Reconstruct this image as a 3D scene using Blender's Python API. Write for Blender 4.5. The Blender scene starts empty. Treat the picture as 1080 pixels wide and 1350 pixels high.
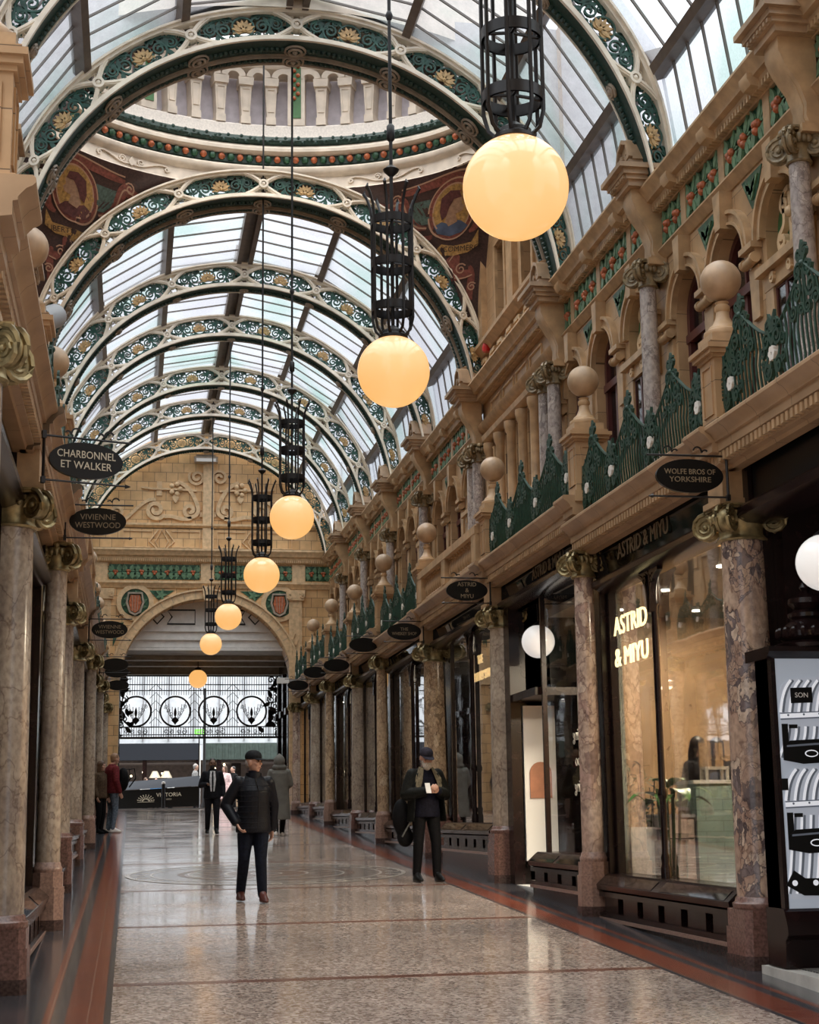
import bpy, bmesh, math, random
from mathutils import Vector, Matrix
from mathutils.bvhtree import BVHTree
random.seed(7)
PI = math.pi
S = bpy.context.scene
COL = S.collection
sin, cos, rad = math.sin, math.cos, math.radians
XC = 2.05            # centre line of the arcade
SLOPE = 0.0388       # the floor climbs gently away from the camera
def fz(y): return SLOPE * y
def lvl(y): return 0.0 if y < 16.1 else .285 if y < 30.4 else .53 if y < 38.8 else .78

# ------------------------------------------------------------ mesh builder
class MB:
    def __init__(s): s.v = []; s.f = []; s.m = []
    def add(s, vs, fs, mi=0):
        o = len(s.v); s.v += [tuple(p) for p in vs]
        s.f += [tuple(i + o for i in f) for f in fs]; s.m += [mi] * len(fs); return s
    def box(s, x0, x1, y0, y1, z0, z1, mi=0):
        v = [(x, y, z) for x in (x0, x1) for y in (y0, y1) for z in (z0, z1)]
        return s.add(v, [(0, 1, 3, 2), (4, 6, 7, 5), (0, 4, 5, 1), (2, 3, 7, 6), (0, 2, 6, 4), (1, 5, 7, 3)], mi)
    def prism(s, poly, P, w0, w1, mi=0):
        n = len(poly)
        v = [P(a, b, w0) for a, b in poly] + [P(a, b, w1) for a, b in poly]
        f = [(i, (i + 1) % n, n + (i + 1) % n, n + i) for i in range(n)] + [tuple(range(n - 1, -1, -1)), tuple(range(n, 2 * n))]
        return s.add(v, f, mi)
    def lathe(s, prof, c=(0, 0, 0), n=24, mi=0, sx=1, sy=1, capped=True):
        v = []
        for r, z in prof:
            for k in range(n):
                a = 2 * PI * k / n; v.append((c[0] + r * cos(a) * sx, c[1] + r * sin(a) * sy, c[2] + z))
        f = []
        for i in range(len(prof) - 1):
            for k in range(n):
                f.append((i * n + k, i * n + (k + 1) % n, (i + 1) * n + (k + 1) % n, (i + 1) * n + k))
        if capped:
            f.append(tuple(range(n - 1, -1, -1))); f.append(tuple((len(prof) - 1) * n + k for k in range(n)))
        return s.add(v, f, mi)
    def sphere(s, c, r, nu=16, nv=10, mi=0, sc=(1, 1, 1)):
        prof = []
        v = [(c[0], c[1], c[2] - r * sc[2])]
        for i in range(1, nv):
            t = -PI / 2 + PI * i / nv
            for k in range(nu):
                a = 2 * PI * k / nu
                v.append((c[0] + r * sc[0] * cos(t) * cos(a), c[1] + r * sc[1] * cos(t) * sin(a), c[2] + r * sc[2] * sin(t)))
        v.append((c[0], c[1], c[2] + r * sc[2])); L = len(v) - 1
        f = [(0, 1 + (k + 1) % nu, 1 + k) for k in range(nu)]
        for i in range(nv - 2):
            for k in range(nu):
                f.append((1 + i * nu + k, 1 + i * nu + (k + 1) % nu, 1 + (i + 1) * nu + (k + 1) % nu, 1 + (i + 1) * nu + k))
        f += [(L, 1 + (nv - 2) * nu + k, 1 + (nv - 2) * nu + (k + 1) % nu) for k in range(nu)]
        return s.add(v, f, mi)
    def tube(s, pts, r, n=6, mi=0, closed=False, up=None):
        pts = [Vector(p) for p in pts]; N = len(pts)
        rr = r if isinstance(r, (list, tuple)) else [r] * N
        v = []; ref = Vector(up) if up else Vector((0.31, 0.2, 0.93))
        for i, p in enumerate(pts):
            a = pts[(i - 1) % N] if closed or i > 0 else p
            b = pts[(i + 1) % N] if closed or i < N - 1 else p
            t = (b - a)
            t = t.normalized() if t.length > 1e-9 else Vector((0, 0, 1))
            e = t.cross(ref)
            e = e.normalized() if e.length > 1e-6 else t.orthogonal().normalized()
            g = t.cross(e)
            for k in range(n):
                q = 2 * PI * (k + .5) / n
                v.append(p + (e * cos(q) + g * sin(q)) * rr[i])
        f = []
        for i in range(N if closed else N - 1):
            j = (i + 1) % N
            for k in range(n): f.append((i * n + k, i * n + (k + 1) % n, j * n + (k + 1) % n, j * n + k))
        if not closed: f += [tuple(range(n - 1, -1, -1)), tuple((N - 1) * n + k for k in range(n))]
        return s.add(v, f, mi)
    def ribbon(s, path, w, P, h0, h1, mi=0, closed=False):
        """a flat strap of width w following a 2-D path, standing from height h0 to h1 through the mapping P"""
        N = len(path); ww = w if isinstance(w, (list, tuple)) else [w] * N
        v = []
        for i in range(N):
            a = path[(i - 1) % N] if closed or i > 0 else path[i]
            b = path[(i + 1) % N] if closed or i < N - 1 else path[i]
            tx, ty = b[0] - a[0], b[1] - a[1]; l = math.hypot(tx, ty) or 1
            nx, ny = -ty / l * ww[i] / 2, tx / l * ww[i] / 2
            x, y = path[i]
            v += [P(x + nx, y + ny, h0), P(x - nx, y - ny, h0), P(x - nx, y - ny, h1), P(x + nx, y + ny, h1)]
        f = []
        for i in range(N if closed else N - 1):
            j = (i + 1) % N
            for k in range(4): f.append((i * 4 + k, i * 4 + (k + 1) % 4, j * 4 + (k + 1) % 4, j * 4 + k))
        if not closed: f += [(3, 2, 1, 0), tuple((N - 1) * 4 + k for k in range(4))]
        return s.add(v, f, mi)
    def loft(s, rings, mi=0, cap=True):
        n = len(rings[0]); v = [p for r in rings for p in r]; f = []
        for i in range(len(rings) - 1):
            for k in range(n): f.append((i * n + k, i * n + (k + 1) % n, (i + 1) * n + (k + 1) % n, (i + 1) * n + k))
        if cap: f += [tuple(range(n - 1, -1, -1)), tuple((len(rings) - 1) * n + k for k in range(n))]
        return s.add(v, f, mi)
    def mesh(s, name, mats, smooth=40):
        me = bpy.data.meshes.new(name); me.from_pydata([tuple(p) for p in s.v], [], s.f)
        mats = mats if isinstance(mats, (list, tuple)) else [mats]
        for m in mats: me.materials.append(m)
        if len(mats) > 1: me.polygons.foreach_set('material_index', s.m)
        me.update(); me.validate()
        bm = bmesh.new(); bm.from_mesh(me); bmesh.ops.recalc_face_normals(bm, faces=bm.faces); bm.to_mesh(me); bm.free()
        if smooth:
            me.polygons.foreach_set('use_smooth', [True] * len(me.polygons)); me.set_sharp_from_angle(angle=rad(smooth))
        return me

def link(name, data, parent=None, loc=None, rot=None, scale=None):
    o = bpy.data.objects.new(name, data); COL.objects.link(o)
    if parent: o.parent = parent
    if loc is not None: o.location = loc
    if rot is not None: o.rotation_euler = rot
    if scale is not None: o.scale = scale
    return o
def obj(name, mb, mats, parent=None, smooth=40, **k): return link(name, mb.mesh(name, mats, smooth), parent, **k)
def tag(o, label=None, cat=None, group=None, kind=None):
    if label: o['label'] = label
    if cat: o['category'] = cat
    if group: o['group'] = group
    if kind: o['kind'] = kind
    return o
def thing(name, label, cat, loc=(0, 0, 0), rz=0, group=None, scale=None):
    return tag(link(name, None, None, loc, (0, 0, rz), scale), label, cat, group)
def struct(o, label=None, cat=None): return tag(o, label, cat, None, 'structure')
def copy_tree(o, parent=None):
    c = o.copy(); COL.objects.link(c)
    if parent: c.parent = parent
    for ch in list(o.children): copy_tree(ch, c)
    return c
ORD = ['nearest', 'second', 'third', 'fourth', 'fifth', 'sixth', 'seventh', 'eighth', 'ninth', 'tenth']
ORD2 = ['first', 'second', 'third', 'fourth', 'fifth', 'sixth', 'seventh', 'eighth', 'ninth', 'tenth']
SIDE = {1: 'right-hand', -1: 'left-hand'}

def text_mesh(s, size, depth=.004, align='CENTER', space=1.0):
    cu = bpy.data.curves.new('lettering', 'FONT'); cu.body = s; cu.size = size; cu.extrude = depth
    cu.align_x = align; cu.align_y = 'CENTER'; cu.space_line = .95; cu.space_character = space; cu.resolution_u = 3
    o = bpy.data.objects.new('lettering', cu); COL.objects.link(o)
    dg = bpy.context.evaluated_depsgraph_get(); me = bpy.data.meshes.new_from_object(o.evaluated_get(dg))
    bpy.data.objects.remove(o); bpy.data.curves.remove(cu); return me
def text(name, s, size, mat, parent, loc, rot=(PI / 2, 0, 0), depth=.004, width=None, **k):
    me = text_mesh(s, size, depth, **k)
    if width:
        xs = [v.co.x for v in me.vertices]; q = width / (max(xs) - min(xs)); mid_ = (max(xs) + min(xs)) / 2
        for v in me.vertices: v.co.x = (v.co.x - mid_) * q
    me.materials.clear(); me.materials.append(mat)
    return link(name, me, parent, loc, rot)

# ------------------------------------------------------------ materials
def newmat(name):
    m = bpy.data.materials.new(name); m.use_nodes = True; nt = m.node_tree
    for n in list(nt.nodes): nt.nodes.remove(n)
    out = nt.nodes.new('ShaderNodeOutputMaterial'); return m, nt, out
def N(nt, t, **k):
    n = nt.nodes.new(t)
    for a, b in k.items():
        if a in n.inputs: n.inputs[a].default_value = b
        else: setattr(n, a, b)
    return n
def c4(c): return (c[0], c[1], c[2], 1)
def ramp(nt, fac, stops, interp='LINEAR'):
    r = nt.nodes.new('ShaderNodeValToRGB'); r.color_ramp.interpolation = interp
    e = r.color_ramp.elements
    while len(e) < len(stops): e.new(.5)
    for i, (p, c) in enumerate(stops): e[i].position = p; e[i].color = c4(c)
    nt.links.new(fac, r.inputs['Fac']); return r.outputs['Color']
def simple(name, col, rough=.5, metal=0, var=.12, scale=6, bump=0, spec=.5, coat=0):
    m, nt, out = newmat(name)
    p = N(nt, 'ShaderNodeBsdfPrincipled'); p.inputs['Roughness'].default_value = rough; p.inputs['Metallic'].default_value = metal
    p.inputs['Specular IOR Level'].default_value = spec; p.inputs['Coat Weight'].default_value = coat
    if var:
        tc = N(nt, 'ShaderNodeTexCoord'); nz = N(nt, 'ShaderNodeTexNoise'); nz.inputs['Scale'].default_value = scale; nz.inputs['Detail'].default_value = 4
        nt.links.new(tc.outputs['Object'], nz.inputs['Vector'])
        a = tuple(max(0, x * (1 - var * 1.6)) for x in col); b = tuple(x * (1 + var * 1.6) for x in col)
        nt.links.new(ramp(nt, nz.outputs['Fac'], [(.3, a), (.7, b)]), p.inputs['Base Color'])
        if bump:
            bp = N(nt, 'ShaderNodeBump'); bp.inputs['Strength'].default_value = bump; bp.inputs['Distance'].default_value = .02
            nt.links.new(nz.outputs['Fac'], bp.inputs['Height']); nt.links.new(bp.outputs['Normal'], p.inputs['Normal'])
    else: p.inputs['Base Color'].default_value = c4(col)
    nt.links.new(p.outputs['BSDF'], out.inputs['Surface']); return m
def emit(name, col, st, base=None):
    m, nt, out = newmat(name); p = N(nt, 'ShaderNodeBsdfPrincipled')
    p.inputs['Base Color'].default_value = c4(base or col); p.inputs['Emission Color'].default_value = c4(col)
    p.inputs['Emission Strength'].default_value = st; p.inputs['Roughness'].default_value = .12
    nt.links.new(p.outputs['BSDF'], out.inputs['Surface']); return m
def stone(name, plane, a, b, mortar=.006, bw=.46, bh=.23, rough=.42, dark=(.13, .085, .05)):
    """glazed terracotta laid in courses; plane says which two axes carry the joints"""
    m, nt, out = newmat(name); p = N(nt, 'ShaderNodeBsdfPrincipled'); p.inputs['Roughness'].default_value = rough
    g = N(nt, 'ShaderNodeNewGeometry'); sp = N(nt, 'ShaderNodeSeparateXYZ'); cb = N(nt, 'ShaderNodeCombineXYZ')
    nt.links.new(g.outputs['Position'], sp.inputs[0])
    nt.links.new(sp.outputs[plane[0]], cb.inputs[0]); nt.links.new(sp.outputs[plane[1]], cb.inputs[1])
    br = N(nt, 'ShaderNodeTexBrick'); br.inputs['Scale'].default_value = 1; br.inputs['Mortar Size'].default_value = mortar
    br.inputs['Brick Width'].default_value = bw; br.inputs['Row Height'].default_value = bh; br.inputs['Mortar Smooth'].default_value = .3
    br.inputs['Color1'].default_value = c4(a); br.inputs['Color2'].default_value = c4(b); br.inputs['Mortar'].default_value = c4(dark)
    br.inputs['Bias'].default_value = -.1
    nt.links.new(cb.outputs[0], br.inputs['Vector'])
    nz = N(nt, 'ShaderNodeTexNoise'); nz.inputs['Scale'].default_value = 3.5; nz.inputs['Detail'].default_value = 5
    nt.links.new(g.outputs['Position'], nz.inputs['Vector'])
    mx = N(nt, 'ShaderNodeMix', data_type='RGBA', blend_type='MULTIPLY'); mx.inputs['Factor'].default_value = .55
    nt.links.new(br.outputs['Color'], mx.inputs['A']); nt.links.new(ramp(nt, nz.outputs['Fac'], [(.25, (.62, .55, .48)), (.65, (1.12, 1.06, 1))]), mx.inputs['B'])
    nt.links.new(mx.outputs['Result'], p.inputs['Base Color'])
    bp = N(nt, 'ShaderNodeBump'); bp.inputs['Strength'].default_value = .25; bp.inputs['Distance'].default_value = .01
    nt.links.new(br.outputs['Fac'], bp.inputs['Height']); bp.invert = True
    nt.links.new(bp.outputs['Normal'], p.inputs['Normal'])
    nt.links.new(p.outputs['BSDF'], out.inputs['Surface']); return m
def marble(name, cols, vein, sc=7, rough=.18, seed=0, thr=.86):
    """breccia: smooth pale patches broken by a dark speckled ground full of angular fragments"""
    m, nt, out = newmat(name); p = N(nt, 'ShaderNodeBsdfPrincipled'); p.inputs['Roughness'].default_value = rough
    g = N(nt, 'ShaderNodeNewGeometry'); mp = N(nt, 'ShaderNodeMapping'); mp.inputs['Location'].default_value = (seed * 3.1, seed * 1.7, seed); mp.inputs['Scale'].default_value = (1, 1, .7)
    nt.links.new(g.outputs['Position'], mp.inputs['Vector'])
    def noise(s_, d=6): n = N(nt, 'ShaderNodeTexNoise'); n.inputs['Scale'].default_value = s_; n.inputs['Detail'].default_value = d; nt.links.new(mp.outputs[0], n.inputs['Vector']); return n
    def mixc(f, a_, b_, mode='MIX'):
        x = N(nt, 'ShaderNodeMix', data_type='RGBA', blend_type=mode)
        for i, v in (('Factor', f), ('A', a_), ('B', b_)):
            if hasattr(v, 'is_linked') or hasattr(v, 'links'): nt.links.new(v, x.inputs[i])
            elif i == 'Factor': x.inputs[i].default_value = v
            else: x.inputs[i].default_value = c4(v)
        return x.outputs['Result']
    nz = noise(5); ad = N(nt, 'ShaderNodeMix', data_type='VECTOR'); ad.inputs['Factor'].default_value = .3
    nt.links.new(mp.outputs[0], ad.inputs['A']); nt.links.new(nz.outputs['Color'], ad.inputs['B'])
    def cells(s_, feat='F1'):
        v = N(nt, 'ShaderNodeTexVoronoi', feature=feat); v.inputs['Scale'].default_value = s_; nt.links.new(ad.outputs['Result'], v.inputs['Vector']); return v
    def cellcol(s_):
        c = N(nt, 'ShaderNodeSeparateColor'); nt.links.new(cells(s_).outputs['Color'], c.inputs[0]); return c
    big, small = cellcol(sc * .62), cellcol(sc * 2.7)
    frag = ramp(nt, small.outputs[0], [(0, vein), (.14, tuple(v * 1.6 for v in vein)), (.34, cols[0]), (.62, cols[1]), (.82, cols[3])], 'CONSTANT')
    edge = ramp(nt, cells(sc * 2.7, 'DISTANCE_TO_EDGE').outputs['Distance'], [(.015, (0, 0, 0)), (.07, (1, 1, 1))])
    frag = mixc(edge, vein, frag)
    plain = ramp(nt, noise(2.2).outputs['Fac'], [(.3, cols[2]), (.5, cols[1]), (.7, cols[3])])
    mask = N(nt, 'ShaderNodeMath', operation='ADD'); nt.links.new(big.outputs[1], mask.inputs[0]); nt.links.new(noise(1.7, 3).outputs['Fac'], mask.inputs[1])
    mk = ramp(nt, mask.outputs[0], [(thr, (0, 0, 0)), (thr + .14, (1, 1, 1))])
    base = mixc(mk, plain, frag)
    vn = ramp(nt, cells(sc * .62, 'DISTANCE_TO_EDGE').outputs['Distance'], [(.0, (.55, .5, .5)), (.035, (1, 1, 1))])
    base = mixc(.9, base, vn, 'MULTIPLY')
    base = mixc(.7, base, ramp(nt, noise(24, 8).outputs['Fac'], [(.35, (.62, .58, .57)), (.6, (1.12, 1.1, 1.06))]), 'MULTIPLY')
    nt.links.new(base, p.inputs['Base Color']); nt.links.new(p.outputs['BSDF'], out.inputs['Surface']); return m
def glass(name, tint=(1, 1, 1), gloss=(1, 1, 1), wavy=0, base=.05):
    m, nt, out = newmat(name); t = N(nt, 'ShaderNodeBsdfTransparent'); t.inputs['Color'].default_value = c4(tint)
    g = N(nt, 'ShaderNodeBsdfGlossy'); g.inputs['Roughness'].default_value = .02; g.inputs['Color'].default_value = c4(gloss)
    fr = N(nt, 'ShaderNodeFresnel'); fr.inputs['IOR'].default_value = 1.36
    mr = N(nt, 'ShaderNodeMapRange'); mr.inputs['To Min'].default_value = base; mr.inputs['To Max'].default_value = .75
    nt.links.new(fr.outputs['Fac'], mr.inputs['Value'])
    if wavy:
        tc = N(nt, 'ShaderNodeTexCoord'); nz = N(nt, 'ShaderNodeTexNoise'); nz.inputs['Scale'].default_value = 2.2; nt.links.new(tc.outputs['Object'], nz.inputs['Vector'])
        bp = N(nt, 'ShaderNodeBump'); bp.inputs['Strength'].default_value = wavy; bp.inputs['Distance'].default_value = .05
        nt.links.new(nz.outputs['Fac'], bp.inputs['Height']); nt.links.new(bp.outputs['Normal'], g.inputs['Normal'])
    mx = N(nt, 'ShaderNodeMixShader'); nt.links.new(mr.outputs[0], mx.inputs[0]); nt.links.new(t.outputs[0], mx.inputs[1]); nt.links.new(g.outputs[0], mx.inputs[2])
    nt.links.new(mx.outputs[0], out.inputs['Surface']); return m
def roof_glass(name):
    """obscured roof glass: mostly clear to the sky, a milky, faintly green-grey body that varies from pane to pane"""
    m, nt, out = newmat(name); g = N(nt, 'ShaderNodeNewGeometry'); oi = N(nt, 'ShaderNodeObjectInfo')
    nz = N(nt, 'ShaderNodeTexNoise'); nz.inputs['Scale'].default_value = .55; nz.inputs['Detail'].default_value = 3; nt.links.new(g.outputs['Position'], nz.inputs['Vector'])
    col = ramp(nt, nz.outputs['Fac'], [(.34, (.64, .80, .78)), (.5, (.88, .91, .95)), (.66, (.80, .80, .86))])
    n2 = N(nt, 'ShaderNodeTexNoise'); n2.inputs['Scale'].default_value = 30; nt.links.new(g.outputs['Position'], n2.inputs['Vector'])
    mx0 = N(nt, 'ShaderNodeMix', data_type='RGBA', blend_type='MULTIPLY'); mx0.inputs['Factor'].default_value = .5
    nt.links.new(col, mx0.inputs['A']); nt.links.new(ramp(nt, n2.outputs['Fac'], [(.35, (.82, .84, .85)), (.6, (1, 1, 1))]), mx0.inputs['B'])
    t = N(nt, 'ShaderNodeBsdfTransparent'); nt.links.new(mx0.outputs['Result'], t.inputs['Color'])
    tl = N(nt, 'ShaderNodeBsdfTranslucent'); dk = N(nt, 'ShaderNodeMix', data_type='RGBA', blend_type='MULTIPLY'); dk.inputs['Factor'].default_value = 1; dk.inputs['B'].default_value = (.27, .27, .27, 1)
    nt.links.new(mx0.outputs['Result'], dk.inputs['A']); nt.links.new(dk.outputs['Result'], tl.inputs['Color'])
    mx = N(nt, 'ShaderNodeMixShader'); mx.inputs[0].default_value = .5
    nt.links.new(t.outputs[0], mx.inputs[1]); nt.links.new(tl.outputs[0], mx.inputs[2]); nt.links.new(mx.outputs[0], out.inputs['Surface']); return m
def terrazzo(name):
    m, nt, out = newmat(name); p = N(nt, 'ShaderNodeBsdfPrincipled')
    g = N(nt, 'ShaderNodeNewGeometry')
    vo = N(nt, 'ShaderNodeTexVoronoi'); vo.inputs['Scale'].default_value = 42; nt.links.new(g.outputs['Position'], vo.inputs['Vector'])
    sx = N(nt, 'ShaderNodeSeparateColor'); nt.links.new(vo.outputs['Color'], sx.inputs[0])
    base = ramp(nt, sx.outputs[0], [(0, (.17, .125, .11)), (.25, (.32, .245, .21)), (.55, (.46, .37, .32)), (.85, (.63, .54, .48)), (1, (.24, .18, .15))])
    nz = N(nt, 'ShaderNodeTexNoise'); nz.inputs['Scale'].default_value = 1.1; nz.inputs['Detail'].default_value = 5; nt.links.new(g.outputs['Position'], nz.inputs['Vector'])
    mx = N(nt, 'ShaderNodeMix', data_type='RGBA', blend_type='MULTIPLY'); mx.inputs['Factor'].default_value = .6
    nt.links.new(base, mx.inputs['A']); nt.links.new(ramp(nt, nz.outputs['Fac'], [(.3, (.72, .7, .68)), (.7, (1.05, 1.02, 1))]), mx.inputs['B'])
    nt.links.new(mx.outputs['Result'], p.inputs['Base Color'])
    rr = N(nt, 'ShaderNodeMapRange'); rr.inputs['From Min'].default_value = .3; rr.inputs['From Max'].default_value = .7; rr.inputs['To Min'].default_value = .06; rr.inputs['To Max'].default_value = .17
    nt.links.new(nz.outputs['Fac'], rr.inputs['Value']); nt.links.new(rr.outputs[0], p.inputs['Roughness'])
    p.inputs['Specular IOR Level'].default_value = .6
    n3 = N(nt, 'ShaderNodeTexNoise'); n3.inputs['Scale'].default_value = 3.0; nt.links.new(g.outputs['Position'], n3.inputs['Vector'])
    bp = N(nt, 'ShaderNodeBump'); bp.inputs['Strength'].default_value = .06; bp.inputs['Distance'].default_value = .03
    nt.links.new(n3.outputs['Fac'], bp.inputs['Height']); nt.links.new(bp.outputs['Normal'], p.inputs['Normal'])
    nt.links.new(p.outputs['BSDF'], out.inputs['Surface']); return m
def tiles(name, a, b, mort, rough=.2, sc=(.3, .15)):
    m, nt, out = newmat(name); p = N(nt, 'ShaderNodeBsdfPrincipled'); p.inputs['Roughness'].default_value = rough
    g = N(nt, 'ShaderNodeNewGeometry'); br = N(nt, 'ShaderNodeTexBrick'); br.offset = 0
    br.inputs['Scale'].default_value = 1; br.inputs['Mortar Size'].default_value = .004; br.inputs['Brick Width'].default_value = sc[0]; br.inputs['Row Height'].default_value = sc[1]
    br.inputs['Color1'].default_value = c4(a); br.inputs['Color2'].default_value = c4(b); br.inputs['Mortar'].default_value = c4(mort)
    nt.links.new(g.outputs['Position'], br.inputs['Vector']); nt.links.new(br.outputs['Color'], p.inputs['Base Color'])
    nt.links.new(p.outputs['BSDF'], out.inputs['Surface']); return m

M = {}
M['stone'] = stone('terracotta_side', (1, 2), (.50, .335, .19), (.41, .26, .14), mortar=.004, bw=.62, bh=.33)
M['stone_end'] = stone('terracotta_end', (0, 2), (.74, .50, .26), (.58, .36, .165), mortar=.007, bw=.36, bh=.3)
M['stone_trim'] = stone('terracotta_moulding', (1, 0), (.44, .30, .18), (.36, .235, .135), mortar=.004, bw=.6, bh=40)
M['stone_plain'] = simple('terracotta_plain', (.46, .30, .165), .4, var=.16, scale=5)
M['stone_ball'] = simple('terracotta_finial', (.40, .27, .165), .38, var=.2, scale=4)
M['stone_carved'] = simple('terracotta_relief', (.64, .45, .26), .45, var=.12, scale=9)
M['breccia'] = marble('breccia_marble', [(.40, .28, .22), (.47, .34, .26), (.36, .24, .19), (.60, .48, .38)], (.135, .108, .108), 7, thr=.80)
M['breccia_grey'] = marble('grey_breccia_marble', [(.33, .27, .22), (.40, .33, .26), (.27, .22, .19), (.50, .43, .35)], (.15, .125, .11), 8, seed=3, thr=1.02)
M['pink_marble'] = marble('pale_pink_marble', [(.52, .38, .30), (.55, .42, .34), (.47, .34, .28), (.66, .54, .45)], (.30, .21, .18), 4, seed=5)
M['gold_marble'] = marble('honey_marble', [(.50, .36, .23), (.52, .38, .25), (.42, .31, .21), (.60, .47, .33)], (.27, .19, .125), 6, seed=9)
M['grey_marble'] = marble('pale_grey_marble', [(.40, .35, .32), (.45, .39, .36), (.36, .31, .29), (.52, .46, .42)], (.26, .22, .21), 9, .3, seed=2)
M['granite_red'] = simple('red_granite', (.175, .095, .078), .25, var=.25, scale=40)
M['granite_pink'] = simple('pink_granite', (.30, .19, .15), .3, var=.2, scale=40)
M['granite_dark'] = simple('dark_granite', (.075, .045, .04), .22, var=.3, scale=40)
M['gilt'] = simple('dull_gilt', (.30, .235, .115), .42, .6, var=.3, scale=14)
M['bronze_stone'] = simple('weathered_capital_stone', (.24, .18, .10), .5, var=.3, scale=14)
M['wood'] = simple('polished_dark_mahogany', (.011, .005, .005), .22, var=.3, scale=10, spec=.32)
M['wood_red'] = simple('red_brown_window_paint', (.085, .022, .02), .3, var=.1)
M['black_glass'] = simple('black_sign_glass', (.008, .007, .007), .04, var=0)
M['board_black'] = simple('black_sign_board', (.005, .005, .005), .3, var=0, spec=.25)
M['iron'] = simple('black_iron', (.009, .008, .009), .38, .2, var=0)
M['green_iron'] = simple('green_railing_paint', (.010, .042, .026), .5, var=.2, scale=20)
M['white_flower'] = simple('white_enamel', (.78, .74, .68), .35, var=0)
M['cream'] = simple('cream_rib_paint', (.80, .73, .62), .45, var=.08, scale=5)
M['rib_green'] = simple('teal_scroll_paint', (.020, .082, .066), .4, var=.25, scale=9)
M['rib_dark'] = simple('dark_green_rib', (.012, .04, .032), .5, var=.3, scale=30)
M['shell'] = simple('old_gold_shell', (.50, .33, .15), .4, var=.2, scale=20)
M['purlin'] = simple('brown_purlin_paint', (.105, .075, .058), .5, var=.15)
M['bar'] = simple('grey_glazing_bar', (.17, .155, .145), .5, var=0)
M['frieze_green'] = simple('green_glazed_ground', (.022, .085, .045), .35, var=.3, scale=12)
M['leaf'] = simple('pale_green_glazed_leaf', (.115, .22, .125), .35, var=.25, scale=15)
M['fruit'] = simple('orange_glazed_fruit', (.42, .115, .045), .35, var=.25, scale=14)
M['panel_green'] = simple('bright_green_panel', (.05, .155, .05), .4, var=.12)
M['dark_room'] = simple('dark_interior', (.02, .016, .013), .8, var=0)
M['gold_letter'] = simple('gold_lettering', (.62, .46, .24), .35, .3, var=0)
M['dim_letter'] = simple('dull_bronze_lettering', (.24, .185, .12), .5, var=0, spec=.1)
M['pale_letter'] = simple('pale_lettering', (.62, .55, .42), .4, var=0)
M['white'] = simple('white_paint', (.78, .77, .74), .4, var=0)
M['grey'] = simple('grey_paint', (.3, .31, .33), .5, var=0)
M['glass'] = glass('shop_window_glass', (.95, .96, .95), wavy=.012, base=.02)
M['win_glass'] = glass('upper_window_glass', (.5, .5, .5), base=.12)
M['roof_glass'] = roof_glass('obscured_roof_glass')
M['terrazzo'] = terrazzo('terrazzo')
M['red_tile'] = tiles('red_floor_tile', (.20, .055, .032), (.165, .046, .03), (.26, .14, .1), .17, (.25, .3))
M['dark_tile'] = tiles('slate_floor_tile', (.055, .055, .062), (.045, .045, .052), (.09, .08, .08), .15, (.3, .3))
M['band'] = simple('brown_floor_band', (.145, .062, .045), .2, var=.15)
# ============================================================ the setting: supports, levels
SY = [8.1, 12.3, 16.5, 21.05, 26.1, 30.8, 35.0, 39.2, 43.3, 47.4]
KIND = ['pil', 'col', 'pil', 'col', 'col', 'pil', 'col', 'pil', 'col', 'pil']
SHAFT = [(.9, 4.24), (1.02, 4.24), (1.29, 4.56), (1.55, 4.55), (1.72, 4.58), (1.80, 4.87), (1.85, 4.87), (2.13, 5.1), (2.13, 5.12), (2.2, 5.14)]
SHOP = [(.98, .55, 4.17, 4.62), (1.08, .64, 4.17, 4.62), (1.25, .86, 4.55, 4.89), (1.6, 1.2, 4.56, 4.89), (1.65, 1.25, 4.57, 4.9),
        (1.8, 1.4, 4.75, 5.13), (1.9, 1.5, 4.78, 5.14), (2.1, 1.7, 5.0, 5.38), (2.15, 1.75, 5.02, 5.4)]
def blvl(i): return lvl((SY[i] + SY[i + 1]) / 2)

# ------------------------------------------------------------ floor
def floor_piece(name, mat, x0, x1, y0, y1, up=0.0, t=.25, cut=None):
    mb = MB()
    v = [(x, y, fz(y) + z) for x in (x0, x1) for y in (y0, y1) for z in (-t, up)]
    mb.add(v, [(0, 1, 3, 2), (4, 6, 7, 5), (0, 4, 5, 1), (2, 3, 7, 6), (0, 2, 6, 4), (1, 5, 7, 3)])
    return obj(name, mb, mat, smooth=0)
FY0, FY1 = 1.0, 52.6
edges = [(-4.5, -.54, 'dark_tile'), (-.54, -.486, 'red_tile'), (-.486, -.395, 'dark_tile'), (-.395, -.146, 'red_tile'), (-.146, -.1, 'dark_tile')]
fl = floor_piece('floor', M['terrazzo'], -.1, 4.2, FY0, FY1); struct(fl)
for a, b, m in edges:
    for lo, hi in ((a, b), (2 * XC - b, 2 * XC - a)):
        o = floor_piece('floor_border', M[m], lo, hi, FY0, FY1); o.parent = fl
for y in [8.2, 12.41, 16.5, 20.85, 26.0, 30.8, 35, 39.2, 43.3, 47.4]:
    o = floor_piece('floor_band', M['band'], -.1, 4.2, y - .065, y + .065, .0015, .01); o.parent = fl
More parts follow.
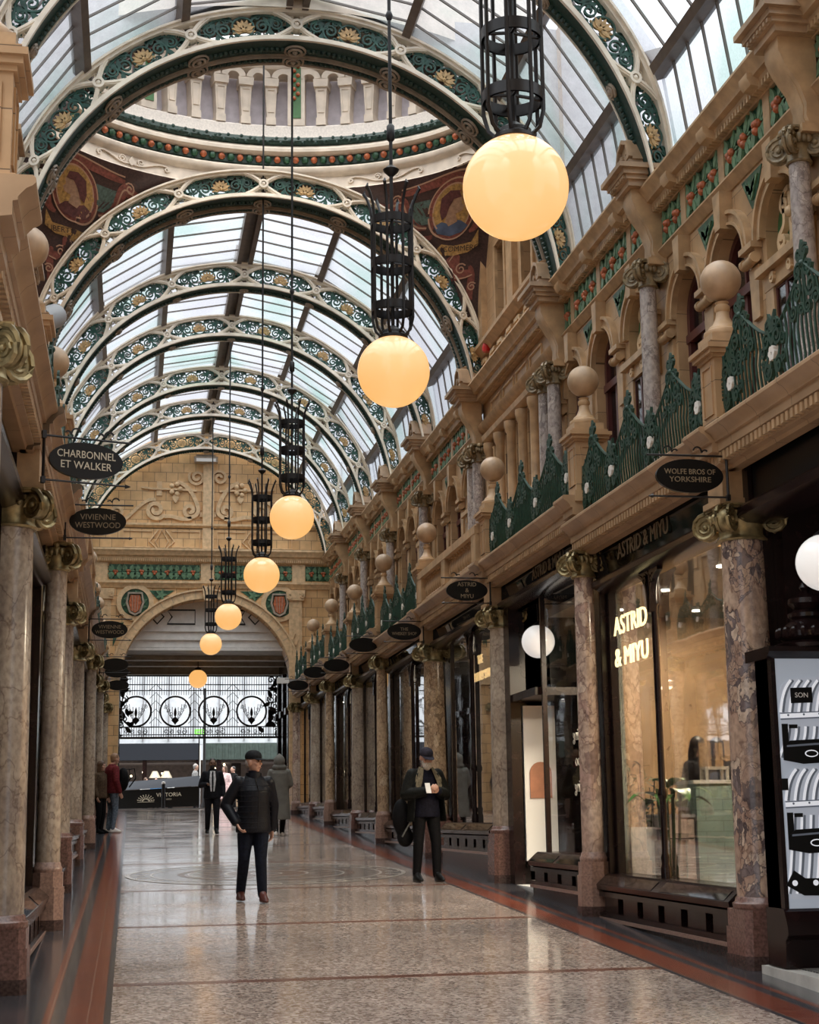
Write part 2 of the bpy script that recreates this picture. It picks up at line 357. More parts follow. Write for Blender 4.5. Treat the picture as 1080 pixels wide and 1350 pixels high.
# the mosaic roundel set into the floor under the dome
def ring(mb, r0, r1, n=64, up=.004, cx=1.99, cy=23.45, mi=0):
    v = []
    for k in range(n):
        a = 2 * PI * k / n
        for r in (r0, r1):
            x, y = cx + r * cos(a), cy + r * sin(a); v.append((x, y, fz(y) + up))
    mb.add(v, [(2 * k, 2 * k + 1, (2 * k + 3) % (2 * n), (2 * k + 2) % (2 * n)) for k in range(n)], mi)
M['mos_grey'] = tiles('grey_mosaic', (.34, .29, .26), (.27, .23, .205), (.2, .17, .15), .15, (.03, .03))
M['mos_pale'] = tiles('pale_mosaic', (.74, .66, .58), (.66, .58, .5), (.4, .35, .3), .16, (.03, .03))
M['mos_brown'] = tiles('brown_mosaic', (.20, .12, .09), (.26, .16, .12), (.12, .09, .08), .22, (.03, .03))
mb = MB(); ring(mb, 0.001, 2.05, up=.003); o = obj('mosaic_ground', mb, M['mos_grey'], fl, 0)
mb = MB()
for r0, r1 in ((1.98, 2.05), (1.66, 1.70), (1.12, 1.15), (.58, .62), (.2, .24)): ring(mb, r0, r1, up=.005)
for k in range(24):   # wave scrolls in the outer border
    a = 2 * PI * k / 24; c = (1.99 + 1.84 * cos(a), 23.45 + 1.84 * sin(a))
    pth = [(c[0] + (.03 + .1 * t / 12) * cos(a + t * .55), c[1] + (.03 + .1 * t / 12) * sin(a + t * .55)) for t in range(13)]
    mb.ribbon(pth, .018, lambda x, y, h: (x, y, fz(y) + .0035 + h), 0, .0015)
obj('mosaic_lines', mb, M['mos_pale'], fl, 0)
mb = MB(); ring(mb, .24, .58, up=.0045); ring(mb, 1.2, 1.3, up=.0045)
for k in range(16):
    a = 2 * PI * k / 16; c = (1.99 + .88 * cos(a), 23.45 + .88 * sin(a)); b = a + PI / 2
    q = [(c[0] + .2 * cos(a), c[1] + .2 * sin(a)), (c[0] + .1 * cos(b), c[1] + .1 * sin(b)), (c[0] - .2 * cos(a), c[1] - .2 * sin(a)), (c[0] - .1 * cos(b), c[1] - .1 * sin(b))]
    mb.add([(x, y, fz(y) + .0045) for x, y in q], [(0, 1, 2, 3)])
obj('mosaic_pattern', mb, M['mos_brown'], fl, 0)

# ------------------------------------------------------------ 2-D ornament vocabulary
def spiral(c, r0, r1, a0, turns, n=18):
    return [(c[0] + (r0 + (r1 - r0) * t / n) * cos(a0 + turns * 2 * PI * t / n), c[1] + (r0 + (r1 - r0) * t / n) * sin(a0 + turns * 2 * PI * t / n)) for t in range(n + 1)]
def leaf(c, a, l, w, n=5):
    """a pointed leaf outline"""
    up = [(t / n, math.sin(PI * (t / n) ** .75)) for t in range(n + 1)]
    pts = [(x, y * w / l / 2) for x, y in up] + [(x, -y * w / l / 2) for x, y in up[-2:0:-1]]
    return [(c[0] + l * (x * cos(a) - y * sin(a)), c[1] + l * (x * sin(a) + y * cos(a))) for x, y in pts]
def arc(c, r, a0, a1, n=10): return [(c[0] + r * cos(a0 + (a1 - a0) * t / n), c[1] + r * sin(a0 + (a1 - a0) * t / n)) for t in range(n + 1)]
def bez(p0, p1, p2, p3, n=10):
    o = []
    for t in range(n + 1):
        u = t / n; w = 1 - u
        o.append(tuple(w ** 3 * p0[k] + 3 * w * w * u * p1[k] + 3 * w * u * u * p2[k] + u ** 3 * p3[k] for k in (0, 1)))
    return o

# ------------------------------------------------------------ columns
def capital_mb(r, h, w):
    """angular Ionic capital, z = 0 at its foot"""
    mb = MB()
    mb.lathe([(r * 1.06, 0), (r * 1.14, .015), (r * 1.06, .03), (r * 1.0, .05), (r * 1.02, h * .5), (r * 1.28, h * .72), (r * 1.3, h * .8), (r * 1.05, h * .86)], n=20)
    mb.box(-w * .93, w * .93, -w * .93, w * .93, h * .88, h * .94); mb.box(-w, w, -w, w, h * .94, h)
    for sx in (1, -1):
        for sy in (1, -1):
            D = Vector((sx, sy, 0)).normalized(); Nn = Vector((-sy, sx, 0)).normalized()
            c = D * (r * 1.62); c.z = h * .52; R = h * .40
            for e in (1, -1):
                pts = []
                for t in range(27):
                    a = PI * .5 + e * 0 + t / 26 * 2 * PI * 2.1; rr = R * (1 - .86 * t / 26)
                    p = c - D * (rr * cos(a)) + Vector((0, 0, rr * sin(a))); pts.append(p + Nn * (e * r * .27))
                mb.tube(pts, [R * .17 * (1 - .5 * t / 26) for t in range(27)], 5)
            # the body of the scroll
            ring_ = lambda o, s: [c + Nn * o + (D * cos(2 * PI * k / 16) + Vector((0, 0, 1)) * sin(2 * PI * k / 16)) * (R * s) for k in range(16)]
            mb.loft([ring_(-r * .26, .9), ring_(-r * .12, .78), ring_(r * .12, .78), ring_(r * .26, .9)])
            mb.sphere(tuple(c + Nn * (r * .27)), R * .2, 8, 6); mb.sphere(tuple(c - Nn * (r * .27)), R * .2, 8, 6)
    for k in range(4):    # the tongue-and-flower on each face
        a = k * PI / 2; cx, cy = cos(a), sin(a)
        mb.sphere((cx * w * .95, cy * w * .95, h * .9), h * .13, 8, 6)
        for j in (-1, 0, 1):
            mb.sphere((cx * r * 1.27 - cy * j * r * .42, cy * r * 1.27 + cx * j * r * .42, h * .66), h * .12, 8, 6, sc=(.8, .8, 1.3))
    return mb
CAP_COL = capital_mb(.19, .30, .23).mesh('capital', M['gilt'])
CAP_PIL = capital_mb(.125, .29, .17).mesh('capital', M['gilt'])
COLM = {1: ['pink_marble', 'breccia', 'pink_marble', 'breccia_grey', 'gold_marble', 'gold_marble', 'breccia_grey', 'gold_marble', 'breccia_grey', 'pink_marble'],
        -1: ['breccia_grey'] * 10}
COLNAME = {'breccia': 'dark veined', 'breccia_grey': 'grey brown', 'gold_marble': 'honey coloured', 'pink_marble': 'pale pink'}
ncol = {(1, 'col'): 0, (-1, 'col'): 0, (1, 'pil'): 0, (-1, 'pil'): 0}
COUNT = {}
def octa(mb, c, w, ch, z0, z1, mi=0):
    p = [(w, -w + ch), (w, w - ch), (w - ch, w), (-w + ch, w), (-w, w - ch), (-w, -w + ch), (-w + ch, -w), (w - ch, -w)]
    mb.prism(p, lambda a, b, h: (c[0] + a, c[1] + b, h), z0, z1, mi)
for sg in (1, -1):
    for i, y in enumerate(SY):
        if sg == 1 and i == 0: continue
        k = KIND[i]; n = COUNT.get((sg, k), 0); COUNT[(sg, k)] = n + 1
        zb, zc = SHAFT[i]; zf = fz(y - .3) - .02
        d = 3.02 if k == 'col' else 2.86; r = .203 if k == 'col' else .122; w = .245 if k == 'col' else .165
        mname = COLM[sg][i]
        kindw = 'round column' if k == 'col' else 'slender pillar'
        t = thing('marble_column' if k == 'col' else 'marble_pillar', f'{ORD[n]} {COLNAME[mname]} marble {kindw} along the {SIDE[sg]} shopfronts', 'column', (XC + sg * d, y, zf), 0,
                  f'{SIDE[sg]} marble {kindw}s')
        H = zb - .09 - zf
        mb = MB(); octa(mb, (0, 0), w + .008, .09 if k == 'pil' else .05, 0, .13); obj('plinth_foot', mb, M['granite_dark'], t)
        mb = MB(); octa(mb, (0, 0), w, .09 if k == 'pil' else .05, .13, H - .14); octa(mb, (0, 0), w - .012, .09 if k == 'pil' else .05, H - .14, H)
        obj('plinth', mb, M['granite_pink' if k == 'pil' else 'granite_red'], t)
        mb = MB(); e = H
        mb.lathe([(r * 1.16, e), (r * 1.2, e + .02), (r * 1.2, e + .045), (r * 1.1, e + .06), (r * 1.06, e + .09), (r, e + .1)], n=28)
        obj('base_moulding', mb, M['granite_pink' if k == 'pil' else 'granite_red'], t)
        hc = .30 if k == 'col' else .29; top = zc - hc - zf
        mb = MB(); nn = 32 if k == 'col' else 12
        mb.lathe([(r * (1 - .11 * (q / 8) ** 1.6), H + .09 + (top - H - .09) * q / 8) for q in range(9)], n=nn)
        obj('shaft', mb, M[mname], t)
        link('capital', CAP_COL if k == 'col' else CAP_PIL, t, (0, 0, top))

# ------------------------------------------------------------ dado over the columns, balcony ledge, walls above
def sweep(mb, prof, y0, y1, mi=0): mb.prism(prof, lambda a, b, h: (a, h, b), y0, y1, mi)
LEDGE = [(4.1, 4.87), (2.63, 4.87), (2.615, 4.855), (2.615, 4.83), (2.63, 4.815), (2.66, 4.80), (2.69, 4.765), (2.70, 4.75), (2.70, 4.735), (2.725, 4.73), (2.725, 4.655), (2.79, 4.645), (2.79, 4.56), (2.84, 4.55), (2.85, 4.52), (2.95, 4.52), (3.0, 4.62), (4.1, 4.62)]
def ledge_profile(out): return [(x - out if x < 4 else x, z) for x, z in LEDGE]
CORN = [(4.1, 8.86), (3.66, 8.86), (3.65, 8.82), (3.69, 8.77), (3.73, 8.72), (3.74, 8.69), (3.80, 8.675), (3.81, 8.63), (3.86, 8.61), (3.89, 8.56), (4.1, 8.56)]
STRING = [(4.1, 8.12), (3.86, 8.12), (3.85, 8.09), (3.88, 8.06), (3.90, 8.03), (3.93, 8.0), (4.1, 8.0)]
WD = 3.95
Pw = lambda a, b, h: (WD - h, a, b)
def outline(yc, w, z0, zs, n=14):
    """door-shaped outline: up the near side, round the arch, down the far side"""
    return [(yc - w, z0)] + [(yc - w * cos(PI * t / n), zs + w * sin(PI * t / n)) for t in range(n + 1)] + [(yc + w, z0)]
def wall_openings(mb, L, z0, z1, ops, depth=.3):
    y = 0.0; X = WD
    q = lambda a, b, c_, d_: mb.add([(X, a, b), (X, c_, b), (X, c_, d_), (X, a, d_)], [(0, 1, 2, 3)])
    for yc, w, zb, zs, dp in sorted(ops):
        q(y, z0, yc - w, z1)
        if zb > z0: q(yc - w, z0, yc + w, zb)
        o = outline(yc, w, zb, zs)
        for i in range(1, len(o) - 2):
            a, b = o[i], o[i + 1]; mb.add([(X, a[0], a[1]), (X, b[0], b[1]), (X, b[0], z1), (X, a[0], z1)], [(0, 1, 2, 3)])
        for i in range(len(o) - 1):
            a, b = o[i], o[i + 1]; mb.add([(X, a[0], a[1]), (X, b[0], b[1]), (X + dp, b[0], b[1]), (X + dp, a[0], a[1])], [(0, 1, 2, 3)])
        a, b = o[0], o[-1]; mb.add([(X, a[0], a[1]), (X, b[0], b[1]), (X + dp, b[0], b[1]), (X + dp, a[0], a[1])], [(0, 1, 2, 3)])
        y = yc + w
    q(y, z0, L, z1)
UP = {}
def frieze(mb_g, mb_l, mb_f, y0, y1, z0, z1, P, seed=0):
    """green ground with pale leaves and clusters of oranges between two plain strips"""
    mb_g.prism([(y0, z0), (y1, z0), (y1, z1), (y0, z1)], P, 0, .015)
    W, H = y1 - y0, z1 - z0; zm = (z0 + z1) / 2; nc = max(1, round(W / .38)); rr = random.Random(seed)
    for k in range(nc):
        c = y0 + W * (k + .5) / nc
        for j in range(3):
            a = 2 * PI * j / 3 + rr.random(); x, y_, z_ = P(c + .04 * cos(a), zm + .045 * sin(a) - .01, .045)
            mb_f.sphere((x, y_, z_), .046, 8, 6)
        for e in (-1, 1):
            for f in (-1, 1):
                mb_l.ribbon(spiral((c + e * W / nc * .30, zm + f * H * .24), .012, H * .17, rr.random() * 6, 1.15 * e, 10), .028, P, .01, .04)
                for j in range(3):
                    mb_l.prism(leaf((c + e * .05, zm + f * .04), (0 if e > 0 else PI) + e * f * (.15 + .5 * j), H * .46, .085), P, .012 + .004 * j, .035 + .008 * j)
def upper_parts(L):
    """meshes of one ordinary bay of the upper storey, near support at y = 0; all x are distances from the centre line"""
    key = round(L, 2)
    if key in UP: return UP[key]
    k = L / 4.2
    A, B, C_ = 2.12 * k, 3.36 * k, .80 * k
    R = {}
    mb = MB(); wall_openings(mb, L, 4.84, 8.6, [(A, .44, 4.9, 7.2, .2), (B, .44, 4.9, 7.2, .2), (C_, .44, 6.86, 7.2, .13), ], .3)
    mb.box(WD + .001, WD + .002, 0, .01, 4.9, 5)
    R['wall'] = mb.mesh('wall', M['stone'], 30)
    mb = MB()
    sweep(mb, STRING, 0, L)
    for yc in (A, B, C_):
        mb.ribbon(outline(yc, .52, 7.2, 7.2, 18)[1:-1], .15, Pw, 0, .05); mb.ribbon(outline(yc, .575, 7.2, 7.2, 18)[1:-1], .04, Pw, .05, .085)
        mb.ribbon(outline(yc, .455, 7.2, 7.2, 18)[1:-1], .03, Pw, .05, .07)
        mb.prism([(yc - .07, 7.60), (yc + .07, 7.60), (yc + .1, 8.0), (yc - .1, 8.0)], Pw, .0, .14)   # keystone
    for yc in ((A + B) / 2, A - .62 * k, B + .62 * k, C_ - .56 * k):   # scrolled impost blocks
        w = .13 if yc != (A + B) / 2 else .15
        mb.prism([(yc - w - .03, 7.14), (yc + w + .03, 7.14), (yc + w + .03, 7.2), (yc - w - .03, 7.2)], Pw, 0, .12)
        mb.prism([(yc - w, 7.02), (yc + w, 7.02), (yc + w, 7.14), (yc - w, 7.14)], Pw, 0, .07)
        for e in (-1, 1):
            c = [(WD - .075 - .055 * cos(2 * PI * t / 14), yc + e * w, 7.04 + .055 * sin(2 * PI * t / 14)) for t in range(14)]
            mb.loft([[(p[0], p[1] - .03 * e, p[2]) for p in c], [(p[0], p[1] + .02 * e, p[2]) for p in c]])
        mb.loft([[(WD - .07 - .05 * cos(2 * PI * t / 12), yc + o_, 7.03 + .05 * sin(2 * PI * t / 12)) for t in range(12)] for o_ in (-w, w)])
        mb.prism([(yc - w * .7, 6.45), (yc + w * .7, 6.45), (yc + w * .9, 6.98), (yc - w * .9, 6.98)], Pw, 0, .035)
    mb.prism([(C_ - .5, 6.78), (C_ + .5, 6.78), (C_ + .5, 6.86), (C_ - .5, 6.86)], Pw, 0, .12)
    mb.prism([(C_ - .44, 6.62), (C_ + .44, 6.62), (C_ + .44, 6.78), (C_ - .44, 6.78)], Pw, 0, .05)
    R['moulding'] = mb.mesh('arch_moulding', M['stone_plain'])
    mb = MB()   # carved strapwork in the blind arch and its lintel
    Pc = lambda a, b, h: (WD + .12 - h, a, b)
    for e in (-1, 1):
        mb.ribbon(bez((C_ + e * .02, 7.55), (C_ + e * .3, 7.55), (C_ + e * .02, 7.25), (C_ + e * .22, 7.18)) + spiral((C_ + e * .22, 7.08), .1, .03, PI / 2, -e * 1.2, 12), .055, Pc, 0, .06)
        mb.ribbon(spiral((C_ + e * .13, 7.42), .02, .1, 0, e * 1.3, 12), .05, Pc, 0, .06)
        mb.ribbon(bez((C_ + e * .05, 6.9), (C_ + e * .1, 7.2), (C_ + e * .4, 6.9), (C_ + e * .3, 7.1)), .05, Pc, 0, .05)
        mb.ribbon(spiral((C_ + e * .2, 6.70), .02, .055, 0, e * 1.4, 12), .025, Pw, .05, .08)
    mb.ribbon([(C_, 6.9), (C_, 7.5)], .06, Pc, 0, .06); mb.sphere(Pc(C_, 7.3, .05), .06, 10, 8)
    R['relief'] = mb.mesh('strapwork_relief', M['stone_carved'])
    mb = MB(); mb.prism(outline(C_, .43, 6.87, 7.2), Pc, -.01, .001); R['blind'] = mb.mesh('blind_arch_ground', M['panel_green'])
    # window under the blind arch
    mb = MB()
    for e in (-1, 1): mb.prism([(C_ + e * .33 - .09, 4.9), (C_ + e * .33 + .09, 4.9), (C_ + e * .33 + .09, 6.62), (C_ + e * .33 - .09, 6.62)], Pw, 0, .045)
    R['jamb'] = mb.mesh('window_jamb', M['stone_plain'])
    # spandrel leaves, frieze
    g, l, f = MB(), MB(), MB()
    for yc in ((A + B) / 2, (A + C_) / 2 + .02):
        for zz in (7.86,):
            g.prism([(yc - .26, 7.96), (yc + .26, 7.96), (yc + .03, 7.6), (yc - .03, 7.6)], Pw, 0, .01)
            for e in (-1, 1):
                for j in range(3): l.prism(leaf((yc, 7.68 + j * .06), PI / 2 - e * (.3 + .4 * j), .2, .07), Pw, .005, .03)
    stripy = [.0, .95 * k, 2.15 * k, 3.3 * k, L]
    for a, b in zip(stripy[:-1], stripy[1:]):
        frieze(g, l, f, a + (.2 if a == 0 else .08), b - (.2 if b == L else .08), 8.13, 8.56, Pw, int(a * 100))
    R['ground'] = g.mesh('frieze_ground', M['frieze_green']); R['leaves'] = l.mesh('frieze_leaf', M['leaf'], 0); R['fruit'] = f.mesh('frieze_fruit', M['fruit'])
    mb = MB()
    for a in stripy[1:-1]: mb.prism([(a - .075, 8.12), (a + .075, 8.12), (a + .075, 8.56), (a - .075, 8.56)], Pw, 0, .05)
    sweep(mb, CORN, 0, L)
    for a in stripy[1:-1]: sweep(mb, [(3.92, 8.56), (3.72, 8.60), (3.68, 8.66), (3.68, 8.72), (3.92, 8.72)], a - .1, a + .1)
    n = int(L / .075)
    for q in range(n): mb.box(3.80, 3.87, L * (q + .2) / n, L * (q + .7) / n, 8.565, 8.625)
    R['cornice'] = mb.mesh('cornice', M['stone_plain'])
    # windows
    R['win'] = []
    for yc, w, zs in ((A, .44, 7.2), (B, .44, 7.2), (C_, .24, None)):
        fr, pn = MB(), MB(); Pf = lambda a, b, h: (WD + .19 - h, a, b)
        if zs:
            fr.ribbon(outline(yc, w - .04, 4.9, zs), .08, Pf, 0, .07); fr.ribbon([(yc - w, 6.95), (yc + w, 6.95)], .1, Pf, 0, .09)
            fr.ribbon([(yc, 4.9), (yc, 6.9)], .07, Pf, 0, .06); fr.ribbon([(yc, 7.0), (yc, zs + w)], .04, Pf, 0, .05)
            fr.ribbon([(yc - w, 5.5), (yc + w, 5.5)], .06, Pf, 0, .05)
            pn.prism(outline(yc, w, 4.9, zs), Pf, .005, .015)
        else:
            fr.ribbon([(yc - w, 4.9), (yc - w, 6.6), (yc + w, 6.6), (yc + w, 4.9)], .07, Pw, 0, .02); fr.ribbon([(yc, 4.9), (yc, 6.6)], .05, Pw, 0, .02)
            pn.prism([(yc - w, 4.9), (yc + w, 4.9), (yc + w, 6.6), (yc - w, 6.6)], Pw, .002, .01)
        R['win'].append((fr.mesh('window_frame', M['wood_red']), pn.mesh('window_pane', M['win_glass'], 0)))
    UP[key] = R; return R
wn = 0
for sg in (1, -1):
    side = 'right' if sg == 1 else 'left'
    for i in range(len(SY) - 1):
        y0, y1 = SY[i], SY[i + 1]; L = y1 - y0; z = blvl(i); dome = i == 3
        base = struct(link('wall_' + side, None, None, (XC, y0, z), None, (sg, 1, 1)))
        # balcony ledge
        mb = MB(); so = 0 if sg == 1 else .05; sweep(mb, ledge_profile(-so), 0, L); obj('balcony_ledge', mb, M['stone_trim'], base)
        mb = MB(); n = int(L / .085)
        for q in range(n): mb.box(2.735 + so, 2.80 + so, L * (q + .2) / n, L * (q + .75) / n, 4.575, 4.648)
        obj('ledge_dentils', mb, M['stone_plain'], base, 0)
        if dome: continue
        R = upper_parts(L)
        for nm, key in (('wall_face', 'wall'), ('arch_moulding', 'moulding'), ('cornice', 'cornice'), ('frieze_ground', 'ground'), ('frieze_leaf', 'leaves'), ('frieze_fruit', 'fruit'),
                        ('strapwork_relief', 'relief'), ('blind_arch_ground', 'blind'), ('window_jamb', 'jamb')):
            link(nm, R[key], base)
        if sg == 1:
            for fr, pn in R['win']:
                wn += 1; w = struct(link(f'window_{wn}', None, None, (XC, y0, z)))
                link('window_frame', fr, w); link('window_pane', pn, w)
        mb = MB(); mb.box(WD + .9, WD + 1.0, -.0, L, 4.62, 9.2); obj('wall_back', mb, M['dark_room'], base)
# ------------------------------------------------------------ dome bay side walls
DB0, DB1 = SY[3], SY[4]
for sg in (1, -1):
    side = 'right' if sg == 1 else 'left'; L = DB1 - DB0; z = .285
    base = struct(link('wall_' + side, None, None, (XC, DB0, z), None, (sg, 1, 1)))
    mb = MB(); wins = [(1.7, .24), (2.45, .24), (3.2, .24), (4.0, .24)]; X = WD + .03
    y = 0
    def q(a, b, c_, d_): mb.add([(X, a, b), (X, c_, b), (X, c_, d_), (X, a, d_)], [(0, 1, 2, 3)])
    for yc, w in wins:
        q(y, 4.84, yc - w, 9.0); q(yc - w, 4.84, yc + w, 6.1); q(yc - w, 7.75, yc + w, 9.0)
        o = [(yc - w, 6.1), (yc - w, 7.75), (yc + w, 7.75), (yc + w, 6.1)]
        for j in range(4):
            a, b = o[j], o[(j + 1) % 4]; mb.add([(X, a[0], a[1]), (X, b[0], b[1]), (X + .3, b[0], b[1]), (X + .3, a[0], a[1])], [(0, 1, 2, 3)])
        y = yc + w
    q(y, 4.84, L, 9.0)
    # storey above the cornice with two windows
    y = -.6
    for yc, w in ((1.6, .3), (3.4, .3)):
        q(y, 9.0, yc - w, 12.9); q(yc - w, 9.0, yc + w, 9.5); q(yc - w, 11.0, yc + w, 12.9)
        o = [(yc - w, 9.5), (yc - w, 11.0), (yc + w, 11.0), (yc + w, 9.5)]
        for j in range(4):
            a, b = o[j], o[(j + 1) % 4]; mb.add([(X, a[0], a[1]), (X, b[0], b[1]), (X + .3, b[0], b[1]), (X + .3, a[0], a[1])], [(0, 1, 2, 3)])
        y = yc + w
    q(y, 9.0, L + .6, 12.9)
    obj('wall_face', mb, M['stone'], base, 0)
    mb = MB()
    Px = lambda a, b, h: (WD + .03 - h, a, b)
    for yc in [(a[0] + b[0]) / 2 for a, b in zip(wins[:-1], wins[1:])] + [1.32, 4.36]:   # stub pillars between the windows
        mb.lathe([(.10, 6.2), (.10, 6.3), (.085, 6.34), (.08, 7.5), (.1, 7.54), (.12, 7.62), (.12, 7.7)], (WD - .02, yc, 0), 12)
    sweep(mb, [(4.1, 6.2), (3.82, 6.2), (3.80, 6.12), (3.88, 6.06), (4.1, 6.0)], 1.1, L - .5)
    sweep(mb, [(4.1, 7.86), (3.82, 7.86), (3.84, 7.78), (3.9, 7.74), (4.1, 7.7)], 1.1, L - .5)
    sweep(mb, [(4.1, 8.13), (3.83, 8.13), (3.86, 8.05), (3.92, 8.0), (4.1, 8.0)], 0, L); sweep(mb, CORN, 0, L)
    sweep(mb, [(4.1, 9.55), (3.80, 9.55), (3.80, 9.48), (3.88, 9.42), (3.92, 9.36), (4.1, 9.36)], -.2, L + .2)
    for yc in (.25, 2.5, 4.75): mb.prism([(yc - .2, 9.55), (yc + .2, 9.55), (yc + .2, 12.4), (yc - .2, 12.4)], Px, 0, .1)
    for yc in (1.6, 3.4): mb.ribbon([(yc - .36, 9.5), (yc - .36, 11.06), (yc + .36, 11.06), (yc + .36, 9.5)], .12, Px, 0, .05)
    n = int(L / .075)
    for q_ in range(n): mb.box(3.80, 3.87, L * (q_ + .2) / n, L * (q_ + .7) / n, 8.565, 8.625)
    obj('cornice', mb, M['stone_plain'], base)
    mb = MB()   # strapwork in the parapet band and raised panels
    for c in (.7, 1.9, 3.1, 4.3):
        mb.ribbon([(c - .5, 8.9), (c - .18, 8.9), (c - .05, 9.08), (c - .18, 9.26), (c - .5, 9.26)], .07, Px, 0, .07)
        mb.ribbon([(c + .5, 8.9), (c + .2, 8.9), (c + .07, 9.08), (c + .2, 9.26), (c + .5, 9.26)], .07, Px, 0, .07)
        mb.ribbon([(c - .06, 9.08), (c, 8.95), (c + .06, 9.08), (c, 9.21)], .04, Px, 0, .06, closed=True)
    for c in (.75, 4.4):
        mb.ribbon([(c - .25, 6.3), (c + .25, 6.3), (c + .25, 7.6), (c - .25, 7.6)], .05, Px, 0, .04, closed=True)
        mb.ribbon(spiral((c, 7.1), .03, .16, 0, 1.5), .05, Px, 0, .05); mb.ribbon(spiral((c, 6.75), .03, .16, PI, -1.5), .05, Px, 0, .05)
    for c in (1.3, 2.2, 3.1, 4.0): mb.ribbon([(c - .35, 8.2), (c + .35, 8.2), (c + .35, 8.44), (c - .35, 8.44)], .03, Px, 0, .03, closed=True)
    obj('strapwork_relief', mb, M['stone_carved'], base)
    if sg == 1:
        for yc, w, a, b in [(yc, w, 6.1, 7.75) for yc, w in wins] + [(1.6, .3, 9.5, 11.0), (3.4, .3, 9.5, 11.0)]:
            wn += 1; w_ = struct(link(f'window_{wn}', None, None, (XC, DB0, z)))
            fr, pn = MB(), MB(); Pf = lambda u, v, h: (WD + .3 - h, u, v)
            fr.ribbon([(yc - w, a), (yc + w, a), (yc + w, b), (yc - w, b)], .07, Pf, 0, .06, closed=True); fr.ribbon([(yc - w, (a + b) / 2), (yc + w, (a + b) / 2)], .05, Pf, 0, .05)
            pn.prism([(yc - w, a), (yc + w, a), (yc + w, b), (yc - w, b)], Pf, .0, .01)
            obj('window_frame', fr, M['wood_red'], w_); obj('window_pane', pn, M['win_glass'], w_, 0)
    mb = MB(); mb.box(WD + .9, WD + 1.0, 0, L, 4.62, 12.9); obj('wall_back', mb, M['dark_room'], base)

# ------------------------------------------------------------ what stands at each support on the two upper storeys
def finial_parts():
    pier, ball = MB(), MB()
    a = .165
    pier.box(-a - .03, a + .03, -a - .03, a + .03, -.02, .10); pier.box(-a, a, -a, a, .10, .66)
    for z0, z1, e in ((.66, .69, .02), (.69, .73, .05), (.73, .77, .075), (.77, .80, .04)): pier.box(-a - e, a + e, -a - e, a + e, z0, z1)
    for s_ in (-1, 1):
        P1 = lambda u, v, h: (s_ * (a + h), u, v); P2 = lambda u, v, h: (u, s_ * (a + h), v)
        for P in (P1, P2): pier.ribbon([(-.1, .18), (.1, .18), (.1, .6), (-.1, .6)], .022, P, 0, .012, closed=True)
    base = MB(); base.box(-.17, .17, -.17, .17, .80, .88)
    base.lathe([(.165, .88), (.172, .90), (.165, .93), (.13, .95), (.125, .97), (.09, 1.0), (.062, 1.06), (.055, 1.11), (.068, 1.13), (.068, 1.16), (.05, 1.18), (.06, 1.2)], n=24)
    ball.sphere((0, 0, 1.40), .178, 24, 16)
    return pier.mesh('pier', M['stone'], 30), base.mesh('finial_neck', M['stone_plain']), ball.mesh('finial_ball', M['stone_ball'])
FIN = finial_parts()
def upper_column():
    sh, cp = MB(), MB(); r = .105
    sh.lathe([(r * 1.35, 0), (r * 1.35, .06), (r * 1.2, .1), (r, .13), (r * .98, 1.2), (r * .9, 2.5)], n=20)
    return sh.mesh('shaft', M['grey_marble']), capital_mb(.105, .32, .15).mesh('capital', M['bronze_stone'])
UCOL = upper_column()
def bracket_parts():
    """console with curled faces carrying a pedimented block on the cornice; x grows away from the centre line"""
    b, pd = MB(), MB()
    prof = [(.0, .0), (-.10, .02), (-.13, .10), (-.12, .22), (-.18, .40), (-.30, .58), (-.36, .72), (-.36, .85), (.0, .85)]
    b.prism(prof, lambda x, zz, h: (x, h, zz), -.15, .15)
    b.prism([(x * .96 - .012, zz) for x, zz in prof[1:-1]] + [(0, .8), (0, .05)], lambda x, zz, h: (x, h, zz), -.09, .09)
    b.box(-.2, .02, -.2, .2, -.08, 0); b.box(-.16, .02, -.17, .17, -.03, .03)
    for x0, z0, z1, w in ((-.42, .85, .92, .24), (-.46, .92, .97, .28), (-.50, .97, 1.03, .32), (-.56, 1.03, 1.09, .37)): pd.box(x0, .1, -w, w, z0, z1)
    for q in range(7): pd.box(-.49, -.44, -.25 + q * .075, -.21 + q * .075, .925, .965)
    pd.box(-.40, .05, -.24, .24, 1.09, 1.18)
    pd.prism([(-.26, 1.18), (.26, 1.18), (.17, 1.44), (.06, 1.50), (-.06, 1.50), (-.17, 1.44)], lambda u, v, h: (-h, u, v), .0, .36)
    pd.ribbon([(-.24, 1.2), (-.15, 1.42), (0, 1.49), (.15, 1.42), (.24, 1.2)], .05, lambda u, v, h: (-.36 - h, u, v), 0, .05)
    for e in (-1, 1): pd.ribbon(spiral((e * .1, 1.28), .015, .06, 0, 1.5 * e, 12), .03, lambda u, v, h: (-.36 - h, u, v), 0, .03)
    pd.lathe([(.10, 1.49), (.12, 1.52), (.06, 1.56), (.03, 1.6)], (-.2, 0, 0), 10)
    return b.mesh('console', M['stone_plain']), pd.mesh('pediment_block', M['stone_ball'], 30)
BRK = bracket_parts()
FIRST = {}
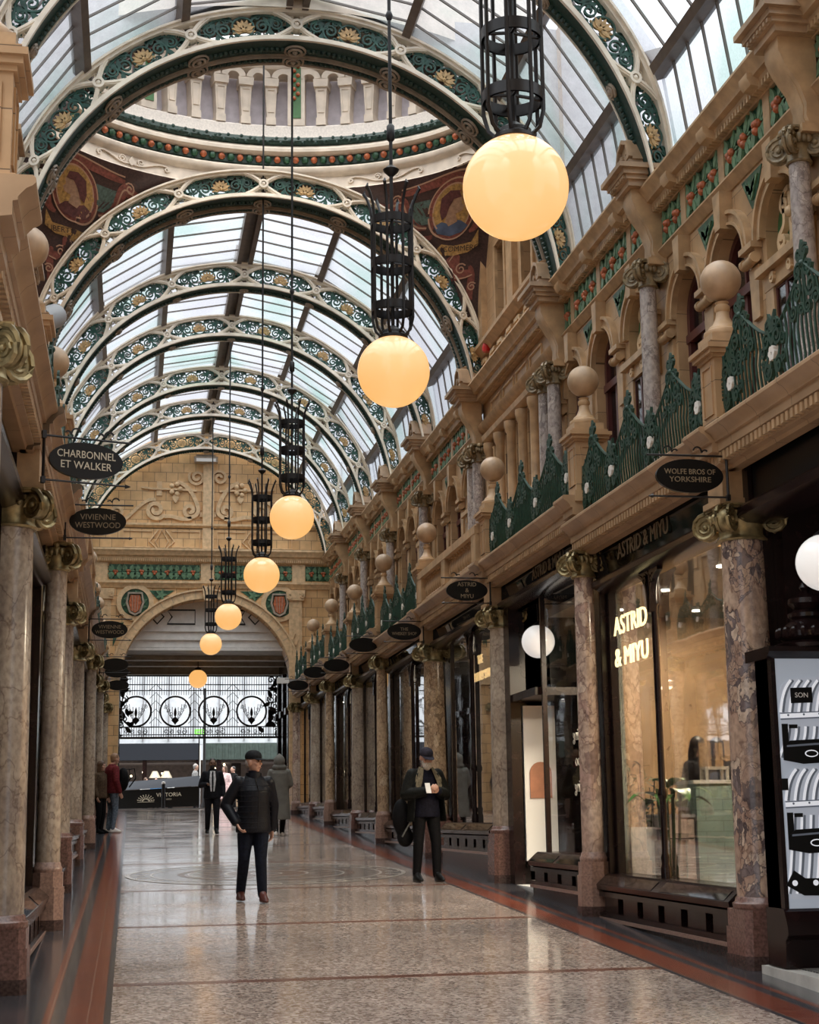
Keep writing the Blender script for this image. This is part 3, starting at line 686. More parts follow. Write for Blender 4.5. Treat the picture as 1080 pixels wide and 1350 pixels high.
for sg in (1, -1):
    for i, y in enumerate(SY):
        if y > 46: continue
        z = lvl(y); zn = z
        if i > 0 or sg == -1:
            t = thing('ball_finial_pier', f'{ORD[i if sg == -1 else i - 1]} stone balcony pier with round ball finial on {SIDE[sg]} ledge', 'pier', (XC + sg * (2.9 if sg == 1 else 2.96 if i else 2.88), y - (.13 if i else .3), 4.82 + z), 0, f'ball topped piers on the {SIDE[sg]} ledge')
            for nm, me in zip(('pier', 'finial_neck', 'finial_ball'), FIN): link(nm, me, t)
            w = struct(link('wall_right' if sg == 1 else 'wall_left', None, None, (XC, y, z), None, (sg, 1, 1)))   # the ledge breaks forward below each pier, a stone block fills down to the capital
            mb = MB(); sweep(mb, ledge_profile(.05 if sg == 1 else .0 if i else .04), *((-.3, .1) if i else (-.6, -.05))); obj('ledge_break', mb, M['stone_trim'], w)
            mb = MB(); zc = SHAFT[i][1] - z; mb.box(2.80, 3.3, -.17, .17, zc - .01, 4.62); mb.box(2.76, 3.3, -.2, .2, zc, zc + .05); obj('pier_block', mb, M['stone_plain'], w)
        ys = [-.4, .1] if i == 3 else [0, -.46] if i == 4 else [0]
        if i == 0: continue
        for q, dy in enumerate(ys):
            extra = ' beside the dome' if len(ys) > 1 else ''
            nm = ORD[i - 1]
            t = thing('upper_column', f'{"inner" if q else nm} grey marble column of the upper {SIDE[sg]} wall' + (f', {"nearer" if i == 3 else "farther"} edge of dome' if q else ''), 'column',
                      (XC + sg * 3.76, y + dy, 4.86 + z), 0, f'upper {SIDE[sg]} columns')
            s_ = (7.72 + zn - 4.86 - z - .32) / 2.5
            link('shaft', UCOL[0], t, scale=(1, 1, s_)); link('capital', UCOL[1], t, (0, 0, 2.5 * s_))
        t = thing('console_bracket', f'{ORD[i - 1]} carved stone bracket with pediment block at {SIDE[sg]} roof edge', 'bracket', (XC + sg * 3.92, y - (.4 if i == 3 else 0), 7.72 + zn), 0 if sg == 1 else PI, f'{SIDE[sg]} roof edge brackets')
        link('console', BRK[0], t); link('pediment_block', BRK[1], t)

# ------------------------------------------------------------ railings and the stone balustrade
def railing_parts(L):
    bars, rail = MB(), MB(); out = []
    x = 0; P = lambda a, b, h: (x - .012 + h, a, b)
    a0, a1 = .14, L - .36; f_ = L / 4.2
    peaks = [.93 * f_, 2.22 * f_, 3.45 * f_]; lows = [.27 * f_, 1.58 * f_, 2.83 * f_, 3.75 * f_]
    def top(y):
        d = min(abs(y - p) for p in peaks); u = min(1, d / (.64 * f_)); return .50 + .36 * (1 - math.sin(u * PI / 2)) ** .9
    n = int((a1 - a0) / .074); pts = []
    for q in range(n + 1):
        y = a0 + (a1 - a0) * q / n; t = top(y)
        bars.tube([(x + .007 * sin(j * 1.9), y + .007 * cos(j * 1.9), .03 + (t - .03) * j / 6) for j in range(7)], .0105, 4)
    for q in range(81):
        y = a0 + (a1 - a0) * q / 80; pts.append((x, y, top(y)))
    rail.tube(pts, .015, 6); rail.tube([(x, a0, .05), (x, a1, .05)], .014, 4); rail.tube([(x, a0, 0), (x, a0, top(a0) + .03)], .018, 6); rail.tube([(x, a1, 0), (x, a1, top(a1) + .03)], .018, 6)
    out += [(bars, 'bars', M['green_iron']), (rail, 'handrail', M['green_iron'])]
    for p in peaks:
        orn = MB()
        for e in (-1, 1):
            orn.ribbon(spiral((p + e * .08, .80), .015, .075, 0, e * 1.5, 12), .026, P, 0, .026)
            orn.ribbon(spiral((p + e * .12, .64), .015, .085, PI, -e * 1.5, 12), .026, P, 0, .026)
            orn.ribbon(spiral((p + e * .20, .52), .012, .07, PI, e * 1.5, 12), .024, P, 0, .026)
            orn.ribbon(spiral((p + e * .05, .93), .01, .05, 0, -e * 1.3, 10), .024, P, 0, .026)
            orn.ribbon(spiral((p + e * .055, .50), .012, .055, PI, -e * 1.5, 12), .02, P, 0, .026); orn.prism(leaf((p, .84), PI / 2 - e * .6, .12, .045), P, 0, .022)
        orn.prism(leaf((p, .90), PI / 2, .13, .06), P, 0, .024); orn.sphere((x, p, .84), .035, 8, 6); orn.ribbon([(p, .45), (p, .98)], .02, P, 0, .02)
        out.append((orn, 'scroll_crest', M['green_iron']))
    for p in lows:
        p = min(max(p, a0 + .14), a1 - .14); orn, fl_ = MB(), MB()
        for e in (-1, 1):
            for f in (-1, 1):
                orn.ribbon(spiral((p + e * .10, .33 + f * .12), .015, .08, 0, e * f * 1.5, 12), .026, P, -.005, .03)
                orn.prism(leaf((p + e * .02, .33 + f * .05), PI / 2 * f + e * .6, .16, .05), P, -.005, .03); orn.ribbon(spiral((p + e * .19, .33 + f * .06), .01, .05, PI, e * f * 1.4, 10), .02, P, 0, .026)
            orn.ribbon(spiral((p + e * .07, .56), .012, .06, 0, e * 1.4, 10), .024, P, 0, .026)
            orn.prism(leaf((p, .5), PI / 2 + e * .35, .18, .06), P, 0, .026)
        out.append((orn, 'scroll_cluster', M['green_iron']))
        for j in range(6):
            c = (p + .036 * cos(j * PI / 3), .33 + .036 * sin(j * PI / 3)); fl_.prism([(c[0] + .027 * cos(q * PI / 4), c[1] + .027 * sin(q * PI / 4)) for q in range(8)], P, -.012, .034)
        out.append((fl_, 'flower', M['white_flower']))
    return [m.mesh(nm, mt) for m, nm, mt in out]
RAIL = {}
nr = {1: 0, -1: 0}
for sg in (1, -1):
    for i in range(len(SY) - 1):
        if i == 3: continue
        if sg == -1 and i < 1: continue
        L = round(SY[i + 1] - SY[i], 2)
        if L not in RAIL: RAIL[L] = railing_parts(L)
        n = nr[sg]; nr[sg] += 1
        t = thing('balcony_railing', f'{ORD[n]} green iron balcony railing with white flowers, {SIDE[sg]} side', 'railing', (XC + sg * 2.80, SY[i], 4.86 + blvl(i)), 0, f'{SIDE[sg]} balcony railings')
        for me in RAIL[L]: link(me.name.split('.')[0], me, t)
bl = MB(); bl.box(-.05, .05, -.05, .05, 0, .03)
bl.lathe([(.035, .03), (.045, .05), (.03, .07), (.05, .13), (.055, .17), (.04, .25), (.026, .31), (.03, .33), (.042, .345), (.03, .36)], n=10); bl.box(-.05, .05, -.05, .05, .36, .39)
BAL = bl.mesh('baluster', M['stone_plain'])
for sg in (1, -1):
    L = DB1 - DB0; t = thing('stone_balustrade', f'pale stone balustrade with turned balusters under the dome, {SIDE[sg]} side', 'balustrade', (XC + sg * 2.80, DB0, 4.86 + .285))
    mb = MB(); mb.box(-.1, .1, .15, L - .4, 0, .1); mb.box(-.12, .12, .15, L - .4, .49, .6); mb.box(-.09, .09, .15, L - .4, .6, .63); obj('coping', mb, M['stone_plain'], t)
    for y in (.3, L / 2, L - .5): mb = MB(); mb.box(-.11, .11, y - .14, y + .14, .1, .49); obj('pedestal', mb, M['stone_plain'], t)
    for s0, s1 in ((.5, L / 2 - .2), (L / 2 + .2, L - .7)):
        for q in range(11): link('baluster', BAL, t, (0, s0 + (s1 - s0) * q / 10, .1))
# ============================================================ roof: painted iron ribs, purlins, obscured glass
RZ = 8.815      # springing centre of the vault above level zero
RO, RI, RN = 3.86, 3.34, 3.6
NODE = [rad(90 + 22.8 * k) for k in range(-4, 5)]
def PA(rc):     # polar mapping: u = arc length at radius rc measured clockwise from the panel middle, v = radial offset, h toward the viewer (-y)
    def f(a, b, h):     # the arch is a little wider than it is high and its two rims draw together towards the feet
        t = a / rc; r = rc + b * (1 - .55 * min(1.1, abs(t) / (PI / 2)) ** 4); return (1.06 * r * sin(t), -h, r * cos(t))
    return f
def rib_meshes():
    P = PA(RN); AL = RN * rad(94)
    AL = RN * rad(91.5); fr = MB(); n = 72
    line = lambda v: [(-AL + 2 * AL * q / n, v) for q in range(n + 1)]
    for h0, h1 in ((.0, .16),):
        fr.ribbon(line(RO - RN - .04), .08, P, h0, h1); fr.ribbon(line(RI - RN + .045), .07, P, .09, h1 + .02)
        fr.ribbon(line(RO - RN - .02), .03, P, h1, h1 + .04); fr.ribbon(line(RI - RN + .012), .022, P, h1, h1 + .05)
    for a in NODE:
        s_ = (PI / 2 - a) * RN
        if abs(s_) > AL - .4: continue
        for e in (-1, 1):
            for f in (-1, 1):
                v1 = (RO - RN - .06) if f > 0 else (RI - RN + .07)
                fr.ribbon(bez((s_, 0), (s_ + e * .07, f * .05), (s_ + e * .12, v1 * .6), (s_ + e * .30, v1 * 1.0), 8), .062, P, .02, .15)
                fr.ribbon(bez((s_, 0), (s_ + e * .07, f * .05), (s_ + e * .12, v1 * .6), (s_ + e * .30, v1 * 1.0), 8), .018, P, .15, .165)
                fr.ribbon(spiral((s_ + e * .07, v1 * .68), .008, .035, 0, 1.4 * e, 8), .014, P, .05, .08)
        fr.ribbon(arc((s_, 0), .062, 0, 2 * PI, 16)[:-1], .035, P, .0, .18, closed=True); x, y, z = P(s_, 0, .15); fr.sphere((x, y, z), .035, 8, 6)
    frame = fr.mesh('rib_frame', M['cream'], 30)
    panels, shells, rings = [], [], []
    for k in range(8):
      PP0 = P; uc = (PI / 2 - (NODE[k] + NODE[k + 1]) / 2) * RN; Pk = lambda a, b, h, uc=uc: PP0(a + uc, b, h)
      panels.append(panel_mesh(Pk)); m_ = shell_mesh(Pk); shells.append(m_[0]); rings.append(m_[1])
    return frame, panels, shells, rings
def panel_mesh(P):
    pn = MB()       # leafy scroll filling of one panel
    for e in (-1, 1):
        pn.ribbon(bez((e * .10, -.10), (e * .2, -.2), (e * .34, -.15), (e * .36, .0)) + spiral((e * .26, .0), .10, .02, 0 if e > 0 else PI, e * 1.5, 16), .026, P, .05, .09)
        pn.ribbon(bez((e * .12, .10), (e * .24, .2), (e * .40, .17), (e * .52, .06)) + spiral((e * .44, .03), .085, .02, .3 if e > 0 else PI - .3, -e * 1.5, 16), .026, P, .05, .09)
        pn.ribbon(bez((e * .30, -.16), (e * .4, -.2), (e * .54, -.15), (e * .58, -.06)) + spiral((e * .52, -.07), .065, .015, 0 if e > 0 else PI, e * 1.4, 12), .022, P, .05, .085)
        pn.ribbon(spiral((e * .20, .14), .05, .012, PI, -e * 1.3, 10), .02, P, .05, .085)
        pn.ribbon(spiral((e * .60, .07), .045, .01, PI, -e * 1.3, 10), .018, P, .05, .085)
        pn.ribbon(spiral((e * .18, -.12), .045, .01, 0, e * 1.3, 10), .018, P, .05, .085)
        for c, a, l in (((e * .36, -.02), PI / 2 - e * .3, .20), ((e * .34, -.04), -PI / 2 + e * .5, .17), ((e * .36, .0), PI / 2 + e * .5, .18), ((e * .55, -.02), PI / 2 - e * 1.1, .16), ((e * .53, 0), -PI / 2 + e * .9, .18), ((e * .12, .14), PI / 2 - e * 1.2, .15), ((e * .12, -.13), -PI / 2 + e * 1.2, .15), ((e * .42, .13), e * -.2 + (0 if e > 0 else PI), .16)):
            pn.prism(leaf(c, a, l, l * .38), P, .055, .085)
        pn.ribbon([(e * .36, -.24), (e * .36, .24)], .03, P, .045, .07)
    pn.ribbon([(-.14, -.13), (0, -.17), (.14, -.13)], .022, P, .05, .08); pn.ribbon([(-.36, -.19), (0, -.21), (.36, -.19)], .02, P, .05, .08)
    return pn.mesh('scroll_panel', M['rib_green'], 0)
def shell_mesh(P):
    sh = MB()       # gilded fan shell in a green ring
    for q in range(9):
        a = rad(-10 + 200 * q / 8); c = (.0, -.05)
        sh.prism(leaf(c, a, .165, .066), P, .06, .10 + .012 * (q % 2))
    x, y, z = P(0, -.05, .1); sh.sphere((x, y, z), .035, 8, 6)
    shell = sh.mesh('shell', M['shell'], 0)
    rg = MB(); rg.ribbon(arc((0, 0), .145, 0, 2 * PI, 22)[:-1], .022, P, .04, .10, closed=True); ringm = rg.mesh('shell_ring', M['rib_green'])
    return shell, ringm
RIB = rib_meshes()
def soffit_meshes(w):
    P = PA(RN); AL = RN * rad(90); n = 72; line = lambda v: [(-AL + 2 * AL * q / n, v) for q in range(n + 1)]
    g, c, b = MB(), MB(), MB(); v0 = RI - RN
    def strip(mb, h0, h1, vv0, vv1):
        mb.ribbon(line((vv0 + vv1) / 2), vv1 - vv0, P, h0, h1)
    strip(g, -w + .03, .15, v0 + .005, v0 + .05)
    if w > .4:
        for h in (-w * .5, -w + .02): strip(c, h - .03, h + .03, v0 - .015, v0 + .05)
        strip(c, -w * .5 - .01, -w * .5 + .01, v0 - .05, v0)
    else:
        strip(c, -w, -w + .03, v0 - .01, v0 + .1)
    for k in range(150):
        a = -AL + 2 * AL * (k + .5) / 150
        for h in ((-w * .15, -w * .75) if w > .4 else (-w * .25,)):
            x, y, z = P(a, v0 + .0, h); g.sphere((x, y, z), .045, 6, 4)
    bosses = []
    for a in NODE:
        if abs(a - PI / 2) > rad(80): continue
        b = MB(); s_ = (PI / 2 - a) * RN
        for h in ((-w * .18, -w * .75) if w > .4 else (-w * .3,)):
            R_ = .15 if w > .4 else .09
            for r_, t_ in ((R_, .03), (R_ * .62, .05)):
                b.tube([P(s_ + r_ * cos(2 * PI * q / 16), v0 - .02 - (t_ - .03), h + r_ * sin(2 * PI * q / 16)) for q in range(16)], .02, 5, closed=True)
            x, y, z = P(s_, v0 - .03, h); b.sphere((x, y, z), .045, 8, 6)
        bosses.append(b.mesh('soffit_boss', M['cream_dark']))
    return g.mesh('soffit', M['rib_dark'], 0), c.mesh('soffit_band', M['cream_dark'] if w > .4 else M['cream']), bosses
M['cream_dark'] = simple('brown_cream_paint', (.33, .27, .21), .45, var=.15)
SOF = {False: soffit_meshes(.24), True: soffit_meshes(.54)}
RIBS = [(16.28, 0, False), (20.32, .285, True), (26.0, .285, True), (30.72, .285, False), (34.9, .53, False), (39.1, .53, False), (43.25, .78, False), (47.3, .78, False)]
for n, (y, z, dbl) in enumerate(RIBS):
    where = ['nearest', 'second', 'third', 'fourth', 'fifth', 'sixth', 'seventh', 'farthest'][n]
    ex = {1: ' before the dome', 2: ' beyond the dome', 7: ', against the end wall'}.get(n, '')
    t = thing('roof_arch', f'{where} cream and green roof arch with gold shells{ex}', 'arch', (XC + .05, y, RZ + z), 0, 'decorated roof arches')
    link('rib_frame', RIB[0], t)
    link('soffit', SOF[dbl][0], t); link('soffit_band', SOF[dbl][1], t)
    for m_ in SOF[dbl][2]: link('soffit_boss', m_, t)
    for k in range(8):
        p = link('scroll_panel', RIB[1][k], t); link('shell', RIB[2][k], p); link('shell_ring', RIB[3][k], p)

# roof glazing, one run of vault between supports
RG, XS = 4.02, 1.05
def roof_bay(y0, y1, z, nb, nm, last=False):
    base = struct(link('ceiling', None, None, (XC + .05, 0, RZ + z)))
    gl, br, pu = MB(), MB(), MB(); ang = [rad(-4)] + [rad(90 + 22.8 * k) for k in (-4, -3, -2, -1, 0, 1, 2, 3, 4)][0:] + [rad(184)]
    ang = [rad(-6)] + [rad(90 + 22.8 * k) for k in (-3, -2, -1, 0, 1, 2, 3)] + [rad(186)]
    pts = [(RG * XS * cos(a), RG * sin(a)) for a in ang]
    for (xa, za), (xb, zb) in zip(pts[:-1], pts[1:]):
        for q in range(nb):
            ya, yb = y0 + (y1 - y0) * q / nb, y0 + (y1 - y0) * (q + 1) / nb
            gl.add([(xa, ya, za), (xa, yb, za), (xb, yb, zb), (xb, ya, zb)], [(0, 1, 2, 3)])
        for q in range(1, nb):
            ya = y0 + (y1 - y0) * q / nb; l = math.hypot(xb - xa, zb - za); nx, nz = -(zb - za) / l, (xb - xa) / l
            f = -1 if nx * (xa + xb) + nz * (za + zb) > 0 else 1
            br.add([(xa, ya - .012, za), (xa, ya + .012, za), (xb, ya + .012, zb), (xb, ya - .012, zb)] + [(xa + f * nx * .03, ya - .012, za + f * nz * .03), (xa + f * nx * .03, ya + .012, za + f * nz * .03), (xb + f * nx * .03, ya + .012, zb + f * nz * .03), (xb + f * nx * .03, ya - .012, zb + f * nz * .03)],
                   [(0, 1, 2, 3), (7, 6, 5, 4), (0, 4, 5, 1), (1, 5, 6, 2), (2, 6, 7, 3), (3, 7, 4, 0)])
    for a in ang[1:-1]:
        c, s_ = cos(a), sin(a); w = .06
        def pt(r, t): return (XS * (r * c - t * s_), r * s_ + t * c)
        if abs(a - PI / 2) < .01:     # the ridge is a pair of beams
            for o in (-.11, .11): pu.prism([pt(RG - .20, o - .045), pt(RG + .04, o - .045), pt(RG + .04, o + .045), pt(RG - .20, o + .045)], lambda u, v, h: (u, h, v), y0, y1)
            pu.prism([pt(RG - .05, -.1), pt(RG + .03, -.1), pt(RG + .03, .1), pt(RG - .05, .1)], lambda u, v, h: (u, h, v), y0, y1)
        else: pu.prism([pt(RG - .20, -w), pt(RG + .04, -w), pt(RG + .04, w), pt(RG - .20, w)], lambda u, v, h: (u, h, v), y0, y1)
    obj('roof_pane', gl, M['roof_glass'], base, 0); obj('glazing_bar', br, M['bar'], base, 0); obj('purlin', pu, M['purlin'], base, 0)
for y0, y1, z, nb in ((3.9, 8.1, 0, 9), (8.1, 12.2, 0, 9), (12.2, 16.3, 0, 9), (16.3, 20.5, .285, 9), (26.6, 30.75, .285, 7), (30.75, 34.95, .53, 7), (34.95, 39.15, .53, 7), (39.15, 43.3, .78, 7), (43.3, 47.6, .78, 7)):
    roof_bay(y0, y1, z, nb, '')

# ------------------------------------------------------------ dome: pendentives, cornice ring and drum
DC = (XC, 23.45); EA, EB, EZ = 3.80, 2.86, 12.80
ell = lambda a, k=0.0, z=EZ: Vector((DC[0] + (EA + k) * cos(a), DC[1] + (EB + k) * sin(a), z))
def pend_point(qx, qy, s_, t):
    """s_ in 0..1 runs from the side wall's middle through the corner (.5) to the arch crown; t from the wall up to the ring"""
    ya = DC[1] + qy * (2.62 if qy > 0 else 2.55)
    xw = XC + qx * 4.02
    if s_ >= .5:
        u = (s_ - .5) * 2 * PI / 2; p = Vector((XC + qx * 4.02 * cos(u), ya, RZ + .285 + 3.84 * sin(u)))
    else:
        u = (.5 - s_) * 2 * PI / 2; p = Vector((xw, DC[1] + (ya - DC[1]) * cos(u), RZ + .285 + 3.6 * sin(u)))
    a = s_ * PI / 2; e = ell(math.atan2(qy * sin(a), qx * cos(a)))
    q = p.lerp(e, t); q.z -= .0; bulge = .16 * sin(PI * t) * (1 if s_ >= .5 else 1)
    d = Vector((q.x - DC[0], q.y - DC[1], 0)); d.normalize(); return q + d * bulge
M['mosaic_red'] = simple('dark_red_mosaic', (.048, .021, .018), .5, var=.25, scale=25)
NS, NT = 40, 10
pend_bvh = {}
M['dome_glass'] = glass('clear_dome_glass', (.95, .95, .95), base=0)
dome_wall = struct(link('ceiling', None))
for qx in (1, -1):
    for qy in (1, -1):
        mb = MB(); v = [pend_point(qx, qy, i / NS, j / NT) for i in range(NS + 1) for j in range(NT + 1)]
        f = [(i * (NT + 1) + j, (i + 1) * (NT + 1) + j, (i + 1) * (NT + 1) + j + 1, i * (NT + 1) + j + 1) for i in range(NS) for j in range(NT)]
        mb.add(v, f); obj('pendentive', mb, M['mosaic_red'], dome_wall)
        pend_bvh[qx, qy] = BVHTree.FromPolygons([tuple(p) for p in v], f)
def ell_ring(mb, prof, n=96, mi=0):
    v = []
    for k, z in prof:
        for q in range(n): v.append(ell(2 * PI * q / n, k, z))
    f = []; m_ = len(prof)
    for i in range(m_ - 1):
        for q in range(n): f.append((i * n + q, i * n + (q + 1) % n, (i + 1) * n + (q + 1) % n, (i + 1) * n + q))
    mb.add(v, f, mi)
M['dome_cream'] = simple('dome_cream_plaster', (.66, .58, .49), .5, var=.1, scale=4)
M['dome_white'] = simple('dome_white_mosaic', (.70, .65, .60), .4, var=.08, scale=30)
M['lavender'] = simple('pale_lavender_recess', (.50, .47, .53), .5, var=.1)
t = struct(link('ceiling', None))
mb = MB(); ell_ring(mb, [(.02, 12.78), (.0, 12.80), (.05, 12.84), (.07, 13.06), (.0, 13.10), (-.03, 13.14), (-.03, 13.2), (.03, 13.25), (.10, 13.28)]); ell_ring(mb, [(.12, 13.45), (.0, 13.46), (-.06, 13.5), (-.06, 13.56), (.02, 13.62), (.08, 13.68), (.14, 13.84)]); obj('cornice_ring', mb, M['dome_cream'], t)
mb = MB()
Pe = lambda a, b, h: ell(a / 3.3, .055 - h, 12.95 + b)
for q in range(10):
    c = 3.3 * 2 * PI * (q + .5) / 10
    for e in (-1, 1):
        mb.ribbon(bez((c, -.03), (c + e * .25, -.12), (c + e * .4, .12), (c + e * .62, .05)) + spiral((c + e * .62, .0), .05, .015, PI / 2, -e * 1.4, 10), .022, Pe, 0, .03)
        mb.ribbon(spiral((c + e * .17, .02), .015, .07, 0, e * 1.5, 12), .022, Pe, 0, .03)
    mb.prism(leaf((c, -.08), PI / 2, .17, .11), Pe, 0, .04)
obj('cornice_scrolls', mb, M['dome_cream'], t)
mb = MB(); ell_ring(mb, [(.10, 13.28), (.06, 13.30), (.06, 13.46), (.10, 13.48)]); obj('orange_band', mb, M['rib_dark'], t)
mb, m2 = MB(), MB()
for q in range(72):
    p = ell(2 * PI * q / 72, .04, 13.38); mb.sphere(tuple(p), .062, 8, 6)
    p = ell(2 * PI * (q + .5) / 72, .045, 13.38); m2.sphere(tuple(p), .07, 6, 4)
obj('orange_fruit', mb, M['fruit'], t); obj('orange_leaf', m2, M['frieze_green'], t)
mb = MB(); mb.tube([ell(2 * PI * q / 96, .06, 13.74) for q in range(96)], .085, 8, closed=True)
for q in range(300):
    p = ell(2 * PI * q / 300, -.01, 13.74 + .05 * sin(q * 2.4)); mb.sphere(tuple(p), .035, 5, 4)
obj('garland', mb, M['rib_dark'], t)
mb = MB(); ell_ring(mb, [(.06, 13.82), (.12, 13.84), (.13, 14.07), (.16, 14.10), (.42, 14.12)]); obj('tiled_band', mb, M['dome_white'], t)
mb = MB(); ell_ring(mb, [(.40, 14.16), (.42, 15.6)]); obj('recess_wall', mb, M['lavender'], t)
mb, gp, fp = MB(), MB(), MB(); nbay = 54
Pd = lambda a, b, h: ell(a / 3.3, .40 - h, b)
for q in range(nbay):
    c = 3.3 * 2 * PI * q / nbay
    if q % 6 == 0:
        mb.prism([(c - .13, 14.10), (c + .13, 14.10), (c + .13, 15.5), (c - .13, 15.5)], Pd, 0, .26)
        gp.prism([(c - .075, 14.24), (c + .075, 14.24), (c + .075, 15.45), (c - .075, 15.45)], Pd, .26, .275)
        for j in range(9): fp.sphere(tuple(Pd(c + .03 * (-1) ** j, 14.62 + j * .09, .29)), .04, 6, 5)
    else:
        mb.prism([(c - .055, 14.10), (c + .055, 14.10), (c + .09, 14.85), (c - .09, 14.85)], Pd, .0, .25)
        mb.prism([(c - .075, 14.10), (c + .075, 14.10), (c + .075, 14.24), (c - .075, 14.24)], Pd, 0, .28)
        mb.prism([(c - .11, 14.85), (c + .11, 14.85), (c + .12, 15.0), (c - .12, 15.0)], Pd, 0, .29)
        mb.ribbon([(c - .04, 14.35), (c + .04, 14.35), (c + .06, 14.78), (c - .06, 14.78)], .012, Pd, .25, .265, closed=True)
    cm = c + 3.3 * PI / nbay; w = 3.3 * PI / nbay
    mb.ribbon(arc((cm, 15.02), w - .055, 0, PI, 10), .10, Pd, .05, .27)
ell_ring(mb, [(.15, 15.2), (.12, 15.24), (.12, 15.6)])
ell_ring(mb, [(.40, 15.08), (.15, 15.2)])
obj('arcade', mb, M['dome_cream'], t); obj('green_panel', gp, M['panel_green'], t); obj('fruit_swag', fp, M['fruit'], t)
mb = MB(); v = [ell(2 * PI * q / 48, .3, 15.6) for q in range(48)]; v2 = [DC[0:1] for _ in ()]
n = 48; rings = []
for j in range(5):
    u = j / 5 * PI / 2; rings.append([Vector((DC[0] + (EA + .3) * cos(u) * cos(2 * PI * q / n), DC[1] + (EB + .3) * cos(u) * sin(2 * PI * q / n), 15.6 + 2.2 * sin(u))) for q in range(n)])
mb.loft(rings, cap=True); obj('dome_pane', mb, M['dome_glass'], t, 0)
mb = MB(); ell_ring(mb, [(.52, 12.9), (.52, 15.6)]); obj('drum_outside', mb, M['dome_cream'], t)
# the masonry of the crossing outside the vault
mb = MB()
for y in (20.66, 26.72):
    o = [(XC + 4.22 * cos(PI * k / 32), RZ + .285 + 3.98 * sin(PI * k / 32)) for k in range(33)]
    for k in range(32):
        (xa, za), (xb, zb) = o[k], o[k + 1]
        s0 = 4.9 / max(abs(xa - XC), 1e-6); mb.add([(xa, y, za), (xb, y, zb), (xb, y, max(zb, 13.2)), (xa, y, max(za, 13.2))], [(0, 1, 2, 3)])
    for e in (-1, 1): mb.add([(XC + e * 4.22, y, 9.0), (XC + e * 5.2, y, 9.0), (XC + e * 5.2, y, 13.2), (XC + e * 4.22, y, 13.2)], [(0, 1, 2, 3)])
obj('crossing_gable', mb, simple('pale_render', (.42, .42, .44), .7, var=.1), t, 0)
# painted allegories on the far pendentives: drawn on the curved surface itself
def on_pend(qx, x, z, off):
    h = pend_bvh[qx, 1].ray_cast(Vector((x, DC[1], z)), Vector((0, 1, 0)))
    y = h[0].y if h[0] else DC[1] + 2.7
    return (x, y - off, z)
def paint(qx, shapes, name, mat, parent, off=.01):
    bm = bmesh.new()
    for sh in shapes:
        vs = [bm.verts.new((a, 0, b)) for a, b in sh]
        try: bm.faces.new(vs)
        except ValueError: pass
    bmesh.ops.triangulate(bm, faces=bm.faces[:])
    for _ in range(3):
        ed = [e for e in bm.edges if e.calc_length() > .12]
        if ed: bmesh.ops.subdivide_edges(bm, edges=ed, cuts=1)
        bmesh.ops.triangulate(bm, faces=[f for f in bm.faces if len(f.verts) > 3])
    for v in bm.verts: v.co = Vector(on_pend(qx, v.co.x, v.co.z, off))
    me = bpy.data.meshes.new(name); bm.to_mesh(me); bm.free(); me.materials.append(mat); return link(name, me, parent)
def strokes(qx, paths, name, mat, parent, w=.022, off=.014):
    mb = MB()
    for p in paths: mb.ribbon(p, w, lambda a, b, h: on_pend(qx, a, b, off + h), 0, .004)
    return obj(name, mb, mat, parent, 0)
PM = {'red': simple('brick_red_paint', (.20, .058, .042), .5, var=.25, scale=20), 'gold': simple('ochre_paint', (.40, .235, .075), .5, var=.25, scale=20),
      'teal': simple('dull_teal_paint', (.075, .12, .105), .5, var=.25, scale=20), 'line': simple('pale_outline_paint', (.46, .28, .19), .5, var=0),
      'maroon': simple('maroon_paint', (.105, .033, .032), .5, var=.2, scale=20), 'skin': simple('flesh_paint', (.36, .22, .14), .5, var=.15, scale=20), 'ink': simple('dark_line_paint', (.03, .015, .012), .5, var=0),
      'blue': simple('slate_blue_paint', (.07, .10, .17), .5, var=.2)}
def ellip(cx, cz, a, b, n=28, t0=0, t1=2 * PI): return [(cx + a * cos(t0 + (t1 - t0) * k / n), cz + b * sin(t0 + (t1 - t0) * k / n)) for k in range(n)]
def fat(path, w):
    L_, R_ = [], []
    for i in range(len(path)):
        a, b = path[max(0, i - 1)], path[min(len(path) - 1, i + 1)]; l = math.hypot(b[0] - a[0], b[1] - a[1]) or 1
        k = w * (sin(PI * (i + .6) / (len(path) + .2)) ** .5); nx, nz = -(b[1] - a[1]) / l * k, (b[0] - a[0]) / l * k
        L_.append((path[i][0] + nx, path[i][1] + nz)); R_.append((path[i][0] - nx, path[i][1] - nz))
    return L_ + R_[::-1]
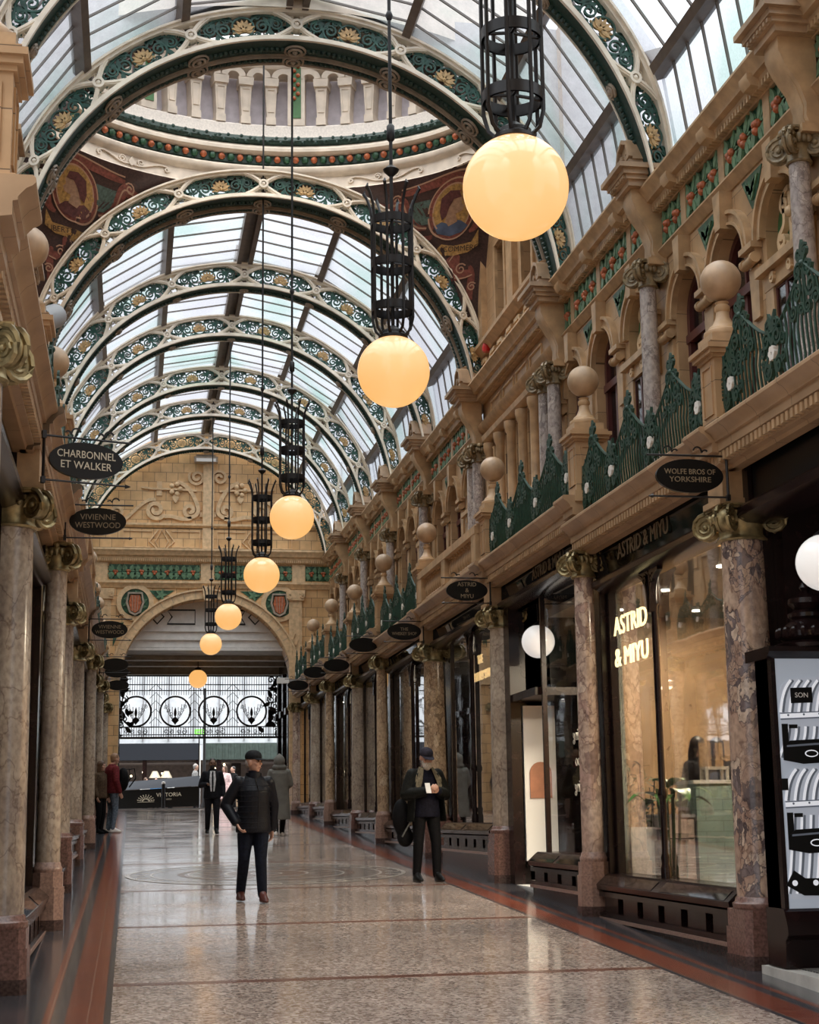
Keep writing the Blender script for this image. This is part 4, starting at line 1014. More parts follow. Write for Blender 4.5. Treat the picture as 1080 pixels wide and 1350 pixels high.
for qx, word in ((-1, 'LIBERTY'), (1, 'COMMERCE')):
    m = lambda x: x if qx == -1 else 4.25 - x        # the two corners mirror each other
    mm = lambda sh: [(m(x), z) for x, z in sh]
    t2 = thing('pendentive_mosaic', 'painted pendentive with a bust in a gold oval and a ' + word + ' scroll', 'mosaic')
    up = bez((-.75, 12.0), (-.3, 12.1), (-.45, 12.6), (-.2, 12.45)) + bez((-.2, 12.45), (.0, 12.3), (.0, 12.55), (.22, 12.47))
    reds = [fat(mm(up), .085), fat(mm(bez((-1.35, 12.6), (-1.1, 12.75), (-.7, 12.6), (-.3, 12.58))), .07), fat(mm(bez((-.85, 11.85), (-.55, 11.8), (-.5, 12.1), (-.4, 12.25))), .07),
            fat(mm(bez((-1.3, 11.5), (-1.0, 11.3), (-1.2, 11.05), (-1.5, 11.2))), .11), fat(mm(bez((-1.5, 11.3), (-1.62, 11.1), (-1.45, 10.95), (-1.55, 10.72))), .06), fat(mm(bez((-1.55, 12.4), (-1.66, 12.1), (-1.6, 11.9), (-1.45, 11.85))), .06)]
    for r_ in reds: paint(qx, [r_], 'scroll_paint', PM['red'], t2)
    paint(qx, [mm([(-.8, 12.05), (-.45, 12.1), (-.42, 12.42), (-.78, 12.42)])], 'ground_paint', PM['teal'], t2, .008)
    paint(qx, [mm(ellip(-1.13, 12.2, .36, .44))], 'oval_rim', PM['red'], t2, .012); paint(qx, [mm(ellip(-1.13, 12.2, .31, .39))], 'oval_ground', PM['gold'], t2, .016)
    paint(qx, [mm([(-1.42, 11.94), (-1.30, 12.03), (-1.16, 12.06), (-1.1, 12.0), (-.98, 12.04), (-.86, 11.98), (-.92, 11.86), (-1.13, 11.8), (-1.32, 11.85)])], 'robe_paint', PM['maroon' if qx < 0 else 'blue'], t2, .02)
    paint(qx, [mm([(-1.24, 12.02), (-1.2, 12.14), (-1.3, 12.17), (-1.33, 12.24), (-1.28, 12.28), (-1.29, 12.36), (-1.2, 12.42), (-1.08, 12.36), (-1.06, 12.2), (-1.04, 12.04), (-1.1, 11.96)])], 'face_paint', PM['skin'], t2, .024)
    paint(qx, [mm([(-1.27, 12.37), (-1.22, 12.47), (-1.08, 12.49), (-.95, 12.4), (-.94, 12.2), (-.98, 12.06), (-1.05, 12.12), (-1.09, 12.26), (-1.14, 12.36)])], 'hair_paint', PM['maroon'], t2, .028)
    paint(qx, [mm([(-1.6, 11.86), (-1.5, 11.68), (-1.2, 11.64), (-1.0, 11.68), (-.88, 11.6), (-.98, 11.5), (-1.2, 11.48), (-1.45, 11.52), (-1.62, 11.62)])], 'banner', PM['gold'], t2, .02)
    strokes(qx, [mm(up), mm(ellip(-1.13, 12.2, .37, .45, 40)), mm(ellip(-1.13, 12.2, .3, .38, 40)), mm(bez((-1.3, 11.56), (-.95, 11.3), (-1.15, 10.95), (-1.55, 11.15))), mm(spiral((-1.35, 11.25), .02, .1, 0, 1.4, 14)), mm(spiral((-.22, 12.5), .02, .09, 0, 1.4, 14)),
               mm(bez((-1.35, 12.68), (-1.1, 12.82), (-.7, 12.66), (-.3, 12.65))), mm(spiral((-1.55, 10.95), .02, .08, 0, 1.4, 14)), mm(bez((-.62, 11.95), (-.2, 12.2), (-.3, 12.4), (-.05, 12.38)))], 'outline_paint', PM['line'], t2)
    me = text_mesh(word, .125, 0); 
    cx, cz = (m(-1.36), 11.585)
    for v in me.vertices: x, z = cx + v.co.x, cz + v.co.y; v.co = Vector(on_pend(qx, x, z, .03))
    me.materials.clear(); me.materials.append(PM['ink']); link('lettering', me, t2)
# ============================================================ end wall
EY = 47.62; AC, AZ, AR = 2.2, 5.72, 2.60
we = struct(link('wall_end', None))
mb = MB(); n = 28
def eq(a, b, c_, d_): mb.add([(a, EY, b), (c_, EY, b), (c_, EY, d_), (a, EY, d_)], [(0, 1, 2, 3)])
eq(-2.1, 1.5, AC - AR, 9.4); eq(AC + AR, 1.5, 6.2, 9.4)
for k in range(n):
    a0, a1 = PI * k / n, PI * (k + 1) / n
    p, q = (AC - AR * cos(a0), AZ + AR * sin(a0)), (AC - AR * cos(a1), AZ + AR * sin(a1))
    mb.add([(p[0], EY, p[1]), (q[0], EY, q[1]), (q[0], EY, 9.4), (p[0], EY, 9.4)], [(0, 1, 2, 3)])
    mb.add([(p[0], EY, p[1]), (q[0], EY, q[1]), (q[0], EY + .9, q[1]), (p[0], EY + .9, p[1])], [(0, 1, 2, 3)])
for x in (AC - AR, AC + AR): mb.add([(x, EY, 1.5), (x, EY + .9, 1.5), (x, EY + .9, AZ), (x, EY, AZ)], [(0, 1, 2, 3)])
eq(-2.1, 9.4, 6.2, 10.5)
lun = [(XC + 4.05 * cos(PI * k / 40), EY + .1, 9.59 + 4.05 * sin(PI * k / 40)) for k in range(41)]
mb.add(lun, [tuple(range(41))]); mb.add([(-2.1, EY + .1, 9), (6.2, EY + .1, 9), (6.2, EY + .1, 9.7), (-2.1, EY + .1, 9.7)], [(0, 1, 2, 3)])
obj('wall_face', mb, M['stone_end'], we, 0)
PE = lambda a, b, h: (a, EY - h, b)
mb = MB()
def bandx(prof, x0, x1):   # profile (projection, z)
    mb.prism(prof, lambda u, v, h: (h, EY - u, v), x0, x1)
bandx([(-.1, 9.84), (.34, 9.84), (.34, 9.78), (.26, 9.7), (.24, 9.64), (.16, 9.6), (.14, 9.5), (.05, 9.42), (-.1, 9.42)], -1.9, 6.0)
bandx([(-.1, 8.86), (.14, 8.86), (.14, 8.80), (.08, 8.74), (.05, 8.66), (-.1, 8.62)], -1.9, 6.0)
bandx([(-.1, 10.66), (.1, 10.66), (.1, 10.6), (.04, 10.54), (-.1, 10.5)], -1.9, 6.0)
for q in range(120): mb.box(-1.85 + q * .065, -1.82 + q * .065, EY - .18, EY - .05, 9.46, 9.54)
mb.ribbon(arc((AC, AZ), AR + .16, PI, 0, 40), .30, PE, 0, .06); mb.ribbon(arc((AC, AZ), AR + .29, PI, 0, 40), .05, PE, .06, .12); mb.ribbon(arc((AC, AZ), AR + .04, PI, 0, 40), .05, PE, .06, .1)
mb.prism([(AC - .1, 8.26), (AC + .1, 8.26), (AC + .17, 8.7), (AC - .17, 8.7)], PE, 0, .2)
for x in (-.9, 4.9):    # flanking pilasters and caps
    mb.prism([(x - .2, 3), (x + .2, 3), (x + .2, 8.3), (x - .2, 8.3)], PE, 0, .09)
    mb.ribbon([(x - .12, 6.2), (x + .12, 6.2), (x + .12, 8.1), (x - .12, 8.1)], .025, PE, .09, .105, closed=True)
    mb.prism([(x - .26, 8.3), (x + .26, 8.3), (x + .30, 8.62), (x - .30, 8.62)], PE, 0, .15)
    for e in (-1, 1): mb.ribbon(spiral((x + e * .2, 8.44), .02, .09, 0, e * 1.4, 12), .04, PE, .15, .19)
    mb.ribbon([(x, 7.3), (x + .09, 7.1), (x, 6.9), (x - .09, 7.1)], .03, PE, .09, .12, closed=True)
for x in (-1.02, 2.19, 5.0): mb.prism([(x - .2, 8.86), (x + .2, 8.86), (x + .2, 9.42), (x - .2, 9.42)], PE, 0, .07)
for x in (.02, 4.40): mb.ribbon(arc((x, 8.22 - .02), .49, 0, 2 * PI, 32)[:-1], .14, PE, 0, .07, closed=True)
mb.box(AC - .17, AC + .17, EY - .04, EY + .1, 9.84, 13.0)
obj('end_moulding', mb, M['stone_carved'], we)
mb = MB()
for k in range(1, 24):
    a = PI * k / 24; mb.ribbon([(AC + (AR + .02) * cos(a), AZ + (AR + .02) * sin(a)), (AC + (AR + .27) * cos(a), AZ + (AR + .27) * sin(a))], .014, PE, .05, .062)
obj('voussoir_joint', mb, M['cream_dark'], we, 0)
mb = MB()   # diamonds and panels of the attic, strapwork of the tympanum
for x in (.79, 4.24 - .6):
    mb.ribbon([(x - .2, 10.1), (x, 10.46), (x + .2, 10.1), (x, 9.74)][::-1], .03, PE, 0, .05, closed=True)
    for e in (-1, 1):
        mb.ribbon([(x + e * .12, 10.46), (x + e * .38, 10.1), (x + e * .12, 9.86)], .04, PE, 0, .05); mb.ribbon([(x + e * .3, 10.42), (x + e * 1.15, 10.42), (x + e * 1.15, 9.92), (x + e * .34, 9.92)], .03, PE, 0, .04)
PL = lambda a, b, h: (a, EY + .1 - h, b)
for e in (-1, 1):
    c = 2.19; X = lambda x: c + e * x
    mb.ribbon([(X(.2), 11.05), (X(.2), 10.9)], .1, PL, 0, .06)
    mb.ribbon(bez((X(.95), 12.0), (X(.55), 11.9), (X(.35), 11.4), (X(.3), 11.15)) + spiral((X(.55), 11.1), .25, .05, PI if e > 0 else 0, e * 1.3, 24), .12, PL, 0, .08)
    mb.ribbon(bez((X(.5), 10.85), (X(.9), 10.75), (X(1.0), 10.95), (X(1.3), 10.9)) + spiral((X(1.6), 11.1), .3, .06, -2.5 if e > 0 else PI + 2.5, e * 1.5, 26), .12, PL, 0, .08)
    mb.ribbon(bez((X(1.6), 11.42), (X(2.0), 11.5), (X(2.3), 10.9), (X(2.6), 10.75)) + spiral((X(2.75), 11.0), .22, .05, -PI / 2, e * 1.4, 20), .10, PL, 0, .07)
    mb.ribbon(spiral((X(.35), 12.15), .05, .26, 0, e * 1.6, 26), .08, PL, 0, .08)
    mb.ribbon([(X(.35), 11.72), (X(1.0), 11.76), (X(1.7), 11.76), (X(2.05), 11.8)], .06, PL, 0, .09)
    for q in range(5): mb.sphere(PL(X(1.0) + .14 * cos(q * 1.257), 11.76 + .16 * sin(q * 1.257), .07), .085, 8, 6)
    mb.prism(leaf((X(1.0), 11.6), -PI / 2, .28, .2), PL, 0, .1); mb.ribbon([(X(1.5), 12.0), (X(1.5), 11.55)], .16, PL, 0, .05)
    mb.ribbon(bez((X(.2), 11.75), (X(.1), 11.6), (X(.05), 11.7), (X(.02), 11.6)), .05, PL, 0, .08)
obj('strapwork_relief', mb, M['stone_carved'], we)
g, l, f = MB(), MB(), MB()
for a, b, s_ in ((-.78, 1.95, 3), (2.42, 4.78, 5), (5.22, 5.95, 6)): frieze(g, l, f, a, b, 8.92, 9.38, PE, s_)
for x in (.02, 4.40):
    g.prism([(x + .43 * cos(2 * PI * k / 24), 8.2 + .43 * sin(2 * PI * k / 24)) for k in range(24)], PE, 0, .02)
    for k in range(10):
        a = 2 * PI * k / 10; l.prism(leaf((x + .2 * cos(a), 8.2 + .2 * sin(a)), a + .6, .2, .09), PE, .02, .05)
for e in (-1, 1):
    x = AC + e * 1.35
    g.prism([(x - e * .35, 8.58), (x + e * .42, 8.58), (x + e * .12, 8.28)], PE, 0, .02)
    g.prism([(AC + e * 2.5, 7.6), (AC + e * 2.82, 7.55), (AC + e * 2.82, 6.85)], PE, 0, .02)
    for k in range(5): l.prism(leaf((x + e * .05, 8.45), k * 1.257, .2, .08), PE, .02, .05); l.prism(leaf((AC + e * 2.7, 7.35), k * 1.257, .16, .07), PE, .02, .05)
obj('frieze_ground', g, M['frieze_green'], we); obj('frieze_leaf', l, M['leaf'], we, 0); obj('frieze_fruit', f, M['fruit'], we)
mb, m2 = MB(), MB()
for x in (.02, 4.40):
    o = [(x - .14, 8.42), (x + .14, 8.42), (x + .19, 8.2), (x + .12, 7.94), (x, 7.88), (x - .12, 7.94), (x - .19, 8.2)]
    mb.prism(o, PE, .02, .12); m2.ribbon([(x - .2, 8.48), (x + .2, 8.48), (x + .25, 8.2), (x + .15, 7.9), (x, 7.82), (x - .15, 7.9), (x - .25, 8.2)], .06, PE, .02, .15, closed=True)
    for k in (-1, 0, 1): m2.ribbon([(x + k * .09, 8.4), (x + k * .07, 7.92)], .015, PE, .12, .135)
obj('shield', mb, M['fruit'], we); obj('shield_rim', m2, M['cream_dark'], we)
t = thing('floodlight', 'small floodlight bar fixed high on the tan end wall', 'light', (2.1, EY - .1, 12.62))
mb = MB(); mb.box(-.36, .36, -.22, .1, -.05, .12); mb.box(-.3, .3, -.1, .2, .12, .2); obj('housing', mb, M['cream_dark'], t); mb = MB(); mb.box(-.3, .3, -.24, -.2, -.04, .06); obj('lamp_glass', mb, M['white'], t)

# ------------------------------------------------------------ passage to the street
ps = struct(link('ceiling', None))
mb = MB(); mb.add([(AC - 2.9, EY + .5, 6.82), (AC + 2.9, EY + .5, 6.82), (AC + 2.9, EY + .5, 8.6), (AC - 2.9, EY + .5, 8.6)], [(0, 1, 2, 3)])
M['pale_board'] = simple('pale_grey_board', (.76, .73, .70), .5, var=.05)
mb.box(AC - 2.9, AC + 2.9, EY + .42, EY + .5, 7.12, 7.16); mb.box(AC - 2.9, AC + 2.9, EY + .40, EY + .5, 6.8, 6.88); mb.box(AC - 2.9, AC + 2.9, EY + .42, EY + .5, 7.38, 7.42)
obj('tympanum_board', mb, M['pale_board'], ps, 0)
mb = MB(); PT = lambda a, b, h: (a, EY + .5 - h, b)
for e in (-1, 1):
    X = lambda x: AC + e * x
    mb.ribbon([(X(.35), 7.62), (X(.35), 8.05), (X(1.2), 8.05), (X(1.05), 7.84), (X(1.2), 7.62)], .05, PT, 0, .02, closed=True)
    mb.ribbon([(X(1.3), 7.84), (X(1.5), 8.05), (X(1.7), 7.84), (X(1.5), 7.62)], .05, PT, 0, .02, closed=True); mb.ribbon([(X(1.75), 7.66), (X(1.92), 7.84), (X(1.75), 8.0)], .05, PT, 0, .02)
obj('black_diamond_trim', mb, M['iron'], ps, 0)
mb = MB(); mb.box(-1.2, 5.5, EY + .5, 53.6, 6.80, 6.9); mb.box(-1.2, 5.5, 49.6, 49.9, 6.66, 6.8); mb.box(-1.2, 5.5, 51.6, 51.9, 6.66, 6.8); mb.box(-1.2, 5.5, 53.5, 53.7, 6.55, 6.8)
M['dark_cream'] = simple('dull_cream_ceiling', (.30, .26, .21), .5, var=.1)
obj('passage_ceiling', mb, M['dark_cream'], ps, 0)
for e, nm in ((-1, 'wall_left'), (1, 'wall_right')):
    x = AC + e * 2.75; mb = MB(); mb.box(min(x, x + e * .3), max(x, x + e * .3), EY + .9, 53.5, 1.5, 6.9); w = struct(obj(nm, mb, M['wood'], None, 0))
    mb = MB(); n_ = 8
    for q in range(3):
        y = 49 + q * 1.7; mb.box(min(x - e * .16, x), max(x - e * .16, x), y - .2, y + .2, 1.8, 6.3); mb.box(min(x - e * .24, x), max(x - e * .24, x), y - .25, y + .25, 4.9, 5.1)
    obj('passage_pier', mb, M['wood'], w, 0)
# the wrought-iron overthrow across the street opening
GY = 53.4; PG = lambda a, b, h: (a, GY - h, b)
t = thing('iron_gate', 'black wrought iron overthrow gate with circles across the street opening', 'gate', (0, 0, 0))
gx0, gx1, gz0, gz1 = -.75, 5.15, 4.40, 6.55
mb = MB()
for z, w in ((4.42, .07), (4.52, .03), (4.78, .035), (6.0, .03), (6.2, .03), (6.5, .05)): mb.ribbon([(gx0, z), (gx1, z)], w, PG, 0, .05)
obj('gate_rail', mb, M['iron'], t, 0)
mb = MB(); n_ = 72
cs = [.12, 1.43, 2.72, 4.0]
for q in range(n_ + 1):
    x = gx0 + (gx1 - gx0) * q / n_
    if any(abs(x - c) < .46 for c in cs): mb.ribbon([(x, 4.42), (x, 4.78)], .022, PG, .01, .03); mb.ribbon([(x, 5.85), (x, 6.5)], .018, PG, .01, .03)
    else: mb.ribbon([(x, 4.42), (x, 6.5)], .02, PG, .01, .03)
for c in [(a + b) / 2 for a, b in zip(cs[:-1], cs[1:])]:
    for k in range(5): mb.ribbon([(c - .2, 4.9 + k * .28), (c, 5.1 + k * .28), (c + .2, 4.9 + k * .28)], .022, PG, .01, .03)
obj('gate_bars', mb, M['iron'], t, 0)
mb = MB()
for c in cs:
    mb.ribbon(arc((c, 5.3), .50, 0, 2 * PI, 32)[:-1], .06, PG, 0, .05, closed=True)
    for e in (-1, 1):
        for k in range(3): mb.ribbon(spiral((c + e * (.14 + .09 * k), 5.32 + .12 * k - .1), .015, .075, 0, e * 1.4, 10), .02, PG, .01, .03); mb.ribbon(bez((c, 4.85), (c + e * .1, 5.1), (c + e * (.1 + .1 * k), 5.2), (c + e * (.1 + .12 * k), 5.45 + .1 * k)), .018, PG, .01, .03)
        mb.ribbon(spiral((c + e * .3, 4.62), .02, .11, 0, e * 1.3, 10), .025, PG, .01, .03); mb.ribbon(spiral((c + e * .12, 4.62), .02, .08, 0, -e * 1.3, 10), .025, PG, .01, .03)
    mb.prism([(c, 4.86), (c + .13, 5.0), (c, 5.14), (c - .13, 5.0)], PG, 0, .03); mb.prism(leaf((c, 5.1), PI / 2, .35, .1), PG, 0, .03)
obj('gate_circles', mb, M['iron'], t, 0)
for e, x0 in ((1, gx0), (-1, gx1)):   # leafy brackets in the corners
    mb = MB()
    for k in range(22):
        a = k * 2.39; r_ = .12 + .045 * k; mb.prism(leaf((x0 + e * (.15 + .6 * abs(sin(k * 1.7)) * (1 - k / 30)), 4.5 + k * .09), a, .3, .14), PG, -.05 - .03 * (k % 3), .05 + .03 * (k % 2))
    for k in range(9): mb.ribbon(spiral((x0 + e * (.25 + .12 * (k % 3)), 4.6 + k * .22), .02, .14, k, e * 1.4, 10), .04, PG, -.03, .05)
    obj('gate_bracket', mb, M['iron'], t, 0)
tag_t = thing('exit_sign', 'small lit green exit sign on a post seen through the gate', 'sign', (2.33, 55.5, 4.72))
mb = MB(); mb.box(-.16, .16, -.03, .03, -.1, .1); obj('sign_box', mb, emit('exit_green', (.18, .55, .10), 1.2), tag_t, 0)
mb = MB(); mb.box(-.02, .02, -.02, .02, -2.6, -.1); obj('sign_post', mb, M['iron'], tag_t, 0)
mb = MB(); PX = lambda a, b, h: (a, -.03 - h, b); mb.ribbon([(-.1, 0), (.0, 0)], .03, PX, 0, .006); mb.prism([(-.01, .05), (.06, 0), (-.01, -.05)], PX, 0, .006); mb.prism([(.08, -.06), (.13, -.06), (.13, .06), (.08, .06)], PX, 0, .006); obj('sign_arrow', mb, M['white'], tag_t, 0)

# ------------------------------------------------------------ street outside
ST = fz(52.6)
mb = MB(); mb.box(-30, 40, 52.6, 57.2, ST - .3, ST + .0); g_ = struct(obj('floor', mb, simple('pavement_stone', (.2, .195, .195), .35, var=.15), None, 0))
mb = MB(); mb.box(-30, 40, 57.2, 62.8, ST - .3, ST - .1); obj('road', mb, simple('wet_asphalt', (.10, .10, .105), .3, var=.2), g_, 0)
mb = MB(); mb.box(-30, 40, 62.8, 66.2, ST - .3, ST + .0); obj('far_pavement', mb, simple('far_paving', (.2, .2, .2), .5, var=.1), g_, 0)
mb = MB(); mb.box(-30, 40, 53.6, 53.95, ST, ST + .055); obj('kerb', mb, simple('pale_kerb', (.3, .29, .28), .5), g_, 0)
M['facade_white'] = simple('white_glazed_facade', (.62, .66, .70), .4, var=.06)
t = thing('street_building', 'pale glazed department store across the street with dark shop windows', 'building', (0, 66.2, ST))
mb = MB(); mb.box(-30, 40, .0, .4, 2.75, 16); obj('upper_facade', mb, M['facade_white'], t, 0)
mb = MB()
for k in range(24):
    x = -9 + k * 1.05
    mb.box(x - .03, x + .03, -.08, 0, 2.9, 15)
obj('facade_mullions', mb, M['grey'], t, 0)
mb = MB(); mb.box(-30, 2.75, -.5, .4, 2.1, 2.78); obj('dark_fascia', mb, simple('dark_slate_fascia', (.03, .033, .04), .9, var=0, spec=.05), t, 0)
mb = MB(); mb.box(3.0, 40, -.5, .4, 2.1, 2.78)
for k in range(40): mb.box(3.0 + k * .25, 3.05 + k * .25, -.54, -.5, 2.12, 2.76)
obj('green_tile_fascia', mb, simple('sea_green_tile', (.06, .085, .075), .3, var=.15), t, 0)
mb = MB(); mb.box(-30, 40, 3.0, 3.2, 0, 2.1); mb.box(-30, 40, -.1, 3.1, 2.0, 2.1); obj('shop_interior', mb, simple('brown_shop_interior', (.09, .06, .045), .6, var=.2), t, 0)
mb = MB()
for x in (-1.6, .55, 2.75, 3.6, 4.85, 6.0): mb.box(x - .09, x + .09, -.45, -.3, 0, 2.1)
mb.box(4.2, 4.6, 1, 1.4, 0, 2.1); obj('shopfront_posts', mb, M['wood'], t, 0)
mb = MB()
for x, z in ((-.4, 1.62), (.0, 1.5), (-.2, 1.35), (.5, 1.66), (3.5, 1.8), (3.7, 1.86), (3.9, 1.95), (4.0, 1.75), (1.3, 1.6), (4.7, .9), (5.1, .85)): mb.sphere((x, 1.2, z), .045, 8, 6)
obj('shop_lights', mb, emit('warm_bulb', (1, .78, .5), 7), t)
mb = MB(); mb.box(3.2, 5.4, .6, 1.6, .0, .85); obj('shop_counter', mb, simple('tan_counter', (.35, .24, .15), .5), t, 0)
t = thing('street_lamp_post', 'slim grey and black post standing in the street beyond the barrier', 'post', (2.62, 57.8, ST - .1))
mb = MB(); mb.lathe([(.10, 0), (.10, .3), (.055, .4), (.05, 4.5)], n=10); obj('pole', mb, M['iron'], t); mb = MB(); mb.box(-.19, -.13, -.03, .03, .3, 2.4); obj('light_strip', mb, M['white'], t, 0)
# black fabric barrier with its emblem, and the bollard in front
t = thing('cafe_barrier', 'low black fabric barrier with pale lettering and sunburst emblem at the street entrance', 'barrier', (0, 55.2, ST))
mb = MB(); mb.add([(-.6, -.02, .06), (2.33, -.10, .12), (2.33, -.10, .80), (-.6, -.02, .66), (-.6, .02, .06), (2.33, -.06, .12), (2.33, -.06, .80), (-.6, .02, .66)], [(0, 1, 2, 3), (7, 6, 5, 4), (0, 4, 5, 1), (1, 5, 6, 2), (2, 6, 7, 3), (3, 7, 4, 0)]); obj('barrier_panel', mb, M['board_black'], t, 0)
mb = MB(); mb.add([(-.28, -.02, .70), (2.33, -.10, .82), (2.38, .3, 1.17), (-.16, .35, .98)], [(0, 1, 2, 3)]); mb.add([(-.28, -.03, .69), (2.33, -.11, .81), (2.38, .29, 1.16), (-.16, .34, .97)], [(3, 2, 1, 0)]); obj('barrier_top', mb, simple('slate_grey_screen', (.05, .054, .062), 1, var=0, spec=0), t, 0)
mb = MB(); mb.tube([(2.35, -.08, 0), (2.35, -.08, .85)], .02, 6); mb.tube([(-.6, 0, 0), (-.6, 0, .7)], .02, 6); obj('barrier_posts', mb, M['grey'], t)
text('lettering', 'VICTORIA', .19, M['pale_letter'], t, (1.30, -.085, .52), (PI / 2, -.025, -.027), .003); text('lettering', 'LEEDS', .07, M['pale_letter'], t, (1.30, -.085, .37), (PI / 2, -.025, -.027), .003)
mb = MB(); PB = lambda a, b, h: (a, -.066 - h, b)
for k in range(9):
    a = rad(12 + 156 * k / 8)
    for r0, r1 in ((.09, .15), (.17, .23), (.25, .30)): mb.ribbon([(.52 + r0 * cos(a), .30 + r0 * sin(a) * .8), (.52 + r1 * cos(a), .30 + r1 * sin(a) * .8)], .022, PB, 0, .006)
mb.ribbon([(.24, .28), (.80, .29)], .012, PB, 0, .006); obj('sunburst_emblem', mb, M['pale_letter'], t, 0)
t = thing('bollard', 'black bollard with pale top in front of the barrier', 'bollard', (1.085, 53.8, ST + .0))
mb = MB(); mb.lathe([(.06, 0), (.06, .86)], n=14); obj('post', mb, M['iron'], t); mb = MB(); mb.lathe([(.064, .86), (.064, .90), (.05, .93), (.01, .94)], n=14); obj('top_cap', mb, M['pale_board'], t)
for k, x in enumerate((.96, 1.42)):
    t = thing('table_lamp', ('left' if k == 0 else 'right') + ' one of two cream shaded lamps in the shop window across the street', 'lamp', (x, 64.9, ST + 1.0))
    mb = MB(); mb.lathe([(.1, -.5), (.03, -.45), (.03, .35)], n=8); obj('lamp_stem', mb, M['wood'], t); mb = MB(); mb.lathe([(.24, .35), (.10, .62)], n=14); obj('lamp_shade', mb, emit('lit_cream_shade', (1, .85, .6), .25, (.3, .26, .2)), t)
# ============================================================ shopfronts
def shopfront(sg, i, y0, y1, ya, yb, mull, label, text_=None, slots=6, door=False):
    """window between ya and yb (distances beyond the near support y0)"""
    sill, rb, fb, ft = SHOP[i]
    t = thing('shopfront', label, 'shopfront', (XC, y0, 0), 0, f'{SIDE[sg]} shopfronts', (sg, 1, 1))
    L = y1 - y0
    if not door:
        mb = MB(); sweep(mb, [(3.25, sill), (2.96, sill), (2.93, sill - .02), (2.83, sill - .11), (2.84, sill - .16), (2.90, sill - .18), (3.25, sill - .18)], ya, yb); obj('window_sill', mb, M['wood'], t, 30)
        mb = MB(); nb = max(2, slots // 3)
        for q in range(nb):
            a, b = ya + (yb - ya) * (q + .06) / nb, ya + (yb - ya) * (q + .94) / nb
            mb.add([(2.925, a, sill - .022), (2.925, b, sill - .022), (2.838, b, sill - .106), (2.838, a, sill - .106)], [(0, 1, 2, 3)]); 
        for v in range(len(mb.v)): mb.v[v] = (mb.v[v][0] - .004, mb.v[v][1], mb.v[v][2] + .004)
        obj('sill_panel', mb, M['black_glass'], t, 0)
        mb = MB(); h = sill - .18
        mb.box(2.98, 3.2, ya, yb, rb, h); mb.box(2.86, 3.2, ya, yb, h - .05, h); mb.box(2.86, 3.2, ya, yb, rb, rb + .05)
        for q in range(slots):
            a, b = ya + (yb - ya) * (q + .14) / slots, ya + (yb - ya) * (q + .86) / slots; mb.box(2.895, 3.0, a, b, rb + .05, h - .05)
        obj('stall_riser', mb, M['wood'], t, 0)
        mb = MB(); g0, g1 = fz(y0 + ya) - .03, fz(y0 + yb) - .03
        v = [(x, yy, zz) for x in (2.89, 3.2) for yy, zl in ((ya, g0), (yb, g1)) for zz in (zl, rb - .035)]
        mb.add(v, [(0, 1, 3, 2), (4, 6, 7, 5), (0, 4, 5, 1), (2, 3, 7, 6), (0, 2, 6, 4), (1, 5, 7, 3)]); obj('granite_plinth', mb, M['granite_dark'], t, 0)
        mb = MB(); mb.box(2.85, 3.2, ya, yb, rb - .035, rb); obj('plinth_ledge', mb, M['granite_pink'], t, 0)
    # frame, fascia
    mb = MB()
    sweep(mb, [(3.2, fb + .05), (2.93, fb + .05), (2.90, fb + .02), (2.90, fb - .03), (2.96, fb - .06), (3.04, fb - .09), (3.2, fb - .09)], .16, L - .16)
    mb.box(2.98, 3.2, .16, L - .16, ft - .04, ft + .02)
    for yy in (.16, L - .2): mb.box(2.97, 3.2, yy, yy + .05, fb, ft)
    for yy in (ya, yb - .06): mb.box(3.07, 3.13, yy, yy + .06, sill - .02, fb)
    mb.box(3.0, 3.18, -.13, .13 if ya < .3 else .2, fz(y0), fb); obj('wood_frame', mb, M['wood'], t, 30)
    mb = MB(); mb.box(*((3.11, 3.27, .0, .2) if (sg, i) == (1, 2) else (3.25, 3.6, -.3, .22)), fz(y0) - .05, ft); obj('jamb_panel', mb, M['pale_jamb' if (sg, i) == (1, 2) else 'wood'], t, 0)
    mb = MB(); mb.add([(3.04, .2, fb + .05), (3.04, L - .2, fb + .05), (2.99, L - .2, ft - .03), (2.99, .2, ft - .03), (3.1, .2, fb + .05), (3.1, L - .2, fb + .05), (3.08, L - .2, ft - .03), (3.08, .2, ft - .03)], [(0, 1, 2, 3), (7, 6, 5, 4), (0, 4, 5, 1), (1, 5, 6, 2), (2, 6, 7, 3), (3, 7, 4, 0)])
    f = obj('fascia_glass', mb, M['black_glass'], t, 0)
    for c in ([] if door else mull):
        mb = MB(); mb.lathe([(.05, sill), (.05, sill + .1), (.036, sill + .14), (.045, sill + .2), (.03, sill + .24), (.034, sill + .75), (.048, sill + .78), (.048, sill + .82), (.034, sill + .86), (.034, fb - .45), (.048, fb - .42), (.036, fb - .38), (.055, fb - .1)], (3.06, c, 0), 12)
        for e in (-1, 1):
            Pm = lambda a, b, h: (3.06 - h, a, b)
            mb.prism([(c + e * .02, fb - .09), (c + e * .02, fb - .5), (c + e * .05, fb - .34), (c + e * .11, fb - .2), (c + e * .2, fb - .13), (c + e * .3, fb - .09)], Pm, 0, .03); mb.ribbon(bez((c + e * .03, fb - .5), (c + e * .05, fb - .24), (c + e * .1, fb - .15), (c + e * .3, fb - .10)), .03, Pm, 0, .06); mb.ribbon(spiral((c + e * .1, fb - .16), .01, .06, 0, e * 1.4, 10), .018, Pm, .03, .06)
            mb.ribbon([(c + e * .02, fb - .1), (c + e * .26, fb - .1)], .04, Pm, 0, .05); mb.ribbon(spiral((c + e * .05, fb - .28), .008, .03, 0, e * 1.4, 8), .014, Pm, 0, .04)
        obj('mullion', mb, M['wood'], t)
    cuts = [ya + .05] + list(mull) + [yb - .05]
